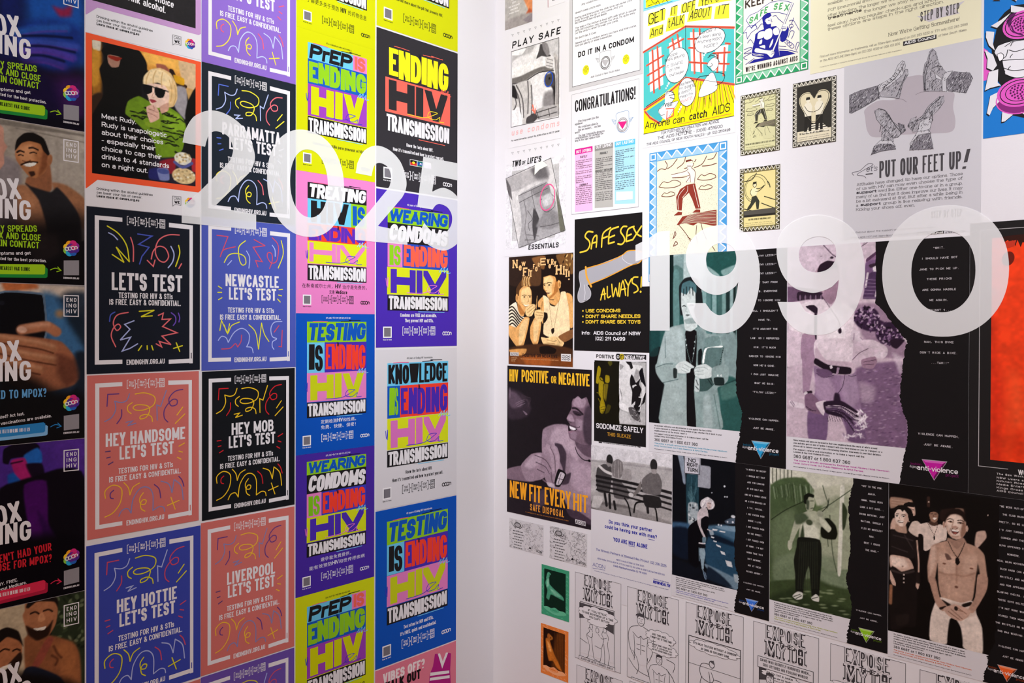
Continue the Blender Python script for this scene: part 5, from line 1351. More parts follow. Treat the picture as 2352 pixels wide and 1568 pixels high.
def draw1(d):
    d.poly([(.1, .52),(.85, .52),(.85, .95),(.1, .8)], '4f4a4e', 0); d.poly([(.1, .8),(.3, .75),(.85, .9),(.85,1.4),(.1,1.4)], PPR, 1)
    d.frame([(.12, .5),(.86, .5),(.86,1.5),(.12,1.5)], .008, DKL, 1)
    cloud(d, .5, .66, .38, .12); cloud(d, .5, .80, .2, .05)
    for i, (s, a, b_) in enumerate((('IF YOU STICK', .3, .7),('TO ONE BOYFRIEND AT A TIME', .16, .84),("YOU CAN'T GET HIV!", .32, .76))): d.text(s, a, .63 + i * .055, b_, .63 + i * .055, .036, DKL, .2,4)
    person(d, [[(.35, .9),(.31, .93),(.33, .98),(.27,1.05),(.3,1.15),(.33,1.25),(.3,1.42),(.25,1.46)], [(.38, .93),(.4,1.0),(.38,1.1),(.4,1.25),(.43,1.42),(.5,1.44)], [(.27,1.05),(.36,1.08),(.4,1.04)], [(.62, .9),(.6, .97),(.64,1.05),(.6,1.2),(.57,1.42),(.52,1.46)], [(.7, .92),(.74,1.0),(.72,1.12),(.76,1.3),(.74,1.45),(.8,1.48)], [(.64,1.12),(.66,1.3),(.66,1.46)], [(.52, .98),(.6,1.04),(.7,1.0)], [(.12,1.15),(.28,1.2)], [(.45,1.2),(.58,1.22)]])
    for x, y in ((.365, .89),(.5, .92),(.66, .88)): d.ell(x, y, .035, .045, DKL, 1, w=.009)
    d.poly([(.1,1.46),(.88,1.46),(.88,1.585),(.1,1.585)], PPR, 3).frame([(.1,1.46),(.88,1.46),(.88,1.585),(.1,1.585)], .008, DKL, 4)
    d.text('ALASTAIR GETS CARRIED AWAY', .14,1.515, .84,1.515, .036, DKL, .18,4); d.text('BY A STUPID MYTH...', .3,1.57, .7,1.57, .036, DKL, .18,4)


def man_torso(d, x, y, k, face=True):
    """line drawing of a bare-chested man from the waist up"""
    T_ = lambda q: [(x + a * k, y + b * k) for a, b in q]
    d.poly(T_([(-.05,-.3),(.05,-.3),(.07,-.2),(.04,-.12),(.2,-.06),(.24, .05),(.2, .25),(.14, .5),(-.14, .5),(-.2, .25),(-.24, .05),(-.2,-.06),(-.05,-.12),(-.07,-.2)]), PPR, 1, sm=4)
    for q in ([(-.05,-.11),(-.2,-.05),(-.25, .1),(-.21, .3),(-.12, .44)], [(.05,-.11),(.2,-.05),(.25, .1),(.22, .3),(.15, .45)], [(-.14, .06),(-.12, .25),(-.13, .48)], [(.14, .06),(.12, .25),(.13, .48)], [(-.16, .02),(-.05, .09),(0, .05),(.05, .09),(.16, .02)], [(0, .06),(.0, .36)], [(-.08, .2),(-.02, .2)], [(.02, .2),(.08, .2)], [(-.08, .28),(-.02, .28)], [(.02, .28),(.08, .28)]): d.line(T_(q), .009 * max(k, .7), DKL, 2)
    d.ell(x, y - .21 * k, .07 * k, .095 * k, PPR, 2); d.ell(x, y - .21 * k, .07 * k, .095 * k, DKL, 3, w=.009)
    d.poly(T_([(-.075,-.22),(-.07,-.31),(0,-.33),(.07,-.31),(.075,-.22),(.05,-.27),(-.04,-.27)]), '4a4549', 3)
    d.line(T_([(-.03,-.17),(0,-.155),(.035,-.17)]), .007, DKL, 3); d.line(T_([(-.045,-.23),(-.015,-.235)]), .007, DKL, 3); d.line(T_([(.015,-.235),(.045,-.23)]), .007, DKL, 3); d.line(T_([(0,-.22),(.012,-.19),(0,-.188)]), .006, DKL, 3)


def draw2(d):
    man_torso(d, .28, .72,1.0); d.line([(.12,1.05),(.2,1.15),(.24,1.3),(.2,1.42)], .009, DKL, 1); d.line([(.42,1.1),(.4,1.25),(.44,1.38)], .009, DKL, 1)
    cloud(d, .66, .7, .26, .1); cloud(d, .7, .88, .26, .1)
    for i, (s, a, b_) in enumerate((('JUST THIS ONCE...', .5, .8),("I WON'T GET IT THIS TIME!", .47, .88))): d.text(s, a, .69 + i * .05, b_, .69 + i * .05, .034, DKL, .2,4)
    for i, s in enumerate(("NO WAY, DON'T COUNT ON IT!", 'PUT A CONDOM ON', 'OR TRY SOMETHING ELSE!')): d.text(s, .5, .85 + i * .042, .88, .85 + i * .042, .028, DKL, .2,4)
    man_torso(d, .64,1.24, .8); d.line([(.78,1.18),(.9,1.3),(.97,1.48),(.99,1.55)], .01, DKL, 2); d.line([(.04,1.2),(.2,1.35),(.45,1.4)], .008, DKL, 1); d.line([(.78,1.02),(.93,1.06),(.9,1.2)], .009, DKL, 1)
    d.poly([(.1,1.5),(.86,1.5),(.86,1.58),(.1,1.58)], PPR, 3).frame([(.1,1.5),(.86,1.5),(.86,1.58),(.1,1.58)], .008, DKL, 4); d.text('A DICKHEAD GIVES GOOD ADVICE', .13,1.562, .83,1.562, .04, DKL, .18,4)


def draw3(d):
    d.frame([(.06, .52),(.95, .52),(.95,1.3),(.06,1.3)], .012, DKL, 1); d.line([(.06, .95),(.95, .95)], .006, DKL, 1)
    cloud(d, .5, .63, .4, .09)
    d.text("IT'S OKAY TO FUCK WITHOUT A CONDOM", .14, .63, .88, .63, .036, DKL, .2,4); d.text("AS LONG AS YOU DON'T CUM!", .28, .69, .76, .69, .036, DKL, .2,4)
    person(d, [[(.42, .88),(.3, .9),(.26,1.0),(.3,1.12),(.45,1.16),(.5,1.1),(.46,1.0)], [(.3,1.1),(.27,1.22),(.4,1.24)], [(.5,1.1),(.62,1.1),(.7,1.16),(.8,1.14),(.8,1.22),(.65,1.22),(.5,1.2)], [(.42,1.0),(.44,1.15)], [(.58,1.3),(.62,1.28)]])
    d.ell(.47, .87, .045, .055, DKL, 1, w=.01); d.poly([(.43, .83),(.5, .80),(.52, .87)], '5a5559', 2)
    d.poly([(.02,1.36),(.95,1.36),(.95,1.47),(.02,1.47)], PPR, 3).frame([(.02,1.36),(.95,1.36),(.95,1.47),(.02,1.47)], .008, DKL, 4); d.text('A DIRTY FAT MYTH SITS ON THE TRUTH', .06,1.44, .92,1.44, .045, DKL, .16,4)


def draw4(d):
    d.poly([(.08, .5),(.92, .5),(.92, .66),(.08, .66)], PPR, 3).frame([(.08, .5),(.92, .5),(.92, .66),(.08, .66)], .008, DKL, 4)
    d.text('DAVID WAS SECRETLY HORRIFIED WHEN...', .12, .565, .88, .565, .04, DKL, .18,4); d.text('ERIC UTTERED HIS FOOLISH WORDS!', .16, .63, .84, .63, .04, DKL, .18,4)
    d.frame([(.1, .66),(.9, .66),(.9,1.45),(.1,1.45)], .008, DKL, 1); d.poly([(.1, .66),(.3, .66),(.3, .8),(.1, .85)], '4a4549', 0)
    man_torso(d, .27, .98, .85); man_torso(d, .72,1.04, .85)
    cloud(d, .42, .72, .26, .07); cloud(d, .8, .77, .13, .06)
    d.text("Fit, I'm not a junkie", .22, .72, .62, .72, .034, DKL, .18,4); d.text('you can use my needle', .25, .77, .6, .77, .03, DKL, .18,4); d.text('Are you', .73, .76, .88, .76, .032, DKL, .18,4); d.text('crazy?', .75, .80, .87, .80, .032, DKL, .18,4)


def draw5(d):
    cloud(d, .35, .56, .38, .07); d.text('NO SEX FOR ME? I FEEL FINE!', .05, .57, .62, .57, .032, DKL, .18,4); cloud(d, .45, .68, .4, .06); man_torso(d, .5,1.0,1.)


myth((1320.8,1312), 'first expose-the-myth cartoon sheet, right of the green card, with a thought cloud', draw1, ['One boyfriend at a time can be no different to lots of boyfriends', "all the time. Love is wonderful, but it can't protect you from HIV", 'infection. HIV is a virus passed on in infected cum, blood or', 'vaginal fluids. Safe sex can stop it. Use a condom.'])
myth((1440.5,1345.3), 'second expose-the-myth sheet, with a tall bare-chested man and speech clouds', draw2, ['It only takes once. HIV is a virus passed on in', 'infected cum, blood or vaginal fluids. Safe sex', 'can stop it. Use a condom.'])
myth((1574.9,1380.7), 'third expose-the-myth cartoon sheet, with a figure crouching inside a framed panel', draw3, ['Without a condom there is a risk', 'even if nobody comes inside.', 'Safe sex can stop it.'])
myth((1730,1424.6), 'fourth expose-the-myth cartoon sheet, captioned about David being secretly horrified', draw4)
myth((1907,1476), 'fifth expose-the-myth cartoon sheet, under the gym man poster', draw5)
myth((2112,1536), 'sixth expose-the-myth sheet, only its top edge showing under the group poster', draw5)
myth((1324.2,1524.8), 'lower expose-the-myth sheet beside the orange card, cut by the bottom edge', draw3)
myth((1446,1562), 'lower expose-the-myth sheet whose very top edge alone shows, bottom edge of picture', draw1)

# ---- GET IT OFF YER CHEST cartoon and the strip above it
P = PR(R((1478.5,-110),(1640,-24)), 'cyan-edged yellow cartoon cut by the top of the picture', 'T1', '7fcfe0')
b = P.part('cartoon'); b.poly([(90,-200),(420,-290),(420,-30),(92,72)], 'f0e21a'); b.line([(80,80),(330,12)], 5, '3a8ab0', 1)
for q in ([(95,20),(130,-10),(165,30),(200,10)], [(180,45),(200,5),(215,35)], [(240,20),(265,-5),(290,15)], [(110,55),(150,40)]): b.line(q, 5, INK, 1)
P.done()
P = PR(R((1476.5,29),(1688.5,304)), 'colourful cartoon poster of thought bubbles in a barred room, lettered Anyone can catch AIDS', 'T1')
TEAL, CORAL, YEL = '4fbcbc', 'f0604a', 'f0de12'
a = P.part('picture_ground', 'teal walls over a yellow striped floor')
a.poly([(72,465),(450,230),(450,700),(72,985)], TEAL); a.poly([(450,230),(886,238),(886,770),(450,700)], TEAL); a.poly([(72,985),(450,690),(886,760),(886,1045),(72,1207)], YEL)
a.poly([(90,1010),(170,930),(330,830),(280,1000),(220,1110)], '48aeb4', 1)
for x in range(10):
    t = x / 10; a.line([(470 + 400 * t, 700 + 62 * t),(380 + 560 * t, 1040 - 130 * t)], 5, '3a2a10', 1); a.line([(490 + 400 * t, 720 + 50 * t),(400 + 560 * t, 1010 - 120 * t)], 10, 'f0a04a', 1)
for q in ([(72,470),(450,238),(886,248)], [(80,985),(270,860),(450,700),(886,760)], [(85,1005),(130,1060),(215,1110)]): a.line(q, 20, CORAL, 2, sm=0); a.line(q, 3.5, INK, 3, sm=0)
a.line([(450,230),(452,690)], 4, INK, 3); a.line([(72,1207),(886,1043)], 5, INK, 3, sm=0)
a.line([(95,960),(440,730)], 6, INK, 2); a.line([(110,980),(450,745)], 26, 'f0d020', 1)
g = P.part('barred_window', 'white panes behind coral bars')
for q in ([(120,470),(230,420),(250,760),(130,830)], [(300,390),(410,330),(420,470),(310,560)], [(490,290),(600,290),(610,650),(500,640)], [(720,420),(835,400),(815,640),(700,640)]): g.poly(q, 'f2eef2', 1)
for q in ([(150,450),(165,835)], [(195,420),(215,800)], [(100,590),(250,500)], [(105,680),(255,590)], [(115,760),(260,670)], [(330,350),(350,470)], [(375,310),(395,440)], [(290,430),(430,350)], [(520,265),(530,660)], [(575,260),(590,650)], [(470,350),(640,350)], [(480,430),(640,440)], [(480,560),(640,570)], [(740,480),(735,650)], [(800,430),(790,680)], [(700,480),(850,470)], [(700,570),(840,575)], [(810,390),(850,395)]): g.line(q, 17, CORAL, 2); g.line([(x + 8, y) for x, y in q], 3, '7a2018', 3)
k = P.part('cartoon_figure')
k.poly([(640,690),(690,650),(720,700),(730,810),(575,875),(590,780)], 'f4f0f4', 3, sm=4); k.line([(640,690),(690,650),(720,700),(728,810),(575,875),(590,780),(640,690)], 4, INK, 4)
k.poly([(655,560),(700,520),(745,540),(740,600),(700,640),(670,600),(645,590)], 'f4f0f4', 3, sm=4); k.line([(655,560),(700,520),(745,540),(740,600),(700,640),(660,610),(645,590),(655,560)], 4, INK, 4)
for q in ([(650,520),(690,500),(740,520)], [(660,505),(700,480),(745,505)], [(730,500),(755,560)], [(620,880),(625,940)], [(665,870),(680,920)], [(545,730),(580,690),(660,680)], [(715,650),(800,670),(780,740),(720,770)], [(670,600),(690,590),(685,570)]): k.line(q, 5, INK, 5)
k = P.part('cartoon_figure'); k.poly([(270,830),(330,820),(350,880),(330,920),(385,910),(345,990),(280,1080),(205,1010),(235,960),(262,930)], 'f4f0f4', 3, sm=4); k.line([(270,830),(330,820),(350,880),(330,920),(385,910),(345,980),(280,1080),(230,1105)], 4, INK, 4); k.line([(262,930),(240,965),(208,990),(225,1035),(265,1030)], 4, INK, 4)
for q in ([(270,850),(300,820),(345,840)], [(300,860),(350,850)], [(310,880),(345,885)]): k.line(q, 6, INK, 5)
k.line([(275,980),(345,975),(340,1040),(280,1070),(285,1000)], 10, CORAL, 5, sm=0); k.text('VISIT', 262,968,335,948,34, INK, .16,6)
for cx, cy, rx, ry, rot, ls in ((372,588,122,155,-8,(('I hope', 285,525,378,490,0),("She's playing", 265,560,440,505,0),('it SAFE', 280,612,428,572,1),('on the', 305,648,400,615,0),('outside!', 305,690,435,655,0))),
                            (668,365,152,104,6,(('I wonder if', 553,320,728,275,0),("He's been doing", 533,358,765,315,0),('Anything RISKY', 555,395,780,355,1),('INSIDE?', 615,435,738,412,0))),(462,828,88,128,6,(('Just because', 405,775,525,735,0),("I'm INSIDE", 395,815,535,778,1),("it doesn't", 388,858,505,815,0),("mean I'm", 398,890,515,850,0),('SAFE', 412,932,515,890,1)))):
    s = P.part('thought_bubble'); s.ell(cx, cy, rx + 3, ry + 3, INK, 4, rot); s.ell(cx, cy, rx - 2, ry - 2, 'f6f2f6', 5, rot)
    st = P.part('bubble_text', parent=s)
    for t, x0, y0, x1, y1, red in ls: st.text(t, x0, y0, x1, y1,27, '2a2628' if not red or ' ' in t else 'e0483c', .11,6, flat=False, jit=.12)
    for i in range(3): s.ell(cx + rx * (-.6 if cx != 668 else -.25) - 12 * i, cy + ry * 1.05 + 22 * i, 10 - 2 * i, 12 - 2 * i, 'f4f0f4', 4)
h = P.part('headline', 'black hand lettering on yellow blocks')
for q in ([(115,122),(272,80),(262,180),(108,238)], [(318,68),(380,50),(372,140),(305,150)], [(412,40),(540,0),(535,90),(405,125)], [(570,-10),(880,-80),(870,0),(560,60)], [(130,255),(250,215),(248,310),(120,355)], [(290,160),(445,130),(438,240),(270,288)], [(480,105),(690,55),(680,170),(462,198)], [(720,60),(842,30),(842,165),(705,172)]): h.poly(q, 'ece03a', 0)
for s, x0, y0, x1, y1, hh in (('GET', 115,232,262,178,100),('IT', 318,140,372,122,75),('OFF', 418,118,535,82,88),('YER CHEST', 585,58,900,-40,80),('And', 130,340,240,305,75),('tALK', 290,255,430,215,85),('ABOUT', 480,175,668,145,80),('IT', 740,130,820,118,85)): h.text(s, x0, y0, x1, y1, hh, INK, .085,1, flat=False, jit=.12, slant=.12)
h = P.part('caption', 'large hand lettering'); h.text('Anyone can', 85,1160,440,1095,62, INK, .11,4, flat=False, jit=.1, slant=.1); h.text('catch', 482,1082,640,1050,66, INK, .15,4, flat=False, jit=.08, slant=.1); h.text('AIDS', 690,1042,848,1000,78, INK, .1,4, flat=False, slant=.12)
h.line([(380,1118),(560,1085),(860,1022)], 4, 'e07a4a', 4); b = P.part('contact_text')
b.M = Map('R', 'T1')
for s, x0, y0, x1, y1, hh in (('FOR FURTHER INFORMATION and ADVICE', 230,1212,752,1102,26, ),('CONTACT', 362,1205,495,1185,24),('THE AIDS HOTLINE - (008) 451600', 195,1258,782,1148,28),('THE AIDS COUNCIL OF NEW SOUTH WALES - ph (02) 2110499', 98,1312,852,1178,24)): b.text(s, x0, y0, x1, y1, hh, INK, .13,1, flat=False, jit=.14)
P.done()

# ---- KEEP IT UP / SAFE SEX with green zigzags
r = R((1690.9,-118),(1856.5,163.8)); r = (r[0], rv(1690.9,194.4), r[2], rv(1690.9,194.4) + (r[2] - r[0]) * 1.42)
P = PR(r, 'green zigzag-bordered poster of a flag-bearing man, lettered SAFE SEX', 'T1', 'efe6da')
zigzag(P, r, .108,7,10, '2f9a63', '8fcaa8', 'efe8ea'); NV = '20208c'
d = P.part('woodcut', 'navy woodcut of a muscular man holding a banner pole')
CR_ = 'f1e8e0'; d.M = Map('R', (1695,0,160 / 896))
for q in ([(105,262),(150,200),(260,150),(330,90),(420,30),(540,8),(640,18),(712,45),(680,100),(642,190),(520,160),(420,165),(330,210),(270,275),(190,335),(170,360)], [(130,340),(65,430),(110,415),(120,500),(170,420),(245,365),(230,312),(190,330)]): d.poly(q, CR_, 1); d.line(q, 7, NV, 2, sm=0, closed=True)
for q in ([(215,520),(225,440),(280,395),(420,345),(490,335),(530,370),(545,430),(525,540),(520,620),(540,735),(430,755),(350,745),(190,720),(175,690),(195,590)], [(130,822),(210,765),(350,742),(430,752),(540,735),(530,650),(640,655),(742,688),(560,730),(300,785)], [(545,525),(540,420),(600,380),(640,335),(656,370),(645,450),(610,525),(570,542)], [(312,240),(325,205),(375,168),(415,163),(432,200),(380,250),(362,300),(425,305),(425,345),(335,380)]): d.poly(q, NV, 2)
for q in ([(345,270),(365,242),(400,228),(432,205),(446,240),(440,282),(420,306),(380,312),(360,292)], [(250,490),(265,422),(330,400),(345,420),(320,485),(262,502)], [(330,475),(352,390),(420,365),(445,420),(430,482),(372,512)], [(450,385),(500,352),(530,390),(525,442),(470,450)], [(285,522),(312,510),(305,562),(270,566)], [(215,645),(240,620),(330,640),(420,650),(440,638),(470,670),(452,722),(420,737),(370,692),(290,682),(225,672)], [(565,352),(585,310),(625,308),(636,350),(610,397),(565,392)], [(405,600),(430,530),(455,500),(445,560),(415,610)], [(275,600),(345,580),(350,625),(330,620)]): d.poly(q, CR_, 3, sm=3)
d.line([(452,650),(700,50)], 20, CR_, 4, sm=0); d.line([(442,650),(690,50)], 5, NV, 5, sm=0); d.line([(464,650),(712,52)], 5, NV, 5, sm=0); d.poly([(565,355),(585,312),(625,310),(634,350),(610,394)], CR_, 6)
for q in ([(570,345),(625,350)], [(566,365),(622,370)], [(430,700),(465,680)], [(435,670),(470,660)], [(390,262),(410,262)], [(425,280),(442,278)], [(425,240),(435,262),(425,266)], [(355,262),(350,285),(362,288)], [(250,380),(300,310),(335,320)], [(450,210),(490,200),(520,240),(580,290)], [(660,270),(710,260),(745,310),(790,390)], [(690,300),(720,230)], [(665,400),(690,340)], [(665,320),(700,310),(710,340),(680,360),(660,345),(665,320)], [(650,480),(680,400),(725,410),(690,500)], [(735,640),(760,550),(790,555),(750,650)], [(615,500),(720,580),(690,620),(600,540)], [(630,520),(640,560),(665,540),(670,590),(695,570)], [(125,555),(165,510),(215,590)], [(80,640),(160,610),(180,625),(80,690),(170,680),(75,740),(120,770)], [(530,590),(620,600)], [(190,690),(330,710)], [(200,705),(300,722)], [(100,830),(210,750)], [(530,630),(640,640),(770,670)], [(175,365),(215,325),(245,345)]): d.line(q, 6, NV if q[0] not in ((190,690),(200,705)) else CR_, 7)
h = P.part('banner_text', 'green slanted lettering', M=d.M, lev=4)
for c, x, y, k in (('S', 138,308,50),('A', 205,268,52),('F', 282,216,38),('E', 335,178,42),('S', 455,133,48),('E', 524,128,44),('X', 590,145,58)): h.text(c, x, y, x + k, y - 12,82, '4fa564', .2,1, flat=False, slant=.2)
h = P.part('headline'); h.text('KEEP IT UP', 985,72,1440,-42,75, '3a2f2c', .18,1, track=.12)
h = P.part('caption'); h.text("WE'RE WINNING AGAINST AIDS", 990,645,1458,550,44, '3a3230', .16,1, track=.12); P.done()


# ---- the blindfolded man: large blue-bordered sheet, and the three small cards
def blindfold(d, m, ink, fill, sky):
    """clouds, a man with his arms out stepping off a cliff; m maps T2 pixels"""
    d.M = m
    for q in ([(192,290),(230,265),(270,270),(285,230),(265,195)], [(285,265),(330,235),(375,175)], [(375,260),(430,215),(450,160)], [(440,262),(500,240),(545,180)], [(530,255),(600,220),(640,150)], [(600,240),(660,235),(728,215)], [(650,180),(700,170),(728,120)]): d.line(q, 7, ink, 2)
    for x, y, s in ((310,400,1),(295,493, .62),(640,335, .85),(630,428, .62)):
        q = [(x - 98 * s, y + 28 * s),(x - 60 * s, y - 18 * s),(x - 20 * s, y - 10 * s),(x + 30 * s, y - 32 * s),(x + 80 * s, y - 22 * s),(x + 95 * s, y + 5 * s),(x + 40 * s, y + 30 * s),(x - 40 * s, y + 38 * s)]
        d.poly(q, sky, 2, sm=5); d.line(q + q[:1], 6, ink, 3)
    d.poly([(455,205),(510,190),(520,230),(505,255),(535,290),(530,390),(455,385),(465,320),(330,345),(322,320),(440,285),(470,260),(458,240)], 'efe6d6', 3); d.line([(455,205),(510,190),(520,230),(505,255),(535,290),(530,390)], 5, ink, 4)
    for q in ([(322,318),(440,290),(475,265)], [(330,345),(430,340),(490,320)], [(470,290),(490,330),(455,385)], [(465,240),(500,240)], [(490,320),(495,385)]): d.line(q, 5, ink, 4)
    d.poly([(450,190),(500,178),(505,192),(455,206)], ink, 4); d.line([(455,212),(520,205),(540,225)], 9, sky, 5)
    d.poly([(460,410),(535,395),(560,500),(585,620),(540,625),(510,540),(480,480),(425,530),(415,640),(375,635),(365,520),(400,450)], fill, 3)
    for q in ([(470,420),(465,470),(420,525)], [(520,410),(555,560),(570,610)], [(385,630),(385,520),(440,440)]): d.line(q, 4, 'f0e8da', 4)
    d.poly([(345,685),(385,650),(420,655),(415,680)], fill, 4); d.poly([(510,660),(545,630),(582,632),(582,655)], fill, 4)
    d.poly([(370,770),(420,695),(560,660),(728,632),(728,780),(680,775),(560,750),(520,775),(440,755),(390,770)], fill, 2)
    for k in range(9): d.line([(400 + 8 * k, 765 - 9 * k),(560,745 - 10 * k),(720,760 - 14 * k)], 3, 'c8b0a4' if k % 2 else sky, 3)
    d.poly([(390,770),(440,755),(520,775),(590,755),(728,785),(728,1010),(520,1010),(490,905),(440,830)], sky, 2)
    for q in ([(390,770),(440,830),(490,905),(495,945)], [(550,775),(545,860),(560,940)], [(590,755),(605,820),(640,900)], [(340,890),(355,830),(362,860),(335,895)], [(340,960),(360,920),(378,940),(340,962)], [(470,880),(500,900)], [(690,960),(715,1000)]): d.line(q, 6, ink, 3)


def speckle(P, r, n, c, seed, lo, M):
    s = P.part('speckle_pattern'); s.M = M; s.lev = 1; z = random.Random(seed)
    for _ in range(n):
        x, y = z.random(), z.random() ** .75
        u, v = r[0] + x * (r[2] - r[0]), r[3] - (lo + y * (1 - lo)) * (r[3] - r[1]); k = .0007
        s.add([(u - k, v - k * z.random()),(u + k * z.random(), v - k),(u + k * .6, v + k)], c if z.random() < .7 else 'a89078')


uA, uB, vT, vB = ru(1490.2), ru(1668.4), rv(1490,352.5), rv(1490,646.5)
uS0, uS1, vS1 = ru(1474.6), ru(1692), rv(1476,347); vTeal = rv(1493,588.3); uTeal = ru(1491.6)
P = PR((uS0, vN + .0005, uS1, vS1), 'blue zigzag-bordered poster of a blindfolded man stepping off a cliff', 'T2', 'e6e1e6', shape=[(uS0, vN + .0005),(uTeal, vN + .0005),(uTeal, vTeal),(uS1, vTeal),(uS1, vS1),(uS0, vS1)])
P.clip_r = (uS0, vTeal + .0003, uS1, vS1)
c = P.part('picture_ground'); c.poly([(185,190),(740,116),(740,1050),(185,1060)], 'e6dfc6', 0)
rB = (uA, vB, uB, vT); zz = (rB[0] + .02, vTeal, rB[2] - .022, vT - .02)
s = P.part('sky', 'pale green sky above the clouds'); s.poly([(190,190),(735,118),(735,215),(600,245),(430,262),(300,265),(190,290)], 'dfe0c4', 1)
speckle(P, zz, 2600, '7a5440', 5, .2, P.M)
d = P.part('woodcut', 'dark red woodcut of the striding man', lev=1); blindfold(d, Map('R', 'T2'), '6e2a20', '8a3428', 'dedfc0')
zigzag(P, rB, .102,6,11, '4a96d0', '9cc0e4', 'ece8f0')
P.clip_r = (uS0, vN + .0005, uTeal, vTeal)
b = P.part('border_end', 'strip of blue border beside the teal photo'); b.poly([(116,1050),(131,1050),(131,1282),(116,1282)], '5a9ccc', 0); b.poly([(122,1215),(129,1215),(129,1275),(122,1275)], W, 1); P.done()


def small_card(tl, br, label, col, ink, mid, draw):
    r = R(tl, br); P = PR(r, label, 'T1', col, name='card', cat='card', group='zigzag-bordered cards')
    M, A = zigzag(P, r, .105,8,13, ink, mid, 'e9e2d4'); d = P.part('woodcut', M=M, lev=1); draw(P, d, M, A, r); P.done()


def card1(P, d, M, A, r):
    src = (ru(1460 + 190 * .2551), rv(1460 + 190 * .2551,320 + 1000 * .2551), ru(1460 + 728 * .2551), rv(1460 + 728 * .2551,320 + 118 * .2551))
    b = .11 * (r[2] - r[0]); dst = (r[0] + b, r[1] + .25 * (r[3] - r[1]), r[2] - b, r[3] - b)
    speckle(P, dst, 500, '8a8468', 9, .2, M); blindfold(d, Map('R', 'T2', src, dst), '4a4634', '3f3c30', 'd2cca0'); d.M = M
    t = P.part('caption', M=M); t.text('PUTTING NOT BEING BLINDFOLD IS NOT AS SAFE AS IT LOOKS', .13,1.22, .87,1.22, .04, ink2, .2,1); t.para(['You could be taking a risk without', 'knowing it. Find out the facts and talk', 'to your partner before you start. Safe', 'sex is up to both of you.'], .14,1.28, .86, .045, .02, '8a8460', 'l')


ink2 = '3a3628'


def card2(P, d, M, A, r):
    d.poly([(.105, .105),(.895, .105),(.895,1.12),(.105,1.12)], '33302c', 0)
    d.poly([(.5, .42),(.4, .27),(.24, .27),(.15, .4),(.22, .62),(.5, .98),(.78, .62),(.86, .4),(.76, .27),(.6, .27)], 'ddd0b0', 1, sm=5); d.line([(.5, .42),(.4, .29),(.25, .29),(.17, .4),(.24, .62),(.5, .95),(.76, .62),(.83, .4),(.75, .29),(.6, .29),(.5, .42)], .012, '5a5448', 2)
    for x, s in ((.36,1),(.62,-1)):
        d.poly([(x - .06, .5),(x + .06, .5),(x + .1, .6),(x + .07, .8),(x - .07, .8),(x - .11, .6)], 'e9e0cc', 2); d.poly([(x - .08, .8),(x + .08, .8),(x + .08,1.14),(x + .02,1.14),(x, .9),(x - .02,1.14),(x - .09,1.14)], '2a2724', 2); d.ell(x, .44, .045, .06, 'e9e0cc', 2); d.poly([(x - .05, .43),(x - .04, .37),(x + .04, .37),(x + .05, .43)], '2a2724', 3); d.line([(x - .08 * s, .56),(x + .0, .68),(x + .12 * s, .72)], .012, '4a443c', 3)
    for i in range(4): d.poly([(.42 - .05 * i, 1.0 + .05 * i),(.7 + .05 * i, 1.0 + .05 * i),(.72 + .05 * i, 1.03 + .05 * i),(.4 - .05 * i, 1.03 + .05 * i)], 'efe6d4', 1)
    t = P.part('caption', M=M); t.text('THE AIDS VIRUS DOESN\'T DISCRIMINATE. EVER', .16,1.2, .84,1.2, .04, '2e2a28', .2,1); t.para(['Anyone can catch it and anyone can', 'pass it on. Look after one another.', 'Use condoms and plenty of lube and', 'never share needles.'], .14,1.27, .86, .045, .02, '77706a', 'l')


def card3(P, d, M, A, r):
    for q, w in (([(.12, .3),(.3, .28),(.42, .14)], .02),([(.12, .95),(.3,1.0)], .02),([(.55, .85),(.88,1.0)], .02),([(.62, .7),(.88, .8)], .02)): d.line(q, w, '3f3a2c', 1)
    d.ell(.42, .5, .3, .33, '4a4636', 1, w=.012, a0=10, a1=250); d.ell(.4, .5, .25, .28, '4a4636', 1, w=.008, a0=10, a1=250)
    d.poly([(.3, .5),(.42, .46),(.46, .56),(.42, .66),(.3, .66),(.27, .58)], 'ece0b4', 2); d.line([(.3, .5),(.27, .58),(.31, .66)], .012, '3f3a2c', 3); d.line([(.42, .5),(.52, .5),(.62, .44)], .014, '3f3a2c', 3); d.line([(.4, .57),(.5, .55),(.62, .45)], .014, '3f3a2c', 3); d.line([(.7, .36),(.74, .42),(.76, .5)], .02, '3f3a2c', 3)
    d.ell(.38, .4, .045, .06, 'ece0b4', 2); d.ell(.38, .4, .045, .06, '3f3a2c', 3, w=.01); d.poly([(.33, .4),(.34, .34),(.43, .335),(.42, .38)], '2e2a22', 4)
    d.poly([(.31, .68),(.42, .66),(.5, .8),(.48, .98),(.43, .98),(.4, .8),(.28, .95),(.18,1.0),(.2, .93),(.28, .82)], '3a3a30', 2)
    d.poly([(.105,1.0),(.895, .98),(.895,1.1),(.105,1.1)], '55504a', 2); d.poly([(.105,1.1),(.895,1.1),(.895,1.15),(.105,1.15)], '2e2a26', 2)
    t = P.part('caption', M=M); t.text('CAN YOU AVOID IT YOUR WHOLE LIFE?', .22,1.23, .78,1.23, .04, ink2, .22,1); t.para(['Sooner or later you will have to', 'think about it. Find out the facts', 'and learn how to protect yourself', 'and those you love.'], .15,1.30, .85, .045, .02, '8a8058', 'l')


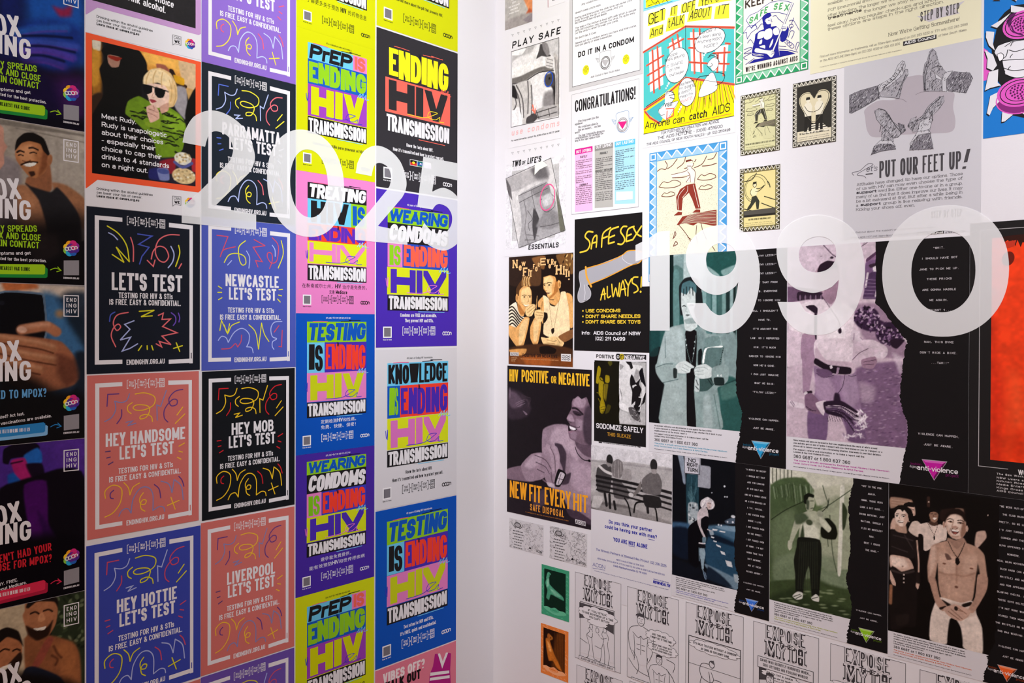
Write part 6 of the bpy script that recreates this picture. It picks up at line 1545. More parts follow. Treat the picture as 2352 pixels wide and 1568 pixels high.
small_card((1701.5,220.5),(1791,344.5), 'small khaki card of a man stepping off a cliff, above the whip-swinging one', 'd6d0a2', '3f3a28', '8a846c', card1)
small_card((1821.3,193),(1920.3,324.5), 'small cream and black card of two men before a heart', 'e2d6bc', '3a3632', '9a9488', card2)
small_card((1699.6,389),(1791,525.5), 'small yellow card of a man swinging a looped whip', 'e6d494', '3a3424', '8a8058', card3)

# ---- STEP BY STEP and LET'S PUT OUR FEET UP
r = R((1862,-60),(2253.5,88.5)); P = PR(r, 'pale yellow text poster cut by the top of the picture, lettered STEP BY STEP', 'T5', 'e8e0c2')
b = P.part('body_text', lev=1); G = '6e665c'
for s, x0, y0, x1, y1, bd in (('HIV is manageable. There are many treatments that are now', 205,-40,1090,-225,0),('available. We are learning to take better care of ourselves,', 200,18,1090,-170,0),('PCP (pneumonia) and how to prevent it, along with many', 202,66,1090,-118,0),('other infections. The longer we are on the right', 198,110,900,-30,0),('treatments', 200,147,455,88,1),('the longer we stay well. If you', 470,88,1000,-25,0),('feel okay, having regular check-ups and knowing', 198,186,1090,6,0),('these options are steps in the right direction.', 198,228,1068,26,0)): b.text(s, x0, y0, x1, y1,22, '4e463e' if bd else G, .22 if bd else .1,1, serif=0 if bd else 1.2)
h = P.part('headline', 'condensed lettering over a pale starburst', lev=1); h.poly([(868,122),(930,118),(1000,60),(1120,40),(1230,5),(1160,70),(1190,100),(1060,130),(960,165)], 'cfc6cc', 0)
h.text('STEP BY STEP', 895,162,1187,98,75, '55504e', .14,2, track=.1); b = P.part('caption', lev=1); b.text("Now We're Getting Somewhere!", 655,275,1187,152,28, G, .1,1, serif=1.2)
b = P.part('contact_text', lev=1); b.text('Find out more information on treatments, call us (10am-6pm weekdays) on (02) 283 3222 or TTY only (02) 283 2088', 142,434,1250,190,18, '8a8278', .12,1); b.text('or the AIDS HOTLINE (8am-8pm) on (02) 332 4000 or 008 451 600', 142,468,742,334,18, '8a8278', .12,1)
b.poly([(765,312),(1016,258),(1016,292),(765,345)], '3a3638', 1); b.text('AIDS Council', 775,335,1006,285,22, 'f0ecea', .2,2); b.text('of New South Wales', 1030,276,1240,232,18, '8a8278', .12,1, slant=.2); b.text('Funded by the Department of Community Services and Health through the Australian Federation of AIDS Organisations', 142,508,755,378,9, 'a0988c', .14,1); P.done()
r = R((1939,156),(2252.3,540)); r = (r[0], rv(1939,551), r[2], rv(1939,153)); P = PR(r, 'grey poster with drawings of shoes, lettered PUT OUR FEET UP', 'T5', 'cbc7cd')
c = P.part('cushion', 'mauve-grey cushion blob'); c.poly([(740,610),(830,570),(920,570),(960,640),(920,690),(1010,680),(1090,690),(1150,700),(1140,800),(1158,910),(1130,985),(1000,1000),(760,1010),(560,1030),(500,990),(480,880),(480,820),(580,755),(720,740)], 'b4aab2', 0, sm=5)
c.line([(860,710),(900,692),(960,685)], 3, '8a8088', 1); c.line([(710,740),(760,745),(790,765)], 3, '8a8088', 1)
K2 = Map('R', (1940,110,310 / 1111)); SA_, LG_, LT_ = 'a6a1a8', '827d85', 'c6c2c8'
for lb, pols, lines in (('laced boots resting crossed', (([(40,390),(130,350),(275,310),(290,340),(285,410),(160,485),(60,538),(40,535)], LG_, 210),([(330,340),(400,290),(470,220),(500,175),(520,178),(522,220),(480,290),(450,415),(280,400),(285,370)], SA_, 60),([(275,310),(340,275),(400,235),(440,140),(475,105),(495,115),(500,150),(480,220),(400,290),(330,340),(285,370)], LT_, 50)), [[(310,330),(400,265),(455,200),(490,130)], [(430,400),(470,300),(505,220)]] + [[(330 + 22 * i, 300 - 24 * i),(348 + 22 * i, 312 - 24 * i)] for i in range(7)] + [[(270,320),(285,420)]]),
                        ('boots with soles toward the viewer', (([(840,230),(900,195),(1030,205),(1055,250),(1000,370),(850,355),(830,290)], LG_, 210),([(645,220),(660,130),(680,108),(705,170),(745,215),(750,250),(800,265),(800,355),(655,355)], SA_, 90),([(680,105),(700,30),(725,8),(750,30),(770,110),(800,160),(830,195),(800,250),(740,200),(700,170)], SA_, 80),([(800,250),(830,200),(890,190),(838,262),(840,358),(805,358)], LT_, 8)), [[(660,345),(655,220),(676,130)], [(664,345),(668,230),(686,150)], [(690,120),(704,50),(722,20)], [(715,175),(760,150),(800,155)], [(725,345),(720,290),(760,250)]]),
                        ('slip-on shoe and turned-up trouser', (([(310,660),(360,655),(395,720),(402,772),(300,775)], SA_, 60),([(245,520),(280,500),(330,510),(370,560),(400,610),(440,640),(480,690),(440,735),(400,742),(350,680),(305,640),(265,590)], SA_, 150),([(440,618),(490,640),(502,680),(470,705)], LG_, 30),([(240,820),(290,780),(390,775),(422,832),(300,850),(220,878)], LG_, 120),([(240,815),(290,765),(385,760),(420,812),(380,790),(290,790)], LT_, 8)), [[(280,500),(335,518),(378,580),(420,640),(460,690),(460,712)], [(300,640),(290,690)]]),
                        ('low shoe and cuffed trouser', (([(620,610),(700,570),(722,590),(700,680),(600,690)], LT_, 30),([(520,640),(550,580),(590,570),(545,672)], SA_, 30),([(545,660),(580,600),(640,560),(690,480),(780,400),(815,400),(820,440),(780,500),(720,560),(620,610),(590,690),(560,692)], SA_, 150),([(545,790),(610,715),(705,700),(730,830),(535,842)], LG_, 170),([(538,790),(600,690),(690,675),(712,702),(605,722),(548,806)], LT_, 10)), [[(560,680),(590,610),(650,570),(700,490),(790,408)], [(700,530),(720,555),(725,600)], [(715,525),(725,545),(708,558)]])):
    s = P.part('shoe_drawing', 'hatched ink drawing of ' + lb, M=K2); z = random.Random(len(lb))
    for i, (pol, fl, n_) in enumerate(pols):
        s.poly(pol, fl, 1 + i * .8); s.line(pol + pol[:1], 3, '4a464c', 1.4 + i * .8, sm=0); xs, ys = [p[0] for p in pol], [p[1] for p in pol]; k = 0
        for _ in range(n_ * 6):
            x, y = min(xs) + (max(xs) - min(xs)) * z.random(), min(ys) + (max(ys) - min(ys)) * z.random(); ins = False
            for j in range(len(pol)):
                (xa, ya),(xb, yb) = pol[j - 1], pol[j]
                if (ya > y) != (yb > y) and x < (xb - xa) * (y - ya) / (yb - ya) + xa: ins = not ins
            if ins: s.pen([(x - 4, y + 6),(x + 3 + 4 * z.random(), y - 6 - 4 * z.random())], 3.4, '413d43' if k % 4 else 'c8c4ca', 1.4 + i * .8); k += 1
            if k > n_: break
    for q in lines: s.line(q, 4.5, '3f3b41', 5)
h = P.part('headline', lev=1); h.text('PUT OUR FEET UP', 587,1335,1200,1265,130, '4a464a', .165,1, track=.06); h.text('!', 1208,1268,1262,1262,145, '4a464a', .17,1, slant=.22, fit=False)
h.line([(395,1315),(385,1295),(440,1280),(500,1230),(540,1235),(480,1270),(420,1310),(470,1320),(487,1335)], 3.5, '55515a', 1); h.text("et's", 488,1290,570,1278,40, '55515a', .1,1, slant=.2); h.line([(487,1307),(535,1302)], 8, '4a464a', 1)
b = P.part('body_text', lev=1); G = '5c585c'
for s, x0, y0, x1, y1, bd in (('Attitudes have changed. So have our options. Those', 418,1395,1213,1312,0),('of us with HIV can now even choose the type of', 415,1427,1212,1345,0),('support', 415,1456,565,1442,1),("we'd like. Either one-to-one or in a group,", 578,1440,1211,1384,0),('many of us find that it does improve our lives. It may', 415,1488,1210,1418,0),('be a bit awkward at first. But after a while, being in', 415,1520,1210,1450,0),('a', 413,1552,428,1551,0),('support', 446,1546,597,1536,1),('group is like relaxing with friends.', 615,1534,1208,1484,0),('Kicking your shoes off, even.', 413,1582,852,1548,0)): b.text(s, x0, y0, x1, y1,21, '47434a' if bd else G, .24 if bd else .11,1, serif=0 if bd else 1.2, flat=False)
b = P.part('contact_text', M=Map('R', 'T6'), lev=1); b.text('To find out about the support we offer, call us (10am-6pm)', 690,330,1500,250,17, '77737a', .12,1); b.text('or the AIDS HOTLINE (8am-8pm) on (02) 332 4000', 690,365,1330,330,17, '77737a', .12,1); b.poly([(1325,305),(1582,290),(1582,322),(1325,340)], '3a3638', 1); b.text('AIDS Council', 1335,335,1572,318,22, 'f0ecea', .2,2); b.text('of New South Wales', 1595,318,1790,302,20, '77737a', .12,1, slant=.2); b.text('Funded by the Department of Community Services and Health', 690,402,1080,385,9, '6a666a', .2,1)
h = P.part('caption', M=Map('R', 'T6'), lev=1); h.text('STEP BY STEP', 1460,175,1755,150,70, '55504e', .14,2, track=.1); P.done()

# ---- pop-art telephone
r = R((2254.6,-60),(2500,260)); r = (ru(2254.6), rv(2253.8,319), ru(2254.6) + .38, rv(2254,-120)); P = PR(r, 'bright blue pop-art poster of a hand gripping a pink telephone', 'T5', '1d78cc'); PK = 'e05ac0'; BK = '1d1a1e'; WH = 'e6e2e8'
d = P.part('torn_paper', 'white torn-paper flaps with black edges')
d.poly([(1352,350),(1400,380),(1440,470),(1400,600),(1352,610)], PK, 0)
d.poly([(1480,150),(1530,90),(1600,40),(1750,20),(1750,900),(1560,860),(1480,760),(1500,640),(1440,560),(1430,380),(1460,250)], BK, 1)
for q in ([(1575,40),(1690,60),(1690,110),(1575,90)], [(1425,195),(1500,150),(1575,95),(1530,150),(1470,210)], [(1390,235),(1450,240),(1440,330),(1455,380),(1410,340),(1388,280)], [(1378,375),(1440,410),(1470,490),(1440,530),(1395,510),(1400,440)], [(1380,680),(1410,540),(1480,520),(1475,620),(1500,640),(1420,660)], [(1395,850),(1420,720),(1480,690),(1490,760),(1440,810),(1415,865)], [(1510,840),(1590,860),(1530,910),(1505,915)], [(1440,0),(1480,-30),(1500,0)], [(1545,-30),(1600,-40),(1620,10)], [(1648,840),(1750,850),(1750,900),(1690,870)]): d.poly([(x - 6, y + 10) for x, y in q], BK, 2); d.poly(q, WH, 3)
for cx, cy, rx, ry in ((1660,185,130,105),(1640,690,150,110)):
    d = P.part('telephone_end', 'magenta perforated handset end', lev=3)
    if cy > 400: d.ell(1640,740,155,110, '8a2878', 1); d.ell(1640,740,155,110, PK, 2, w=8)
    d.ell(cx, cy, rx, ry, PK, 3); d.ell(cx, cy, rx * .86, ry * .82, BK, 4, w=6); d.ell(cx, cy, rx * .62, ry * .6, BK, 4, w=5)
    for i in range(3):
        for k in range(5 + 5 * i): a_ = 2 * math.pi * k / (5 + 5 * i); d.ell(cx + rx * (.14 + .16 * i) * math.cos(a_), cy + ry * (.14 + .15 * i) * math.sin(a_),7,8, '5a1a50', 4, n=8)
d = P.part('telephone_shade', lev=3); d.poly([(1540,160),(1570,110),(1620,90),(1590,140),(1560,210)], '5a1a58', 4); d.line([(1580,195),(1600,240),(1660,262)], 10, '5a1a58', 4)
d = P.part('hand', 'white line-drawn gripping hand', lev=8)
d.poly([(1450,390),(1480,345),(1530,325),(1600,305),(1750,290),(1750,590),(1600,585),(1535,560),(1520,500),(1510,450),(1480,440)], WH, 0)
for q in ([(1530,350),(1560,330),(1600,310),(1750,290)], [(1560,375),(1620,385),(1750,340)], [(1550,375),(1540,420),(1510,445)], [(1510,455),(1570,450),(1750,440)], [(1520,510),(1600,530),(1750,510)], [(1535,560),(1620,585),(1750,560)], [(1450,395),(1475,345),(1535,320)], [(1510,455),(1515,500),(1530,540)]): d.line(q, 5, BK, 1)
d.poly([(1470,410),(1500,398),(1520,415),(1515,445),(1490,460)], 'f4f0f4', 1); d.line([(1470,410),(1500,398),(1520,415),(1515,445),(1490,460),(1470,410)], 4, BK, 2)
for x, y in ((1580,330),(1575,420),(1560,510)): d.line([(x - 6, y + 15),(x, y),(x + 12, y - 12)], 5, BK, 1)
P.done()
# ================================================================== right wall: printed photographs
# ---- sepia couple
P = PR(R((1169,590.6),(1315.5,842.7)), 'sepia photo poster of two people at a bar, lettered New Fit For Every Hit', 'S5', '241812')
p = P.photo('photograph', base='231711', cell=.0015)
SK, SL, DK = 'e8ab68', 'f6cc90', '231711'
p.poly([(110,500),(330,500),(400,620),(390,770),(110,760)], '33221a', 14).poly([(320,520),(440,500),(430,620),(360,590)], '8a5c34', 14).poly([(540,490),(690,480),(690,660),(610,640),(560,560)], '7a5430', 12).poly([(300,620),(400,600),(395,760),(310,760)], '5a3c26', 10)
for k in range(12): p.ell(580 + 110 * p.rs.rand(),490 + 130 * p.rs.rand(),16,7,('d8a860', '1d130d', 'e8c080')[k % 3], 4, .8,180 * p.rs.rand())
V4 = Map('R', (1165,630,150 / 791)); p.M = V4
p.poly([(22,400),(105,335),(130,420),(160,500),(210,520),(230,590),(150,660),(22,615)], 'f3e4cc', 4)
for i in range(6): p.line([(20,410 + 42 * i),(60,390 + 40 * i),(100,430 + 38 * i),(150,505 + 34 * i),(200,540 + 26 * i)], 17, DK, 2)
p.poly([(140,170),(185,135),(260,140),(292,200),(298,290),(290,370),(230,410),(200,500),(160,500),(130,430),(125,350),(120,260)], SK, 5).poly([(190,170),(270,160),(290,250),(280,340),(220,390),(170,330),(165,240)], SL, 20).poly([(128,350),(165,390),(210,470),(170,490),(135,430)], 'b87840', 12)
p.poly([(108,250),(110,170),(150,100),(185,60),(260,50),(290,130),(262,150),(200,140),(150,190),(140,260)], '5a3a20', 6)
for k in range(11): p.line([(180 + 11 * k, 140),(182 + 9 * k, 80),(196 + 9 * k, 20 + 5 * (k % 3))], 9,('e0aa66', '8a5a30', 'f2c88a')[k % 3], 3)
p.ell(117,285,20,50, SK, 3).ell(120,285,8,28, '9a6030', 5).lines([[(180,258),(205,250),(232,258)], [(252,258),(272,252),(290,258)]], 7, '4a2c18', 3)
for x in (208,275): p.ell(x, 272,17,8, '6a3f22', 3).ell(x, 272,8,7, DK, 2)
p.line([(245,270),(262,320),(246,334)], 5, 'b5763c', 3).poly([(190,362),(230,372),(270,362),(258,382),(218,388)], 'fdf0d8', 2).line([(186,360),(222,388),(262,376)], 5, '5f3418', 2)
p.poly([(440,60),(450,0),(600,0),(640,70),(652,110),(625,160),(640,250),(600,300),(520,300),(490,270),(470,215),(440,170)], SK, 5).poly([(445,50),(520,20),(560,60),(540,150),(540,240),(500,250),(470,200),(448,160)], SL, 18).poly([(590,60),(625,120),(615,200),(540,280),(500,288),(560,220)], 'b9783e', 14)
p.poly([(435,30),(440,-40),(600,-40),(650,20),(655,80),(620,70),(600,90),(580,30),(520,10),(480,20)], DK, 5).ell(630,120,24,50, SK, 3,1,8).ell(630,122,10,28, 'a8703a', 5)
p.lines([[(440,118),(462,108)], [(478,110),(505,98),(535,104)]], 9, DK, 3).ell(450,130,10,8, DK, 3).ell(508,128,17,8, DK, 3).line([(468,120),(452,190),(478,196)], 5, 'a8703a', 3).poly([(468,222),(522,214),(505,236),(480,240)], '5f3018', 3).line([(486,224),(515,220)], 5, 'f4dcb8', 2)
p.poly([(500,300),(560,310),(640,240),(650,300),(600,380),(520,350)], 'dfa464', 8).poly([(430,260),(500,290),(520,370),(580,385),(640,300),(650,215),(710,215),(750,400),(760,640),(740,720),(560,770),(440,720),(445,560)], 'fadcae', 5).poly([(715,225),(790,270),(800,620),(760,640),(745,400)], SK, 8).poly([(370,340),(435,270),(445,440),(430,600),(390,470)], SK, 8)
p.line([(505,320),(545,655)], 4, '8a6038', 2).line([(640,250),(568,655)], 4, '8a6038', 2).poly([(535,660),(565,650),(570,690),(550,725),(535,700)], '2a1b12', 3)
p.poly([(440,460),(485,470),(490,530),(450,590),(435,540)], DK, 6).poly([(22,615),(110,640),(210,520),(270,530),(240,700),(190,880),(120,880),(22,740)], SK, 5).poly([(150,640),(215,540),(255,550),(190,820),(140,850)], SL, 16).poly([(335,520),(410,560),(400,700),(370,840),(320,855),(280,770),(280,640)], SK, 5).poly([(320,560),(390,580),(360,800),(320,800)], SL, 18)
p.poly([(222,410),(270,365),(330,360),(345,395),(300,500),(250,510),(222,480)], SL, 4).lines([[(240,430),(310,370)], [(245,465),(340,390)], [(262,500),(335,420)]], 5, '9a6432', 2).poly([(335,440),(390,425),(440,450),(442,520),(405,580),(345,540),(330,490)], SL, 4).lines([[(345,455),(430,468)], [(345,490),(430,500)], [(370,530),(425,525)]], 5, '9a6432', 2)
p.line([(362,262),(352,420)], 9, 'e8b070', 2).line([(426,330),(416,440)], 7, '9c6a3a', 2).poly([(360,395),(400,400),(400,425),(370,420)], DK, 3)
p.poly([(410,760),(480,770),(540,750),(620,760),(690,830),(640,896),(480,890),(430,830)], SL, 5).poly([(620,750),(800,660),(800,760),(690,820)], '8a5c38', 8).lines([[(480,790),(560,810),(600,800)], [(490,830),(580,840)], [(600,770),(640,830)]], 5, '8a5a30', 3)
p.M = P.M
p.poly([(110,1330),(400,1290),(690,1340),(690,1510),(110,1490)], '4a2d1a', 16).poly([(115,1345),(270,1335),(250,1390),(160,1400)], 'd99a58', 10).poly([(390,1320),(470,1310),(540,1340),(520,1380),(400,1380)], '1d130d', 6).poly([(110,1400),(690,1420),(690,1510),(110,1480)], '8a4a20', 30, .8).poly([(240,1410),(480,1400),(470,1490),(280,1480)], 'b8622a', 40, .7)
p.grain(.05)
h = P.part('headline', 'orange cut-out lettering with dark edges', lev=2)
for dx, c, wt, lv in ((0, '2a1a12', .3,0),(0, 'f2bd80', .2,1)):
    for s, x, y, hh, ww in (('N', 148,610,75,44),('e', 203,632,62,26),('w', 228,590,50,36),('F', 240,682,78,40),('I', 288,680,62,10),('T', 298,690,62,26),('F', 330,615,42,18),('o', 350,640,58,22),('R', 374,600,40,18),('E', 396,585,66,50),('v', 455,570,56,24),('e', 470,612,52,22),('R', 494,580,54,22),('y', 518,585,52,22),('H', 536,668,88,52),('I', 602,670,80,16),('T', 618,690,72,26),('!', 648,715,82,14)): h.text(s, x - (3 if lv == 0 else 0), y + (3 if lv == 0 else 0), x + ww + (3 if lv == 0 else 0), y + (3 if lv == 0 else 0), hh + (6 if lv == 0 else 0), c, wt, lv, serif=.3 if hh > 60 else 0)
b = P.part('footer_text', lev=2); b.text('POSITIVE OR NEGATIVE', 235,1410,550,1418,30, '2a1812', .22,0); b.text('This is a message by the gay men at risk project of the AIDS Council', 218,1430,560,1445,11, 'c88a58', .2,0); b.para(['THE AIDS COUNCIL', 'OF NEW SOUTH', 'WALES 1992'], 135,1420,190,14,8, 'd8a878', 'l')
b = P.part('footer_logo', 'white boxed wave logo', lev=2); b.poly([(583,1380),(672,1384),(672,1452),(583,1446)], 'e0dad8', 0)
for i in range(3): b.line([(592,1402 + 16 * i),(606,1394 + 16 * i),(620,1404 + 16 * i),(634,1396 + 16 * i),(648,1406 + 16 * i),(664,1398 + 16 * i)], 5, '1c1a2a', 1)
b.poly([(124,1366),(202,1368),(202,1402),(124,1398)], 'c8c0bc', 0); b.text('ACON', 132,1396,196,1398,24, '77707a', .13,1); P.done()

# ---- HIV POSITIVE OR NEGATIVE
P = PR(R((1165.4,839.3),(1357.6,1216.5)), 'dark purple photo poster of two men with a packet, lettered NEW FIT EVERY HIT', 'S6', '231c22')
p = P.photo('photograph', base='221b20', cell=.0016)
Y1 = Map('R', (1160,870,200 / 717)); p.M = Y1
p.poly([(20,90),(60,80),(130,110),(190,170),(215,240),(190,300),(120,330),(30,320)], '3a2e38', 30).poly([(40,100),(100,120),(150,190),(130,230),(60,240),(30,190)], '5d4c5a', 24).ell(40,115,9,40, '75626f', 8)
p.lines([[(95,215),(130,195),(160,185)], [(105,228),(140,212),(165,200)], [(90,200),(125,182),(158,172)]], 5, '8a7685', 4, .8).poly([(145,262),(165,270),(185,290),(172,298)], '7d6a78', 4)
for k in range(9): p.line([(130 + 8 * k, 120 + 4 * k),(150 + 8 * k, 165),(190,170 + 8 * k)], 3, '54444f', 3, .7)
p.M = P.M
p.poly([(400,620),(500,575),(620,590),(720,800),(815,850),(815,1290),(560,1200),(420,1050),(390,800)], '9b8493', 12).poly([(480,620),(600,600),(680,750),(700,900),(600,800),(470,740)], 'bba3b2', 40).poly([(640,900),(815,950),(815,1200),(650,1100)], 'b39bab', 50)
p.poly([(500,740),(560,750),(600,830),(590,1000),(640,990),(620,1080),(560,1090),(570,960),(530,860)], '463844', 14)
p.M = Y1
p.poly([(560,420),(720,420),(720,640),(650,625),(590,560),(575,510)], '64505e', 10).poly([(548,240),(550,190),(575,145),(640,140),(720,160),(720,520),(640,540),(575,512),(535,490),(522,450),(520,400),(535,375),(515,345),(506,322),(528,280)], '7d6574', 5)
p.poly([(558,200),(580,150),(640,145),(670,190),(640,240),(570,225)], 'a88f9f', 18).poly([(510,322),(530,290),(555,300),(570,350),(530,348)], 'a58c9c', 7).poly([(590,330),(650,350),(650,420),(600,420),(580,370)], 'a08898', 22).poly([(540,430),(590,440),(580,500),(540,480)], '957d8d', 12).poly([(660,240),(720,230),(720,540),(660,520),(640,400)], '4c3d49', 26)
p.poly([(540,160),(570,80),(640,60),(720,70),(720,260),(690,200),(670,150),(630,165),(600,140),(575,160)], '221a20', 7).lines([[(556,240),(590,245),(640,290)]], 15, '2a2027', 5).poly([(556,262),(600,268),(640,295),(600,305),(570,290)], '3c2f39', 7).line([(580,285),(620,300)], 5, '15100f', 2).lines([[(515,348),(545,358)], [(520,375),(600,400),(615,390)]], 5, '3d303a', 4)
p.poly([(522,385),(560,395),(592,412),(580,425),(545,420),(526,440),(520,410)], '2a1d25', 4).poly([(530,388),(560,398),(586,412),(565,422),(538,412)], 'efe8ee', 2).lines([[(546,396),(543,410)], [(562,402),(558,418)]], 2, '8a7a86', 1).poly([(522,430),(550,428),(575,428),(550,440),(528,445)], '8f6f80', 4)
p.M = P.M
p.line([(675,770),(700,830),(750,880),(815,890)], 8, '1d161b', 2).ell(797,888,14,11, '140f13', 2)
p.poly([(90,960),(210,930),(330,960),(330,1060),(250,1065),(90,1040)], '846c7b', 10).poly([(210,930),(300,830),(400,820),(450,900),(470,960),(440,1010),(380,1050),(260,1060)], '9d8594', 8)
p.poly([(240,930),(310,845),(380,830),(380,900),(300,960)], 'b9a1b0', 26).lines([[(330,840),(420,880),(470,960)], [(340,900),(420,940),(455,1000)], [(350,960),(410,990)]], 6, '4c3c48', 4)
p.poly([(395,790),(460,750),(520,770),(545,850),(540,950),(500,990),(450,900)], 'a58d9c', 8).lines([[(440,760),(480,850),(490,980)], [(490,765),(525,860),(520,950)]], 36, 'b29aa9', 10).lines([[(462,770),(500,860),(505,985)]], 6, '584652', 4)
p.poly([(530,960),(600,1000),(545,1110),(495,1095)], '1c161a', 3).poly([(548,985),(588,1008),(548,1090),(512,1088)], 'c9bcc6', 3).lines([[(555,1000),(530,1085)], [(530,1040),(575,1050)]], 5, '3a2c36', 2).lines([[(470,990),(478,1060),(500,1090)], [(400,1050),(450,1085),(500,1100)]], 14, '75606e', 6).poly([(430,1070),(490,1085),(500,1120),(450,1110)], 'c4b2be', 8)
p.poly([(90,1090),(400,1100),(560,1170),(600,1300),(815,1400),(815,1480),(90,1330)], '2a2128', 30).poly([(300,1180),(420,1130),(440,1240),(340,1300)], '5a4856', 26, .8).poly([(580,1180),(815,1280),(815,1400),(640,1330)], '8d7686', 24).poly([(600,1300),(700,1320),(815,1400),(815,1440),(640,1370)], '4a3a48', 14)
p.grain(.06)
h = P.part('headline', 'yellow condensed lettering', lev=2)
for s, x0, x1, y0, y1, hh in (('HIV', 112,188,207,210,103),('POSITIVE', 217,447,212,226,106),('OR', 470,515,222,226,62),('NEGATIVE', 535,800,230,255,105)): h.text(s, x0, y0, x1, y1, hh, 'f6bc2c', .15,1, track=.05)
h = P.part('headline', 'orange condensed lettering', lev=2)
for s, x0, x1, y0, y1, hh in (('NEW', 116,262,1200,1226,145),('FIT', 282,388,1232,1254,145),('EVERY', 414,638,1262,1304,150),('HIT', 660,784,1310,1340,150)): h.text(s, x0, y0, x1, y1, hh, 'f5a326', .13,1, track=.05)
h.text('SAFE DISPOSAL', 290,1310,580,1375,58, 'ee9c3a', .13,1, track=.16); h.text('A message by the gay men operating from the AIDS Council of NSW', 250,1325,620,1412,9, 'a86a30', .2,1)
b = P.part('footer_logo', 'white boxed letters', lev=2)
for i, c in enumerate('ACON'): x, y = 677 + 23 * i, 1387 + 6 * i; b.poly([(x, y),(x + 20, y + 5),(x + 20, y + 44),(x, y + 39)], 'dcd4da', 0); b.text(c, x + 3, y + 36, x + 17, y + 40,30, '2a2228', .15,1)
P.done()

# ---- two torsos, POSITIVE or NEGATIVE
r = R((1364.8,810),(1485.5,1029)); P = PR((r[0], rv(1365,1012), ru(1485), rv(1365,810)), 'black and yellow poster of two bare torsos side by side, headed POSITIVE or NEGATIVE', 'S6', PAPER)
vb_ = P.r[1]
a = P.part('panel', 'black panel'); a.poly([(838,40),(1290,40),(1290,800),(838,800)], '1b181a', 0)
p = P.photo('photograph', (ru(1366), rv(1366,822 + 148), ru(1484), rv(1366,827)), '19160f', .0015, lev=2)
p.poly([(840,20),(1058,20),(1056,640),(840,640)], '1c190e', 2, sm=0).poly([(1058,20),(1290,20),(1290,640),(1056,640)], 'b5b1b2', 2, sm=0)
p.M = Map('R', (1364,825,122 / 705))
p.poly([(50,110),(68,85),(95,130),(80,230),(60,320),(30,310),(35,220)], 'a48e16', 8).poly([(70,240),(110,250),(140,330),(150,420),(140,560),(155,640),(120,720),(85,700),(75,600),(95,520),(65,460),(65,330)], 'a08a16', 12).poly([(155,210),(205,220),(210,290),(190,315),(150,300)], '9a8418', 10).poly([(140,330),(190,330),(180,430),(160,560),(140,470)], '75651a', 14).poly([(185,40),(230,10),(245,60),(215,90)], '4f4a18', 10).poly([(180,600),(230,620),(200,700),(150,720)], '4a4214', 12)
p.lines([[(20,330),(30,430),(60,520),(80,610)], [(75,230),(90,270),(130,290)], [(130,330),(125,480),(140,560)]], 10, '17140a', 6).lines([[(40,440),(90,460),(70,470)], [(60,520),(90,580)]], 9, '8a7818', 4).lines([[(90,640),(150,620)], [(85,670),(160,660)], [(95,700),(160,690)], [(110,730),(140,640)]], 5, '2c260c', 3)
p.poly([(340,30),(440,20),(520,70),(640,90),(660,200),(600,300),(540,330),(520,480),(530,640),(450,700),(342,560)], 'd9d5d6', 5).poly([(345,60),(395,90),(370,130),(345,135)], '9c9899', 4).poly([(560,130),(610,170),(600,260),(560,300),(530,240)], 'aaa5a6', 14)
p.poly([(500,200),(525,230),(560,310),(620,250),(600,330),(635,400),(610,480),(640,560),(600,760),(530,640),(545,560),(500,600),(510,440),(480,330),(480,260)], '1d191b', 10).poly([(600,170),(645,110),(662,200),(690,350),(660,370),(625,290)], '17141a', 6).poly([(630,300),(680,365),(682,440),(660,500),(625,500),(640,430)], 'dad6d7', 5).lines([[(600,500),(660,505)], [(640,520),(620,600),(600,625)], [(625,620),(610,690)]], 15, 'dcd8d9', 4).poly([(660,500),(690,440),(680,560),(640,600)], '1d191b', 5)
p.poly([(420,20),(470,10),(500,40),(520,110),(490,130),(470,80),(445,60)], '262224', 5).poly([(510,350),(550,335),(570,345),(540,360),(520,385)], 'cfcbcc', 4).poly([(535,570),(550,560),(545,600),(530,610)], 'd2cecf', 4).poly([(340,560),(400,590),(470,630),(460,690),(400,680),(340,640)], 'e6e2e3', 5).line([(345,390),(368,470),(372,540)], 7, '3a3638', 4)
p.poly([(460,640),(530,640),(600,740),(620,830),(540,800),(480,730)], '5b5658', 8)
for k in range(26): x, y = 465 + 130 * p.rs.rand(),650 + 180 * p.rs.rand(); p.line([(x, y),(x + 18, y + 26 - 50 * p.rs.rand())], 6,('1d191b', 'cac6c7', '8a8587')[k % 3], 3)
p.poly([(342,680),(440,720),(500,840),(345,840)], 'c6c2c3', 14); p.M = P.M
p.poly([(840,560),(1290,585),(1290,680),(840,660)], '19160f', 3, sm=0); p.grain(.06)
h = P.part('headline', lev=3, M=Map('R', 'S5')); h.poly([(890,1376),(1352,1390),(1352,1442),(890,1430)], 'e6e0e4', 0); h.poly([(1145,1384),(1350,1390),(1350,1436),(1145,1430)], '1c181a', .5)
h.text('POSITIVE', 900,1420,1060,1424,34, '1c181a', .2,1, track=.1); h.text('NEGATIVE', 1155,1430,1337,1434,36, 'ece6ea', .2,1, track=.1); h.ell(1098,1405,27,31, '1a171a', 1); h.ell(1130,1407,24,30, 'b09a22', 1.5); h.text('o', 1086,1422,1108,1422,38, 'ece6ea', .16,2.5); h.text('r', 1120,1424,1140,1424,42, '2a2410', .16,2.5)
h = P.part('caption', lev=3); h.text('SODOMIZE SAFELY', 857,608,1260,652,46, 'e8e2e6', .18,1, track=.07); h.text('THIS SLEAZE', 952,675,1155,697,32, 'b8862c', .17,1, track=.1)
P.done()
P = PR((P.r[0], rv(1365,1028), P.r[2], vb_ - .0005), 'thin white strip of sponsor marks beneath the two-torso poster', 'S6', PAPER, name='caption_strip', cat='label')
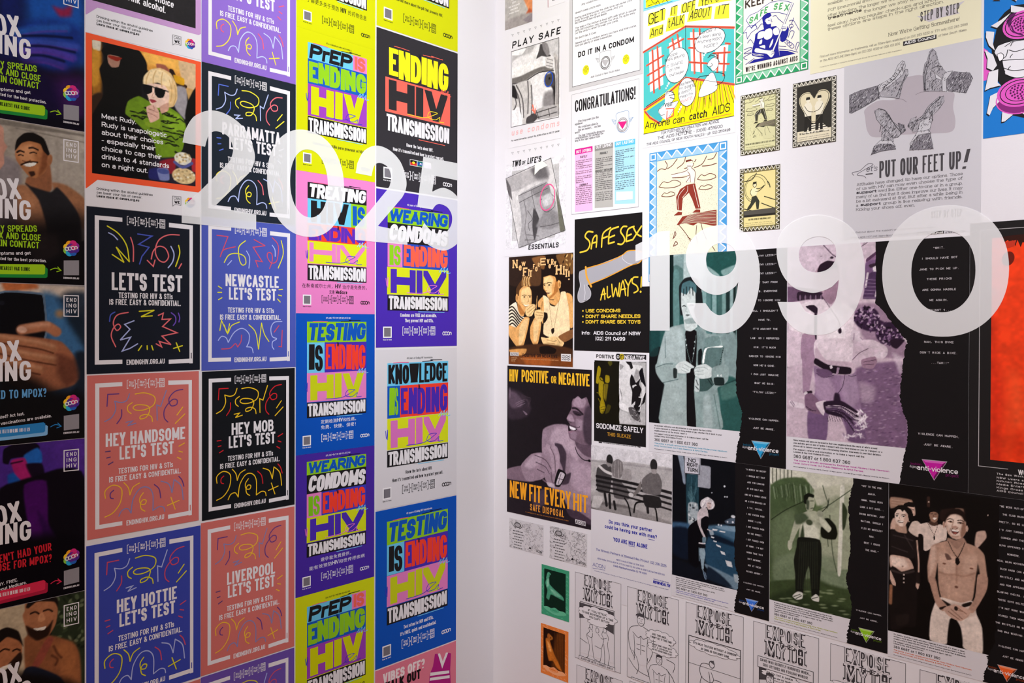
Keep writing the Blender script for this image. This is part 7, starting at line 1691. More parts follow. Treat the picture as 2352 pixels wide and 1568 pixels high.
b = P.part('footer_text'); b.poly([(878,688),(906,690),(906,738),(878,735)], '2a2628', 0); b.text('ACON', 1012,730,1094,736,20, '55515a', .13); b.text('DO NOT TAKE UNNECESSARY RISKS BY THE GENERAL DO THE COUNCIL NEEDLE AND SYRINGE BY LAW', 912,738,1200,770,8, '2a2628', .3); b.poly([(1212,730),(1238,735),(1236,778),(1210,770)], '4a464a', 0); P.done()

# ---- bench couple
r = (ru(1359), rv(1359,1368), ru(1545.2), rv(1359,1021)); P = PR(r, 'poster of a couple on a park bench with blue lettering about a partner', 'S6', 'dcd7dd')
p = P.photo('photograph', (r[0], rv(1359,1168), r[2], r[3]), 'd4cfd3', .0016)
p.poly([(800,690),(1600,800),(1600,1000),(800,930)], 'd9d4d9', 20).poly([(815,880),(1600,975),(1600,1240),(815,1150)], 'b3adae', 8).poly([(815,880),(1600,970),(1600,985),(815,893)], 'a29c9e', 6)
for k in range(26): 
    x, y = 820 + 680 * p.rs.rand(),900 + 190 * p.rs.rand(); p.line([(x, y + .1 * (x - 820)),(x + 40, y + 5 + .1 * (x - 820))], 4,('c4bec0', '9a9496')[k % 2], 4, .6)
p.poly([(815,1150),(1600,1240),(1600,1520),(815,1300)], 'a8a2a2', 10).poly([(815,1230),(1100,1270),(1400,1400),(1600,1480),(1600,1520),(815,1300)], '6c6666', 16).poly([(880,1260),(1200,1310),(1560,1440),(1560,1480),(1150,1370),(860,1310)], '8f8989', 18).poly([(840,1190),(920,1200),(880,1290),(815,1280)], 'c2bcbc', 12)
p.poly([(865,950),(920,915),(980,930),(990,1010),(970,1160),(870,1150),(855,1040)], '4a4647', 5).ell(972,880,34,46, '2c292a', 4).poly([(940,900),(960,940),(1000,920)], '8f8888', 6)
p.poly([(1000,900),(1040,872),(1080,900),(1090,980),(1060,1040),(1000,1020),(985,960)], '7d7677', 6).lines([[(1020,890),(1010,1020)], [(1045,885),(1050,1030)], [(1065,900),(1070,1000)]], 6, 'a39c9d', 4).line([(885,935),(930,975),(985,1000)], 24, 'd2cccc', 5)
p.poly([(1085,970),(1150,960),(1160,1050),(1080,1060)], '9f9899', 6).poly([(1000,1040),(1070,1070),(1150,1170),(1130,1220),(1010,1200)], '5a5556', 8)
for i in range(4): p.line([(860,1020 + 38 * i),(1110,1070 + 42 * i),(1330,1120 + 46 * i),(1560,1180 + 50 * i)], 24 - 3 * i, '252223', 3)
p.lines([[(1100,1210),(1130,1260),(1150,1350),(1160,1400)], [(1180,1330),(1200,1250),(1290,1245),(1360,1290),(1380,1400)]], 15, '1d1a1b', 3).lines([[(930,1170),(945,1270)], [(970,1180),(975,1290)], [(1010,1240),(1020,1300)], [(1290,1220),(1300,1330)]], 26, '262324', 4)
p.poly([(1250,1050),(1320,990),(1390,1000),(1420,1080),(1400,1180),(1260,1160)], '6a6465', 6).ell(1350,925,36,52, '2e2b2c', 4).poly([(1240,1060),(1190,1150),(1150,1180),(1170,1200),(1240,1140)], '77706f', 5).ell(1155,1180,26,20, 'c8c2c2', 5).poly([(1330,960),(1375,965),(1370,1000),(1335,995)], '9c9494', 4)
p.poly([(1260,1180),(1400,1200),(1410,1290),(1280,1280)], '2a2728', 6); p.grain(.07)
b = P.part('headline', 'blue bold lettering', M=Map('R', 'S7'), lev=2); BB = '1c1f9a'
for s, x0, y0, x1, y1, hh in (('Do you think your partner', 993,160,1375,235,32),('could be having sex with men?', 957,200,1418,296,32),('YOU ARE NOT ALONE', 1033,318,1333,383,36)): b.text(s, x0, y0, x1, y1, hh, BB, .19,0, track=.09)
b.pen([(1340,298),(1398,310)], 4, BB); b.pen([(1168,356),(1222,368)], 4, BB)
b = P.part('contact_text', M=Map('R', 'S7'), lev=2); BT = '4a4a9c'
b.text('The Women Partners of Bisexual Men Project', 880,400,1348,506,20, BT, .13, serif=.8); b.text('(02) 206 2026', 1360,512,1502,550,24, BT, .13, serif=.8); b.text('AIDS Council of NSW 02 206 2000', 1058,484,1304,546,14, BT, .13, serif=.8); b.text('AIDS Hotline 02 332 4000 & TTY (for Deaf) 02 332 4268 & NSW Toll free 008 451 600', 893,473,1486,622,14, BT, .13, serif=.8); b.text('Family Planning Association 02 716 6099', 1035,540,1326,612,16, BT, .15, serif=.8)
b.text('Thanks to all the women who gave up their time, Photography by friends of the project, Printed in Sydney 1993', 865,576,1520,752,7, '6a6a9c', .2); b.text('ACON', 850,540,960,560,34, BT, .1); b.pen([(850,553),(960,573)], 3, BT)
b = P.part('footer_logo', 'small bold blue print', M=Map('R', 'S7'), lev=2); b.text('Funded by the NSW Bureau', 1388,655,1522,688,10, BT, .18); b.text('NSWHEALTH', 1383,690,1533,720,26, BB, .26, slant=.15, track=.04); P.done()

# ---- green and orange cards
for tl, br, lb, bc, lc, dk in (((1244,1294.8),(1306.8,1428.8), 'small green card with a dark photo of posed figures', '3f9a74', '63b892', '0e2a1e'),((1242.3,1429.9),(1305,1568), 'small orange card with a dark photo of a standing figure', 'e8813c', 'f2a878', '2a1408')):
    r = R(tl, br); P = PR(r, lb, 'S7', bc, name='card', cat='card', group='coloured photo cards'); M = SqLoc(r); A = (r[3] - r[1]) / (r[2] - r[0]); z = random.Random(len(lb))
    b = P.part('ripple_pattern', M=M, lev=1)
    for k in range(110):
        x, y = z.random() * .94 + .03, z.random() * A * .96 + .03; b.line([(x - .04, y),(x - .01, y - .025),(x + .03, y + .015)], .012, lc)
    ph = P.photo('photograph', (M(.1,0)[0], M(0,1.2)[1], M(.88,0)[0], M(0, .1)[1]), dk, .0013, M=M, lev=2.2)
    if 'green' in lb:
        ph.poly([(.14, .5),(.2, .35),(.28, .3),(.3, .5),(.5, .62),(.78, .75),(.82, .85),(.6, .82),(.35, .78),(.28, .95),(.18, .9),(.22, .7)], '4f9c7c', .03).poly([(.2, .4),(.27, .36),(.27, .55),(.2, .6)], '8cc8ac', .04).poly([(.3, .62),(.5, .66),(.7, .76),(.5, .78)], '7cbc9e', .05).line([(.2, .35),(.25, .2),(.32, .22)], .05, '5aa888', .02).ell(.25, .27, .05, .06, '5aa888', .02)
    else:
        ph.poly([(.62, .1),(.88, .1),(.88,1.2),(.4,1.2),(.5, .5)], '5a3010', .1); [ph.line([(.5 + .06 * k, .15),(.48 + .06 * k, 1.1)], .015, '8a5018', .02, .6) for k in range(6)]
        ph.poly([(.18, .4),(.3, .36),(.4, .55),(.5, .75),(.62, .9),(.78,1.15),(.6,1.1),(.45, .95),(.3, .98),(.22, .7)], 'c47028', .04).poly([(.24, .45),(.32, .5),(.4, .7),(.3, .7)], 'eca45c', .05).ell(.3, .3, .06, .08, 'b4682c', .03).line([(.3, .4),(.42, .33),(.36, .27)], .05, 'b8702c', .03)
    ph.grain(.06)
    b = P.part('logo_badge', M=M, lev=3); b.poly([(.08,1.2),(.2,1.14),(.35,1.16),(.5,1.12),(.65,1.17),(.82,1.16),(.9,1.24),(.5,1.32)], lc, 0, sm=4); b.ell(.48,1.2, .16, .055, bc, 1); b.ell(.48,1.2, .12, .035, lc, 2, w=.015)
    b = P.part('caption', M=M, lev=2); b.text('FISTING POSITIV' if 'green' in lb else 'PIERCING BITING SLAPPING', .28 if 'green' in lb else .1,1.5, .76 if 'green' in lb else .92,1.5, .09, dk, .17, slant=-.1, vary=.2); P.done()

# ---- the five anti-violence posters
RH4 = (ru(1491.6), rv(1806,1077), ru(1807.2), rv(1491.6,588.5)); vM = RH4[3] - RH4[1]
RH5 = (ru(1808.2), rv(1808.6,1078), ru(2226.2), rv(1808.6,567.8))
RH7 = (ru(1546.3), rv(1769,1427), ru(1770.2), RH4[1] - .0003); RH8 = (ru(1771), rv(2041.5,1502), ru(2043.6), RH5[1] - .0003); wH = RH8[2] - RH8[0]
RH9 = (ru(2044.2), rv(2045,1113.8) - (RH8[3] - RH8[1]), ru(2044.2) + wH, RH5[1] - .0003)
TORN = [(880,-560),(878,300),(866,700),(872,850),(900,940),(926,1010),(922,1060),(918,1130),(905,1200),(900,1260),(878,1340),(868,1420),(866,1520)]


def violence(r, label, view, paint, quote, tri, spons, body, box_=(45,1112,905,1201), torn=TORN, tview='T3', vlines=None, hook='VIOLENCE CAN HAPPEN.', extra=None):
    P = PR(r, label, view, 'd8d3d9'); T = Map('R', 'T3', RH4, r)
    tm = T if tview == 'T3' else Map('R', tview); tr_ = tm.pts(torn); z = random.Random(int(r[0] * 1000))
    ref = []
    for i in range(len(tr_) - 1):
        for k in range(8):
            q = tr_[i] + (tr_[i + 1] - tr_[i]) * k / 8; ref.append((q[0] + (z.random() - .5) * .004, q[1]))
    ref.append(tuple(tr_[-1]))
    vp_ = T(*box_[:2])[1]
    ph = P.photo('photograph', (r[0], vp_, max(x for x, _ in ref) + .004, r[3]), '1a1718', .0018, lev=.6)
    paint(ph); ph.grain(.05)
    s = P.part('torn_strip', 'black torn strip of typed words', lev=1.2); s.add([(r[2], r[3]),(r[2], r[1])] + [(x, max(min(y, r[3]), r[1])) for x, y in reversed(ref)], '141113', 0)
    b = P.part('typed_text', lev=2)
    vw = Map('R', view); b.M = vw
    for t, cx, y, wd in quote: b.text(t, cx - wd / 2, y, cx + wd / 2, None, b_h[view], 'd4cdd2', .14,1, mono=1, track=.12)
    b.M = T
    if hook:
        b.text(hook, 990,1082,1283,1110,17, 'd4cdd2', .14,1, mono=1, track=.12); b.text('JUST BE AWARE.', 1030,1170,1238,1192,17, 'd4cdd2', .14,1, mono=1, track=.12)
    b = P.part('body_text', M=T, lev=1.2); b.para(body, 95,1148,735,24,14, '2a2629', 'l', .2)
    b.para(['For support, referral and information, or to make a report, call the', 'Lesbian & Gay Anti-Violence Project.'], 95,1224,606,22,14, '2a2629', 'l', .2)
    b.text('360 6687 or 1 800 637 360', 95,1290,505,1336,28, '2a2629', .17, track=.12)
    b.para(['This poster is proudly sponsored by Exchange Hotel, Flinders Hotel, Newtown', 'Hotel, Oxford Hotel, Out Public Relations & RPM Parties.'], 95,1314,785,24,13, spons, 'l', .2)
    b.para(['Photographer C. Moore Hardy Design Craig Lupton. Words Greg Logan. Special thanks to Robyn.'], 95,1366,785,20,8, '55515a', 'l', .25)
    g = P.part('triangle_logo', 'bevelled inverted triangle lettered anti-violence', M=T, lev=2)
    c = hx(tri); lt = '%02x%02x%02x' % tuple(int(v + (255 - v) * .3) for v in c); dk = '%02x%02x%02x' % tuple(int(v * .55) for v in c)
    g.poly([(1015,1284),(1197,1302),(1104,1460)], 'a8a2a8', 1); g.poly([(1022,1290),(1190,1306),(1104,1452)], tri, 2); g.poly([(1022,1290),(1190,1306),(1165,1322),(1045,1310)], lt, 3); g.poly([(1190,1306),(1104,1452),(1104,1425),(1165,1322)], dk, 3)
    g.text('lesbian', 938,1330,1015,1340,20, dk, .12,2, serif=.6); g.text('&gay', 930,1352,985,1360,20, 'bab4ba', .12,2, serif=.6); g.text('anti-violence', 984,1374,1272,1402,40, 'ece6ea', .15,4, track=.09); g.text('project', 1186,1424,1276,1430,24, dk, .13,2, serif=.6)
    if extra: extra(P)
    P.done()


def road_sign(P):
    b = P.part('sign_text', 'black lettering of the road sign in the photo', M=Map('R', 'T4'), lev=2)
    for t, x0, y0, x1, y1 in (('NO', 178,88,228,94),('RIGHT', 168,117,242,126),('TURN', 172,150,240,160)): b.text(t, x0, y0, x1, y1,26, '1c1a20', .18,1)
    b.frame([(154,48),(257,62),(255,172),(153,163)], 3, '1c1a20', 1)


b_h = {'T2': 17, 'T3': 17, 'T4': 11, 'T7': 18, 'T8': 13}


def teal(p):
    p.poly([(-100,-600),(1000,-600),(1000,1300),(-100,1300)], '2f5552', 1, sm=0)
    p.M = Map('R', 'T2')
    p.poly([(310,1030),(460,1020),(450,1180),(340,1200)], '9fb0b0', 12).poly([(340,1060),(440,1040),(450,1200),(340,1130)], '7d9494', 16).poly([(340,1140),(440,1190),(440,1500),(340,1520)], '557270', 10).poly([(440,1030),(530,1020),(640,1020),(640,1350),(440,1380)], 'aebcbc', 14).poly([(645,1010),(930,1000),(930,1240),(700,1230),(645,1160)], '244f4b', 6).poly([(640,1140),(760,1230),(640,1260)], '86a09e', 10).poly([(770,1180),(920,1120),(920,1160),(800,1230)], '7c9896', 14)
    for x, c in ((600, '86a4a4'),(640, '5a7a7a'),(690, '8aa6a6'),(740, '41605e'),(780, '7c9a98'),(815, '1c2a2a'),(850, '9cb2b2'),(880, '14201f'),(905, '88a2a0')): p.poly([(x, 1280),(x + 36,1280),(x + 36,2000),(x, 2000)], c, 14, .9)
    p.M = Map('R', 'T3')
    p.poly([(30,-500),(64,-500),(64,480),(30,490)], '1a2a2c', 4).poly([(64,250),(150,240),(140,470),(64,480)], '234a4a', 8).poly([(240,-500),(275,-500),(275,230),(240,230)], '12201f', 5).poly([(275,-300),(330,-300),(330,220),(275,220)], '5f8280', 12)
    p.poly([(45,490),(160,400),(200,700),(150,1140),(45,1130)], '151517', 12)
    p.poly([(560,300),(780,270),(870,290),(870,760),(760,750),(600,600)], '7e9090', 20).poly([(700,700),(870,700),(920,1000),(910,1210),(700,1180)], '2e5652', 20).poly([(720,780),(880,720),(880,860),(740,900)], '4a6e68', 30).line([(740,760),(870,710)], 8, '1c3634', 5)
    # coat
    p.poly([(200,245),(330,190),(390,180),(480,230),(560,190),(590,270),(720,300),(760,560),(800,600),(790,720),(720,770),(690,800),(720,1000),(720,1190),(150,1140),(190,760),(110,640),(120,540)], '8fa09f', 10)
    p.poly([(200,250),(330,200),(380,300),(400,560),(250,540),(130,560)], 'a9b6b6', 26).poly([(500,200),(560,260),(590,400),(500,560),(490,400)], '7c8f8f', 16).poly([(200,740),(390,680),(400,1130),(160,1120)], 'a2afae', 30).poly([(490,800),(690,800),(710,1150),(500,1150)], '8a9c9b', 26).poly([(560,880),(620,860),(650,1150),(560,1150)], 'a0aeae', 26).line([(660,850),(720,1180)], 7, '5a7270', 6).line([(195,300),(200,500)], 6, '5f7474', 5)
    p.poly([(390,250),(495,250),(490,560),(470,800),(490,1160),(405,1150),(400,700),(390,420)], '171416', 6)
    # head
    p.poly([(330,-60),(330,-180),(380,-250),(440,-265),(500,-240),(540,-150),(560,40),(550,110),(480,120),(440,60),(345,100)], '1c2022', 8)
    p.poly([(348,-100),(370,-190),(440,-200),(480,-150),(485,-20),(470,60),(500,160),(500,210),(440,250),(385,230),(370,120),(350,20)], 'c9d0cf', 6).poly([(350,-120),(360,-200),(430,-230),(490,-190),(490,-110),(440,-160),(400,-100)], '4a6a70', 8)
    p.lines([[(375,-150),(370,-90)], [(400,-170),(398,-100)], [(430,-170),(430,-110)], [(455,-165),(462,-90)]], 9, '1d2426', 4)
    p.poly([(380,140),(470,120),(500,170),(400,180)], '93a09f', 12).lines([[(362,12),(378,8),(394,14)], [(430,5),(450,0),(466,6)]], 9, '262c2d', 3).poly([(388,95),(412,88),(430,95),(410,108)], '5c6262', 4).line([(400,20),(392,60),(412,66)], 6, '97a4a3', 5)
    p.lines([[(385,280),(400,400),(440,560)], [(490,290),(475,420),(450,550)]], 5, '6a7a7a', 2); [p.ell(x, y, 6,9, 'b8c4c4', 2) for x, y in ((392,330),(400,380),(478,350),(470,410),(465,460))]
    # folder, notebook, hands
    p.poly([(510,440),(545,420),(560,600),(510,590)], '171b1c', 4).poly([(560,410),(590,395),(740,388),(755,400),(740,470),(715,600),(560,580),(540,540)], '5d7473', 4).poly([(548,545),(575,412),(720,388),(745,392),(735,402),(595,412),(566,550)], 'eef0ee', 3).poly([(570,320),(700,290),(720,380),(580,400)], '748a89', 8)
    for k in range(11): p.ell(748 - 4 * k, 415 + 17 * k, 5,5, '1a2020', 2)
    p.poly([(520,700),(640,690),(670,740),(600,810),(530,820),(470,800),(480,710)], '3d5452', 5).poly([(480,690),(520,700),(520,820),(475,810)], 'c2caca', 5).lines([[(490,710),(510,760)], [(485,770),(512,800)], [(600,700),(640,760)], [(620,690),(655,740)]], 8, '1c2222', 3)
    p.poly([(285,590),(330,545),(390,530),(440,560),(475,590),(440,605),(430,640),(370,650),(300,640)], 'cdd3d2', 5).lines([[(380,560),(430,590),(470,598)], [(360,590),(420,620)], [(350,615),(400,638)]], 4, '7c8a8a', 3)
    p.poly([(472,610),(500,575),(580,560),(640,600),(655,650),(620,690),(540,700),(480,670)], 'd0d6d5', 5).lines([[(480,600),(560,590),(600,610)], [(478,630),(560,625)], [(482,655),(560,660)]], 4, '82908f', 3)
    p.poly([(110,560),(280,560),(325,690),(310,710),(180,740),(115,650)], '9aa9a8', 10).poly([(275,600),(310,610),(305,690),(275,690)], '2a3030', 4).lines([[(115,590),(200,560),(270,560)], [(180,735),(320,705)]], 6, '4a5c5c', 4).poly([(640,600),(760,560),(800,610),(790,700),(740,770),(650,740)], '8b9c9b', 8).poly([(660,690),(750,690),(755,760),(670,760)], '1f2a2a', 5); [p.ell(x, 670,9,11, 'd2d8d8', 2) for x in (697,728)]
    p.poly([(50,250),(140,250),(130,470),(50,480)], '1f4040', 10, .7)


violence(RH4, 'teal photo poster of a woman in a long coat holding folders', 'T3', teal,
         [('"FILTHY LEZZO!"', 1142, y, 222) for y in (-459,-375,-291)] + [('I GOT THAT FROM', 1142,-205,238),('NO. 5. EVERYONE', 1142,-121,238),('SAYS TO IGNORE HIM', 1142,-35,290),("WELL I SHOULDN'T", 1142,64,250),('HAVE TO.', 1142,150,118),("IT'S AGAINST THE", 1145,236,236),('LAW. SO I REPORTED', 1143,325,270),("HIM. IT'S MUCH", 1141,411,208),('EASIER TO IGNORE HIM', 1142,497,298),("NOW HE'S GONE.", 1140,583,208),('I CAN JUST IMAGINE', 1140,669,266),('WHAT HE SAID:', 1140,753,192),('"FILTHY LEZZO!"', 1138,838,222)],
         '2a9ad0', '4a9ab8', ['Harassment, vilification and discrimination is now against the law in NSW.', "If you're harassed or attacked for being lesbian or gay, whether it's at work, in your", 'neighbourhood or on the streets, report it.'])


def purple(p):
    p.M = Map('R', 'T6')
    p.poly([(60,380),(1060,370),(1060,1000),(60,1000)], 'cdb9c6', 6, sm=0)
    p.poly([(840,560),(1010,440),(1060,470),(1060,600),(850,610)], '8d6a8a', 5).poly([(840,560),(1000,445),(1060,480),(1060,500),(1000,470),(845,590)], '5a3c58', 4).poly([(830,600),(1060,590),(1060,980),(830,980)], '74577a', 10).poly([(900,620),(1040,610),(1040,700),(920,710)], 'e2d6de', 4).poly([(935,625),(955,620),(955,690),(940,690)], '3a2838', 3).poly([(860,620),(940,600),(960,610),(880,650)], '3a2838', 5)
    p.poly([(860,710),(960,700),(930,980),(800,980)], '51395a', 8); p.lines([[(850,700),(830,830)], [(975,710),(925,920)]], 18, 'd8c8d2', 5)
    for i in range(7): p.line([(830 - 4 * i, 760 + 34 * i),(940,765 + 34 * i)], 6, '8a7090', 4)
    p.poly([(960,930),(1060,930),(1060,990),(960,990)], '2c1e2c', 6).line([(795,440),(860,395)], 6, '3a2a38', 3).line([(650,590),(830,400)], 5, '8a7686', 3).poly([(80,830),(450,880),(450,980),(80,980)], '6b5068', 12).poly([(180,880),(420,890),(430,980),(190,980)], '2e1f2e', 8)
    for k in range(9): p.ell(200 + 25 * k, 935,9,26,('8a7088', '3c2a3c')[k % 2], 5, .8)
    p.line([(427,432),(500,510),(548,545)], 9, '4a3548', 3).line([(390,535),(410,538)], 5, '8a7484', 4).ell(505,550,18,12, '3a2a38', 5)
    p.poly([(60,990),(1240,985),(1260,1600),(60,1600)], 'd2bdc9', 14).poly([(700,1000),(1060,1000),(1250,1250),(1250,1500),(900,1500),(720,1100)], '9a7f94', 40).poly([(1000,990),(1050,990),(1240,1320),(1220,1370)], 'd4c4cd', 8)
    # head and shirt
    p.poly([(410,600),(560,590),(580,760),(560,850),(480,960),(410,880),(330,800),(340,700)], 'b698a6', 8).poly([(365,690),(390,620),(460,580),(530,590),(560,640),(500,660),(440,690)], '2a1a28', 8).line([(440,870),(480,868),(515,862)], 10, '5a3a4c', 4).poly([(410,900),(560,770),(570,900),(500,1000),(440,960)], '9c7d90', 12)
    p.poly([(205,1000),(400,950),(480,1020),(600,990),(720,1060),(700,1300),(660,1520),(330,1520),(230,1290),(120,1250),(90,1200)], 'e2d2da', 8).poly([(450,1100),(600,1060),(640,1250),(560,1450),(480,1400)], 'efe3e9', 40)
    p.poly([(250,1020),(330,1005),(370,1040),(360,1100),(330,1080)], '2a1c2a', 4).line([(350,1090),(345,1520)], 26, '3a2a3a', 6).line([(410,920),(500,1050),(570,1160),(590,1240)], 5, '4a3548', 2).ell(582,1255,18,26, '2c1d2c', 4)
    p.poly([(220,1290),(340,1290),(330,1520),(210,1520)], 'a5859a', 8)
    # flowers up top
    z = p.rs
    for cx, cy, rx, ry, n_ in ((840,1130,120,110,90),(1060,1280,130,110,90),(900,1200,120,60,40)):
        p.ell(cx, cy, rx, ry, '35213a', 14)
        for k in range(n_): a_, q = z.rand() * 6.3, math.sqrt(z.rand()); p.ell(cx + rx * q * math.cos(a_), cy + ry * q * math.sin(a_),15,8,('8f6f92', '1e1220', 'c2a8be', '4d3452')[k % 4], 4, .85, z.rand() * 180)
    p.poly([(690,1260),(770,1260),(790,1330),(1040,1460),(960,1540),(680,1540)], 'd6c5d0', 8).lines([[(720,1280),(700,1520)], [(780,1320),(900,1420),(1030,1460)], [(740,1500),(880,1430)]], 7, '8f748c', 4)
    p.M = Map('R', 'T7')
    p.poly([(60,250),(1180,200),(1170,1020),(60,900)], 'c4aebb', 20).poly([(200,0),(330,0),(320,180),(300,280),(260,500),(215,480),(205,200)], 'a2839a', 8)
    p.poly([(690,260),(1100,200),(1090,500),(1150,700),(1140,980),(780,930),(720,600)], '7b5f7c', 26)
    for k in range(170): p.ell(710 + 420 * z.rand(),250 + 720 * z.rand(),14,5,('95789a', '5c4260', 'b096ac')[k % 3], 5, .7,10)
    p.poly([(720,380),(860,430),(840,560),(740,560)], 'bfa9b8', 50, .6).poly([(1020,120),(1100,160),(1110,280),(1080,300)], 'c4b2c0', 30, .8)
    p.poly([(1000,0),(1130,0),(1060,80),(1010,60)], '2a1a2a', 10).poly([(730,10),(840,0),(960,60),(975,110),(870,110),(760,100)], 'd2bfca', 8)
    p.poly([(650,0),(800,60),(900,100),(820,160),(740,230),(660,210),(640,130)], 'c9b4c1', 8).poly([(740,180),(860,150),(880,200),(840,260),(750,250)], '9a7a8e', 6).lines([[(760,200),(870,180)], [(755,225),(850,220)], [(660,180),(720,120),(800,80)]], 5, '4f364a', 3)
    p.poly([(330,0),(650,0),(645,220),(560,250),(420,240),(320,160)], 'dccbd4', 8).poly([(330,60),(420,180),(640,200),(640,240),(480,240),(330,180)], 'c0a8b6', 12)
    p.poly([(330,165),(440,225),(640,250),(635,310),(470,300),(315,215)], '221722', 6).poly([(455,235),(475,232),(480,255),(458,260)], 'd8ccd4', 3).poly([(520,250),(540,255),(528,315),(512,310)], '9c8298', 3)
    p.poly([(310,230),(470,310),(640,320),(690,290),(700,440),(740,640),(720,780),(620,850),(540,640),(520,480),(440,700),(420,900),(270,900),(280,640),(330,420)], '8f7390', 10).poly([(330,330),(440,330),(510,480),(470,580),(350,520),(320,430)], 'a78ba5', 30).poly([(560,340),(680,320),(720,520),(640,620),(560,480)], 'a086a0', 30).poly([(500,480),(540,490),(560,620),(490,560)], '2c1e2e', 16).lines([[(330,300),(400,340),(490,320)], [(590,310),(570,420),(520,490)], [(620,320),(650,330),(690,320)], [(335,270),(350,320)]], 5, '3d2a40', 3)
    p.poly([(340,260),(440,270),(480,310),(400,345),(345,310)], '6a4f6c', 8)
    p.poly([(260,640),(430,640),(420,900),(265,900)], '74587a', 14).poly([(550,640),(700,640),(760,780),(780,930),(620,910),(600,780)], '6f5474', 16)
    p.line([(235,480),(285,470)], 26, '2a1b28', 4).ell(238,485,17,20, 'd2c4cc', 3).poly([(230,500),(290,480),(350,540),(400,620),(380,670),(300,660),(235,610)], '7d5f76', 7).lines([[(240,600),(300,640)], [(260,630),(330,640)]], 6, '3d2a3c', 4).poly([(90,545),(150,560),(220,580),(220,620),(130,605),(95,590)], 'd8c8d2', 6).lines([[(100,560),(130,600)], [(110,550),(140,590)]], 5, '5a3f58', 3)
    p.poly([(325,570),(420,548),(400,680),(360,640)], 'd8c6d0', 5).poly([(400,560),(560,550),(700,640),(760,700),(690,730),(560,700),(420,660)], '2c1d2e', 10)
    for k in range(34): a_ = z.rand(); p.line([(420,590 + 50 * a_),(560,590 + 90 * a_),(660 + 60 * z.rand(),650 + 190 * a_)], 4,('3c2a40', '1e121e', '6e5474', 'c2aebc')[k % 4], 2)
    for k in range(60): a_, q = z.rand() * 6.3, z.rand(); p.ell(735 + 60 * q * math.cos(a_),730 + 100 * q * math.sin(a_),22,6,('ded0da', 'b29cb0', 'efe6ec')[k % 3], 5, .9, z.rand() * 180)
    for k in range(26): p.ell(570 + 190 * z.rand(),850 + 30 * z.rand(),20,6,('ded0da', '9c869c')[k % 2], 5, .9, z.rand() * 180)
    for k in range(8): p.line([(430 + 20 * k, 690),(440 + 22 * k, 735)], 4, '2c1d2e', 3)


T7TORN = [(1155,10),(1130,100),(1110,250),(1098,330),(1085,460),(1090,560),(1115,660),(1150,740),(1160,820),(1150,930),(1135,1000),(1115,1100),(1095,1180),(1083,1320)]
T7TORN = [(868,-900),(868,-330)] + [(980,-200),(1050,-110),(1120,-20)] + T7TORN
violence(RH5, 'purple-toned photo poster of a person in a white singlet carrying flowers', 'T7', purple,
         [('"SHIT.', 1438,-819,105),('I SHOULD HAVE GOT', 1442,-728,325),('JANE TO PICK ME UP.', 1440,-630,362),('THESE PRICKS', 1440,-540,225),('ARE GONNA HASSLE', 1440,-443,304),('ME AGAIN.', 1438,-349,170),('AGAINST 1...', 1440,-258,220),('NAH, THIS DYKE', 1437,30,264),("DON'T RIDE A BIKE.", 1437,126,340),('...TAXI!"', 1447,218,163)],
         'c21c9c', 'b8409c', ["Many lesbians and gays are harassed in their own neighbourhood. Be aware of who's around", 'you, and who gets on and off public transport with you. Have money on you for transport, or a', 'phone call, to remove yourself from a threatening situation. Awareness is your best defence.'], torn=T7TORN, tview='T7')


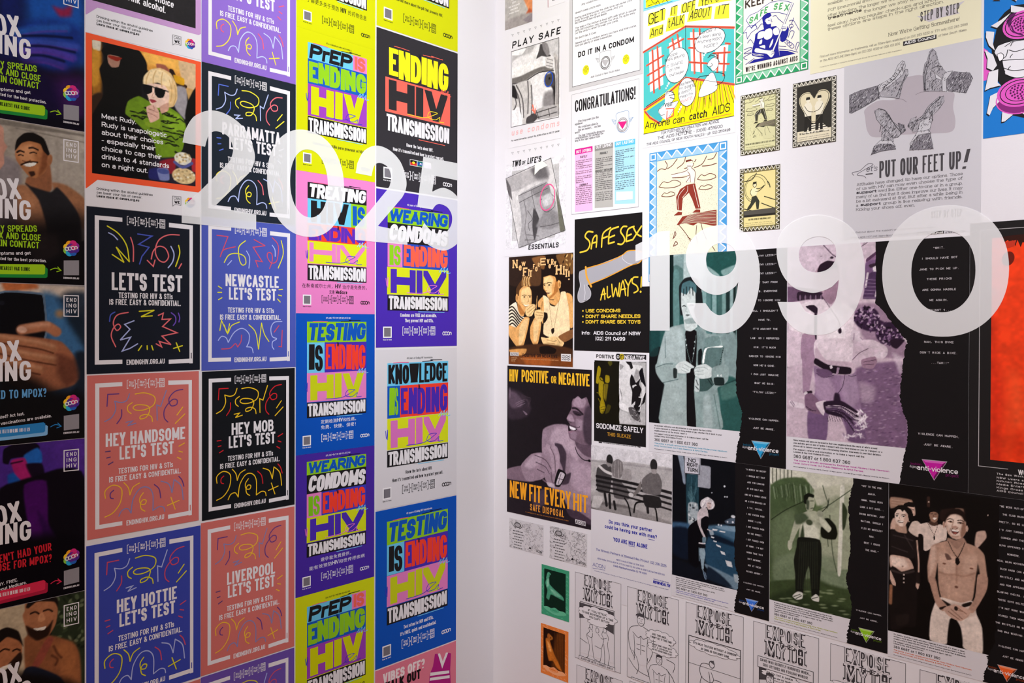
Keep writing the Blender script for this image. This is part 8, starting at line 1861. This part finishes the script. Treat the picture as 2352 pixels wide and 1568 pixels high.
def street(p):
    p.poly([(50,20),(560,60),(560,1000),(50,860)], '0e1016', 1, sm=0)
    p.poly([(105,45),(145,50),(160,230),(140,220)], '8791a0', 8).poly([(74,38),(106,45),(140,220),(74,180)], '12131a', 8).poly([(165,175),(245,180),(240,560),(172,540)], '27434e', 10)
    for k in range(26): p.line([(172 + 70 * p.rs.rand(),180 + 150 * p.rs.rand())] + [(172 + 70 * p.rs.rand(),250 + 200 * p.rs.rand())], 5,('4c6f7a', '152830', '6a8c94')[k % 3], 4, .5,0)
    p.poly([(178,365),(240,370),(240,500),(180,520)], 'a4acb2', 8)
    for k in range(16): p.ell(182 + 55 * p.rs.rand(),375 + 130 * p.rs.rand(),10,6,('22262c', 'd4d8da', '6a7880')[k % 3], 4, .9,180 * p.rs.rand())
    p.poly([(150,45),(260,60),(258,175),(150,165)], 'c6c2cc', 3, sm=0).poly([(244,108),(318,118),(328,128),(326,262),(318,268),(242,256)], '9c9ca6', 4, sm=0)
    p.poly([(74,490),(180,500),(180,540),(74,530)], '3c5a78', 20).poly([(74,530),(180,540),(180,740),(74,700)], '101a2a', 20).poly([(300,520),(430,510),(520,560),(520,640),(360,600)], '4a6880', 20).poly([(340,550),(440,590),(510,650),(500,880),(300,780),(290,640)], '27465e', 20).poly([(360,520),(520,520),(520,560),(420,545)], '7a94a8', 10)
    p.poly([(300,560),(420,600),(500,640),(500,660),(340,610)], '0f1c2c', 14)
    for q in ([(340,535),(375,540),(370,550),(338,547)], [(388,548),(425,555),(424,562),(385,556)], [(330,585),(352,592),(350,600),(330,595)], [(345,612),(368,620),(366,628),(344,620)], [(362,638),(395,652),(396,664),(368,652)], [(390,682),(420,694),(428,714),(400,704)], [(424,745),(466,758),(474,796),(438,784)]): p.poly(q, 'd2d2d6', 3, sm=0)
    p.poly([(290,770),(420,830),(510,880),(515,950),(420,920),(300,800)], '6f8596', 12).poly([(310,790),(400,850),(470,930),(300,890)], '1a2636', 14).poly([(74,740),(240,790),(300,870),(480,940),(480,960),(74,850)], '10141e', 14).poly([(480,840),(520,850),(520,900),(490,890)], '9aa4ac', 10)
    p.poly([(420,485),(460,465),(500,470),(520,500),(440,505)], '4f5c6c', 8).ell(478,455,16,10, 'd4d4da', 5); [p.ell(x, y, r_, r_, 'dcdce4', 4) for x, y, r_ in ((420,252,7),(422,322,5),(437,323,5),(380,510,6),(398,514,6),(440,490,6),(475,492,7),(335,295,4))]
    p.M = Map('R', (1550,1100,150 / 560))
    p.poly([(115,420),(190,350),(230,320),(290,330),(285,420),(265,500),(240,560),(215,720),(180,760),(118,700)], '0a0a0f', 6).poly([(195,330),(205,270),(235,245),(275,250),(288,310),(285,335),(230,340),(225,420),(262,490),(250,500),(222,450),(200,390)], 'bfb2b6', 4).poly([(225,345),(262,318),(290,330),(278,430),(262,470),(232,420)], '0c0b11', 4).line([(205,290),(200,360),(225,430),(250,490)], 20, 'c6b9bd', 4)
    p.poly([(218,210),(228,180),(280,152),(330,185),(343,225),(330,252),(300,262),(275,240),(250,252),(225,240)], 'cfc5ca', 5).lines([[(235,215),(255,180),(290,170)], [(230,232),(250,210),(258,190)], [(310,175),(332,215)], [(322,245),(335,225)]], 7, 'efe9ea', 3).lines([[(245,240),(262,205)], [(300,168),(318,190)]], 5, '8d848c', 3)
    p.poly([(272,205),(300,195),(314,215),(306,248),(290,262),(276,240)], 'cbb4b2', 3).lines([[(282,208),(292,206)], [(300,210),(308,213)]], 4, '1a1216', 1).line([(292,238),(304,241)], 4, '5a2c34', 1)
    p.poly([(208,600),(250,590),(262,640),(250,720),(246,790),(232,770),(222,700)], '8fa3b0', 4).line([(208,590),(210,700)], 8, '6a7e8c', 3).line([(208,548),(258,552)], 12, 'd2cad0', 2).poly([(205,565),(262,570),(260,592),(208,588)], '121219', 2).poly([(235,500),(268,500),(262,545),(238,545)], '6f8592', 4).poly([(240,790),(262,800),(275,862),(255,850)], '7488a0', 3).lines([[(245,770),(268,850),(280,865)]], 5, '0a0a0f', 2)
    p.poly([(295,440),(325,440),(335,475),(305,480)], '8c99a4', 4).line([(280,430),(310,445)], 8, 'bfb2b6', 3); p.M = Map('R', 'T4')
    p.grain(.04)


NRT = ['"A MERELY SO BUCKS?', 'I SHOULD GET THAT', 'JUST FOR LOOKING', 'AT HIS UGLY MUG.', "AND HE'S GONNA LEAVE", 'ME A FEW BRUISES AS', 'A TIP. TYPICAL.', 'I GET FUCKED OVER', 'WHERE I LIVE.', 'I GET FUCKED OVER', 'ON THE STREET.', 'I GET FUCKED OVER', "AT WORK. I'M NOT", 'GONNA TAKE THIS', 'SHIT ANYMORE.', 'NOT AT THESE', 'PRICES ANYWAY."']
violence(RH7, 'dark blue photo poster of a blond person by a NO RIGHT TURN sign', 'T4', street, [(t, 630 - 2.0 * i * .3,152 + 42.8 * i, 7.2 * len(t)) for i, t in enumerate(NRT)], '3a72d8', '5a5ab0', ['Please watch out for each other walking along the street at night,', 'where there are dark people around about. If you can, stay safe out', 'there and walk where there is light.'], extra=road_sign)


def gym(p):
    z = p.rs
    p.poly([(20,20),(640,100),(620,1140),(20,990)], '5d6b4a', 1, sm=0)
    p.poly([(35,35),(620,110),(600,300),(340,200),(260,110),(35,160)], 'c8c6b6', 14); [p.line([(45 + 27 * k, 40 + 4 * k),(45 + 27 * k, 150 - 6 * k)], 6, '3a3e30', 3) for k in range(6)]
    p.poly([(35,170),(110,120),(220,110),(300,150),(345,230),(340,330),(120,400),(35,380)], '4a5a3c', 14)
    for k in range(60): a_ = z.rand(); x = 45 + 290 * a_; p.line([(x, 150 + 40 * abs(a_ - .5) + 20 * z.rand()),(x + 12,220 + 60 * z.rand() + 40 * a_)], 5,('77866a', '2c3622', '9aa68a', '3c4a30')[k % 4], 4, .6)
    p.poly([(35,400),(260,290),(340,320),(250,480),(200,800),(35,850)], '48563a', 30).poly([(40,420),(200,340),(220,700),(60,760)], '6c7a5c', 60, .8).line([(35,410),(140,340),(270,280)], 6, '262e1e', 4)
    p.poly([(340,200),(610,160),(600,330),(440,300),(360,310)], 'b6b6a2', 20).poly([(400,300),(600,260),(590,840),(460,800),(380,700)], '9ba088', 30).poly([(60,690),(240,640),(470,680),(500,760),(330,830),(60,850)], '77846a', 30, .7)
    p.poly([(30,850),(300,830),(480,790),(600,780),(600,1130),(30,985)], '3d4a2e', 14).poly([(340,790),(590,770),(590,900),(420,860)], '77846a', 26).poly([(60,940),(260,880),(300,960),(600,1050),(600,1130),(30,990)], '2a3420', 40, .8)
    for k in range(24): p.ell(60 + 520 * z.rand(),900 + 190 * z.rand(),24,6, '8a9674', 6, .7,12)
    p.poly([(525,170),(555,175),(550,300),(530,780),(505,780),(520,300)], 'd4d2c4', 6).poly([(540,290),(575,350),(560,460),(540,480)], '333c28', 8).lines([[(400,170),(420,240),(440,300),(430,330)], [(450,380),(470,640),(500,780)], [(420,440),(440,600)], [(370,340),(440,310),(600,200)]], 6, '4a5440', 4)
    p.poly([(380,420),(440,400),(490,450),(505,510),(490,550),(440,550),(390,530)], '16180f', 8).lines([[(370,375),(430,320),(445,260)]], 5, '14160e', 3)
    p.poly([(230,380),(290,350),(350,350),(400,390),(460,470),(440,500),(390,460),(380,540),(375,560),(235,560),(235,470),(200,540),(175,600),(160,600),(170,530),(200,420)], 'a9ab96', 6).poly([(250,440),(330,440),(370,480),(370,550),(260,550)], 'd0d0be', 24).poly([(200,380),(260,360),(300,400),(250,440),(210,440)], '4a5640', 16).poly([(260,440),(270,540),(240,540)], '3a4430', 10).poly([(380,390),(460,470),(440,500),(385,440)], 'c6c6b2', 8).ell(305,430,24,20, '454e3a', 10)
    p.poly([(155,560),(180,560),(182,610),(165,628),(152,605)], 'b4b4a0', 5).ell(382,368,24,22, '8f9280', 5)
    p.poly([(272,270),(285,240),(330,240),(345,290),(335,330),(315,360),(285,340)], 'a3a58f', 5).poly([(266,290),(268,240),(300,222),(338,235),(335,255),(300,250),(285,300)], '171a12', 5).poly([(285,270),(305,280),(300,340),(285,330)], '4d5644', 8).lines([[(310,278),(335,278)], [(315,330),(335,328)]], 5, '2a3022', 3)
    p.poly([(230,535),(380,555),(392,700),(380,860),(372,960),(325,960),(315,860),(300,740),(270,840),(258,940),(210,930),(205,800),(195,700),(215,600)], '191b15', 7)
    for k in range(9): p.line([(240 + 15 * k, 570),(225 + 17 * k, 900)], 5, '34382c', 6, .8)
    p.poly([(185,950),(220,920),(258,930),(255,970),(215,978)], 'd2d0c8', 5).poly([(318,965),(350,938),(375,960),(372,992),(335,985)], 'd2d0c8', 5).lines([[(195,955),(240,940)], [(210,970),(250,950)], [(325,970),(365,960)]], 5, '3a3c34', 3)


GYM = ['"OFF TO THE GYM.', 'AGAIN.', 'HMMM. THOSE GUYS', 'LOOK A BIT SUSS...', 'DOING NOTHING. JUST', 'WAITING. SHOULD I', 'FLEX MY MUSCLES?', 'NAH.', 'BEST I CROSS', 'THE ROAD."']
T8TORN = [(618,60),(612,150),(600,230),(580,290),(585,360),(590,470),(598,590),(590,680),(572,780),(568,850),(580,900),(600,960),(603,1040),(598,1120),(580,1180),(572,1240),(568,1300),(565,1380)]
violence(RH8, 'green-toned photo poster of a bare-chested man with a gym bag', 'T8', gym, [(t, 750,187 + 50.2 * i, 9.4 * len(t)) for i, t in enumerate(GYM)], '8cc022', 'a8b02a', ["Be aware of who is in front of you and behind you. If you feel something's wrong, cross the street,", 'change direction, walk closer to traffic or run to a safe place. And be prepared for what may follow', 'if you answer back to verbal harassment, or it\'s always a prelude to an attack. Trust your instincts.'], torn=T8TORN, tview='T8')


def crowd(p):
    p.poly([(870,150),(1750,280),(1750,1500),(870,1200)], '120d0c', 1, sm=0)
    A, A2, D = 'c9a898', 'e2cabc', '17110f'
    p.poly([(882,250),(1030,270),(1030,320),(960,310),(882,330)], '9c7c6a', 10); [p.line([(890,270 + 18 * k),(1025,285 + 18 * k)], 5, 'c0a290', 4, .7) for k in range(3)]
    p.poly([(1140,250),(1160,250),(1160,320),(1140,315)], '3a2822', 8).ell(1152,285,5,5, 'e0c4b4', 3).poly([(1240,340),(1400,330),(1400,400),(1240,420)], '2a1c18', 12).ell(1573,380,3,5, 'd8c0b4', 2)
    p.poly([(882,440),(900,400),(940,400),(930,470),(882,480)], A, 8)
    # woman's body
    p.poly([(930,470),(980,480),(1000,510),(960,540),(920,500)], 'b59482', 6).poly([(882,480),(940,500),(1010,500),(1060,540),(1050,680),(1000,680),(882,660)], '211a19', 8).lines([[(900,520),(980,540),(1040,560)], [(890,600),(1000,640)], [(980,520),(1040,620)]], 6, '4a4040', 6, .8)
    p.poly([(882,660),(1010,685),(1045,760),(960,780),(882,750)], A, 6).poly([(882,670),(980,690),(1000,750),(900,740)], A2,20).ell(968,742,5,6, '8a6a5c', 3).poly([(882,750),(960,780),(1050,760),(1070,860),(1060,1160),(980,1170),(882,1180)], '1b1413', 8).line([(890,770),(970,790),(1045,775)], 16, '3a302e', 5); [p.ell(975,800 + 28 * k, 6,6, 'c2b0a8', 2) for k in range(3)]
    p.poly([(880,770),(915,850),(918,880),(895,870),(878,830)], A, 4).poly([(1070,830),(1085,870),(1075,905),(1060,880)], A, 4).line([(1055,600),(1075,720),(1075,850)], 26, '241b19', 6).line([(1068,560),(1080,700),(1080,780)], 10, A, 4); p.line([(885,880),(880,1000)], 22, 'b07a5a', 8, .8)
    p.M = Map('R', (2030,1100,322 / 1342))
    p.poly([(235,485),(270,410),(320,400),(365,450),(335,555),(270,525)], 'd2beb2', 6).poly([(225,270),(245,255),(295,260),(300,345),(275,350),(240,320)], A, 5).poly([(188,255),(195,235),(245,216),(295,235),(292,268),(225,262),(240,300),(200,290)], D, 4).line([(255,285),(285,292)], 5, D, 2)
    p.poly([(330,440),(420,415),(480,447),(540,432),(600,470),(597,580),(540,600),(420,682),(380,672),(375,540),(325,525)], 'dcc8bd', 6).poly([(330,530),(375,540),(380,700),(335,690)], D, 6).poly([(440,400),(510,405),(515,440),(475,448),(435,430)], '4a352c', 5).poly([(434,345),(448,300),(500,296),(520,340),(514,392),(488,416),(452,400)], '93715f', 5).poly([(430,335),(440,292),(480,278),(520,300),(522,332),(492,312),(452,316)], D, 5).poly([(470,370),(508,368),(495,386),(478,384)], 'ece0d6', 2).lines([[(448,332),(470,330)], [(486,334),(508,336)]], 6, '1c120e', 2).line([(478,335),(474,358),(486,360)], 4, '5f4437', 2)
    p.line([(422,420),(480,540)], 4, '4a352c', 2).line([(520,430),(482,540)], 4, '4a352c', 2).ell(481,562,8,22, D, 2)
    # woman's head
    p.poly([(115,430),(205,430),(218,520),(110,490)], 'b59482', 8).poly([(104,350),(110,300),(150,278),(205,288),(232,340),(229,400),(200,446),(160,452),(118,414)], A2,6).poly([(200,330),(232,340),(229,400),(200,446),(185,440)], A, 12).ell(241,388,11,24, A, 3)
    p.poly([(97,345),(98,282),(140,250),(205,254),(262,290),(282,350),(264,402),(240,400),(230,340),(196,296),(180,312),(160,292),(130,292),(110,320)], D, 5).lines([[(112,338),(128,330),(146,334)], [(170,342),(188,338),(208,346)]], 6, '3a2a22', 2)
    for x, y in ((128,352),(188,357)): p.ell(x, y, 13,7, 'f0e4dc', 2).ell(x, y, 7,7, D, 2).line([(x - 13, y - 3),(x, y - 8),(x + 13, y - 3)], 4, D, 1)
    p.line([(156,352),(148,380),(162,384)], 4, 'a3826f', 3).poly([(134,397),(192,402),(178,420),(146,417)], '4a2f28', 3).poly([(138,400),(187,403),(176,412),(148,410)], 'f2e8e0', 2)
    p.M = Map('R', 'T8')
    p.poly([(1490,500),(1550,490),(1560,540),(1500,610),(1478,590)], 'c2a496', 8); p.poly([(1340,330),(1395,335),(1400,380),(1350,370)], '8f7264', 8)
    p.M = Map('R', (2030,1100,322 / 1342))
    p.poly([(612,560),(690,585),(762,560),(800,640),(705,700),(608,610)], '9f7e6f', 10).poly([(588,420),(596,350),(660,305),(730,315),(772,370),(787,430),(786,505),(752,560),(700,579),(650,560),(612,512),(594,455)], A, 6).poly([(605,400),(625,355),(690,340),(740,370),(745,450),(720,540),(670,540),(620,490)], A2,26).poly([(760,400),(787,440),(785,510),(745,565),(735,520)], '94705f', 16)
    p.poly([(584,415),(588,340),(650,290),(720,284),(772,322),(787,392),(772,402),(742,355),(690,334),(640,340),(606,372)], '231713', 14).ell(575,436,12,32, A, 4).ell(795,474,11,30, A, 4).ell(576,438,5,18, '7a5546', 5)
    p.lines([[(606,388),(638,378),(668,394)], [(704,398),(736,392),(764,408)]], 7, '2a1b15', 3).poly([(610,404),(640,398),(666,412),(640,418)], '8d6858', 6).poly([(705,416),(735,410),(760,424),(735,430)], '8d6858', 6).lines([[(612,408),(638,402),(664,413)], [(706,420),(734,414),(758,426)]], 5, '140c09', 2).ell(640,409,7,5, '140c09', 2).ell(733,421,7,5, '140c09', 2)
    p.line([(668,400),(652,452)], 8, 'b08d7c', 6).poly([(645,455),(680,445),(714,460),(705,474),(680,476),(652,470)], 'bb9686', 5).lines([[(648,468),(662,474)], [(692,476),(708,470)]], 5, '5a3c30', 3).lines([[(640,470),(626,505)], [(722,475),(732,512)]], 5, 'a27f6e', 5)
    p.poly([(640,485),(680,484),(720,494),(710,518),(684,530),(656,518)], '5a2f2a', 3).poly([(645,486),(682,487),(716,495),(706,503),(660,500)], 'f4eae4', 2).poly([(660,512),(690,510),(702,518),(680,526)], 'b06a62', 4).line([(655,545),(690,552),(715,545)], 6, '9d7a69', 6)
    p.M = Map('R', 'T8')
    p.poly([(1160,640),(1180,590),(1290,560),(1350,620),(1410,575),(1500,610),(1545,660),(1560,760),(1570,850),(1555,900),(1530,880),(1500,720),(1480,860),(1460,980),(1380,1010),(1250,980),(1220,860),(1215,720),(1190,860),(1150,850),(1142,740)], 'b4917f', 7)
    p.poly([(1230,640),(1340,680),(1340,800),(1240,780),(1215,700)], 'caa896', 40).poly([(1390,680),(1490,660),(1490,770),(1400,800)], 'c4a290', 40).poly([(1260,830),(1440,830),(1430,970),(1270,950)], 'bd9a88', 50).poly([(1165,620),(1200,600),(1200,720),(1160,800)], 'd2b2a2', 24).lines([[(1225,780),(1280,800),(1340,800),(1400,812),(1480,790)], [(1350,690),(1350,860)]], 9, '94705f', 10, .7).ell(1262,722,11,7, '7a5446', 4).ell(1455,757,12,7, '7a5446', 4).ell(1348,888,11,9, '6a483c', 5).poly([(1265,650),(1290,655),(1315,690),(1280,695)], '6a5048', 5)
    p.line([(1290,565),(1320,630),(1355,680)], 5, '241814', 2).line([(1408,575),(1380,640),(1358,680)], 5, '241814', 2).poly([(1345,680),(1365,685),(1372,715),(1355,735),(1340,715)], '1a1210', 3)
    p.poly([(1240,960),(1380,1000),(1460,985),(1490,1080),(1530,1180),(1530,1370),(1400,1320),(1310,1130),(1280,1290),(1160,1260),(1165,1100),(1200,990)], 'dccbc1', 7).poly([(1250,1000),(1460,1010),(1480,1090),(1330,1110),(1250,1050)], 'c9b4a8', 16).poly([(1300,1120),(1340,1110),(1380,1180),(1390,1310),(1285,1290)], '100c0b', 8)
    p.line([(1250,990),(1300,1020)], 24, '201814', 5).line([(1400,1020),(1450,1005)], 24, '201814', 5)
    p.poly([(1150,820),(1200,830),(1230,960),(1280,1020),(1250,1060),(1200,1000)], 'ae8a79', 6).poly([(1500,800),(1570,820),(1560,920),(1470,1070),(1430,1050),(1480,960)], 'b08c7b', 6).line([(1235,1040),(1270,1030)], 16, '2a1e1a', 4)
    p.poly([(1255,1040),(1330,1010),(1400,1030),(1450,1060),(1430,1100),(1380,1130),(1340,1120),(1290,1090)], 'bf9c8c', 5).lines([[(1290,1060),(1370,1120)], [(1310,1045),(1390,1115)], [(1350,1030),(1420,1080)], [(1350,1050),(1390,1060)]], 5, '7a5a4c', 3).ell(1345,1040,12,16, '2a1e1a', 4)
    p.poly([(920,1090),(1010,1080),(1000,1150),(930,1160)], '241c1a', 10)


T9TORN = [(1655,240),(1650,600),(1648,900),(1640,1100),(1620,1280),(1600,1330),(1565,1380),(1575,1420),(1560,1460),(1545,1500),(1538,1560),(1530,1640)]
CR = ['"WE WERE OUT-OF-IT.', "THE CLUB WASN'T", 'PRETTY. SO WE LEFT.', "I'D JUST TURNED THE", 'CORNER AND THESE', 'GUYS APPEARED FROM', 'NOWHERE.', 'REAL MEAN MOTHERS. I', 'BLEW HARD (ON MY', 'WHISTLE) AND MEL', 'AND ROB APPEARED', 'BLOWING THEIRS. AND', 'THESE GUYS BOLTED.', "I'M NOT SURE WHAT", 'SCARED THEM MORE,', 'THE WHISTLES OR WHAT', 'ROB WAS WEARING."']
violence(RH9, 'sepia-black group photo poster with a shirtless laughing man in white jeans', 'T8', crowd, [(t, 1764 - 1.5 * i, 336 + 55.5 * i, 11.6 * len(t)) for i, t in enumerate(CR)] + [('VIOLENCE CAN HAPPEN.', 1762,1336,232),('JUST BE AWARE.', 1755,1402,162)], 'f0642a', 'd8683a', ["It's always a good idea to walk with others, especially if you're out of it, drunk, or upset.", 'And buy a sturdy whistle, they prevent attacks. Use it to attract assistance and to scare off', 'attackers. Carry it always and use it wisely. A whistle sounds a lot better than an ambulance.'], torn=T9TORN, tview='T8', hook=None)

# ---- the road sign lettering belongs to the street print: no separate object. Red poster at the frame's edge
r = (ru(2226.6), RH5[1], ru(2226.6) + .40, rv(2280,509.5)); P = PR(r, 'black poster with a glowing red panel, cut by the edge of the picture', 'T7', '1d1a1b')
b = P.part('frame_line', 'thin white frame line'); u0 = P.M(1795,500)[0]; vt = wall_uv('R', 2250,528)[1]; vb2 = P.M(1795,1138)[1]; e = .0014
b.add([(u0, vb2),(u0 + e, vb2),(u0 + e, vt),(u0, vt)], 'b8b2b4', 0); b.add([(u0, vb2),(P.M(2060,1170)[0], vb2),(P.M(2060,1170)[0], vb2 + e),(u0, vb2 + e)], 'b8b2b4', 0); b.add([(u0, vt - e),(r[2] - .03, vt - e),(r[2] - .03, vt),(u0, vt)], 'b8b2b4', 0)
rr = (P.M(1902,700)[0], P.M(1902,1080)[1], r[2] - .06, wall_uv('R', 2303,545)[1])
ph = P.photo('photograph', rr, 'f0441e', .003, lev=1.5); ph.poly([(1900,-400),(1960,200),(2010,500),(1990,900),(2020,1120),(1890,1120)], 'd8341a', 120).poly([(2100,300),(2203,500),(2203,900),(2080,700)], 'f8582c', 160).poly([(2140,800),(2203,850),(2203,1120),(2100,1050)], 'e03a18', 80); ph.grain(.05,2)
d = P.part('title_art', 'dark spiky title lettering', lev=2.5, M=Map('R', 'T6'))
d.poly([(2150,350),(2352,325),(2450,315),(2450,640),(2360,640),(2365,440),(2340,400),(2320,450),(2290,380),(2270,440),(2240,380),(2225,440),(2200,380),(2170,400)], '33130c', 0, sm=2); d.ell(2200,560,52,70, '6a1c10', 0,-15); d.poly([(2170,400),(2280,380),(2260,440),(2190,460)], 'c03420', 1)
b = P.part('body_text', lev=1.5)
b.text('WORKERS', 2150,1215,2400,1240,46, 'e0dadc', .17,1)
for i, s in enumerate(('The Sex Workers Outreach', 'NSW Users and AIDS', 'Kirkton Road Centre', 'Media Entertainment', 'Kings Cross Needle', 'AIDS Council of NSW')): b.text(s, 1957,1240 + 30 * i, 2330 + 14 * len(s) - 230, None, 17, 'd8d2d4', .17,1, track=.3)
P.done()

# ---- VIBES OFF? at the foot of the lettered column
P = Poster('L', RE5, 'pink poster with a magenta high-visibility vest, cut by the bottom of the picture', Map('L', 'S3'), 'e07a90'); P.clip_r = RE5
h = P.part('headline', 'pale and dark bold lettering'); h.text('VIBES OFF?', 92,1568,318,1490,52, 'f2dfe2', .26,1, track=.06); h.text('WALK OUT', 92,1618,296,1548,52, '1c1416', .27,1, track=.06)
v = P.part('vest', 'magenta vest with pale reflective bands'); v.poly([(373,1412),(400,1408),(415,1450),(440,1404),(460,1408),(455,1500),(462,1660),(330,1690),(345,1520),(362,1480)], 'b01c7c', 1)
v.poly([(388,1410),(400,1408),(415,1450),(432,1404),(444,1404),(412,1490)], 'ecdfe4', 2); v.poly([(348,1512),(450,1500),(450,1515),(346,1530)], 'ecdfe4', 2); v.poly([(346,1540),(452,1526),(452,1541),(344,1556)], 'ecdfe4', 2); P.done()
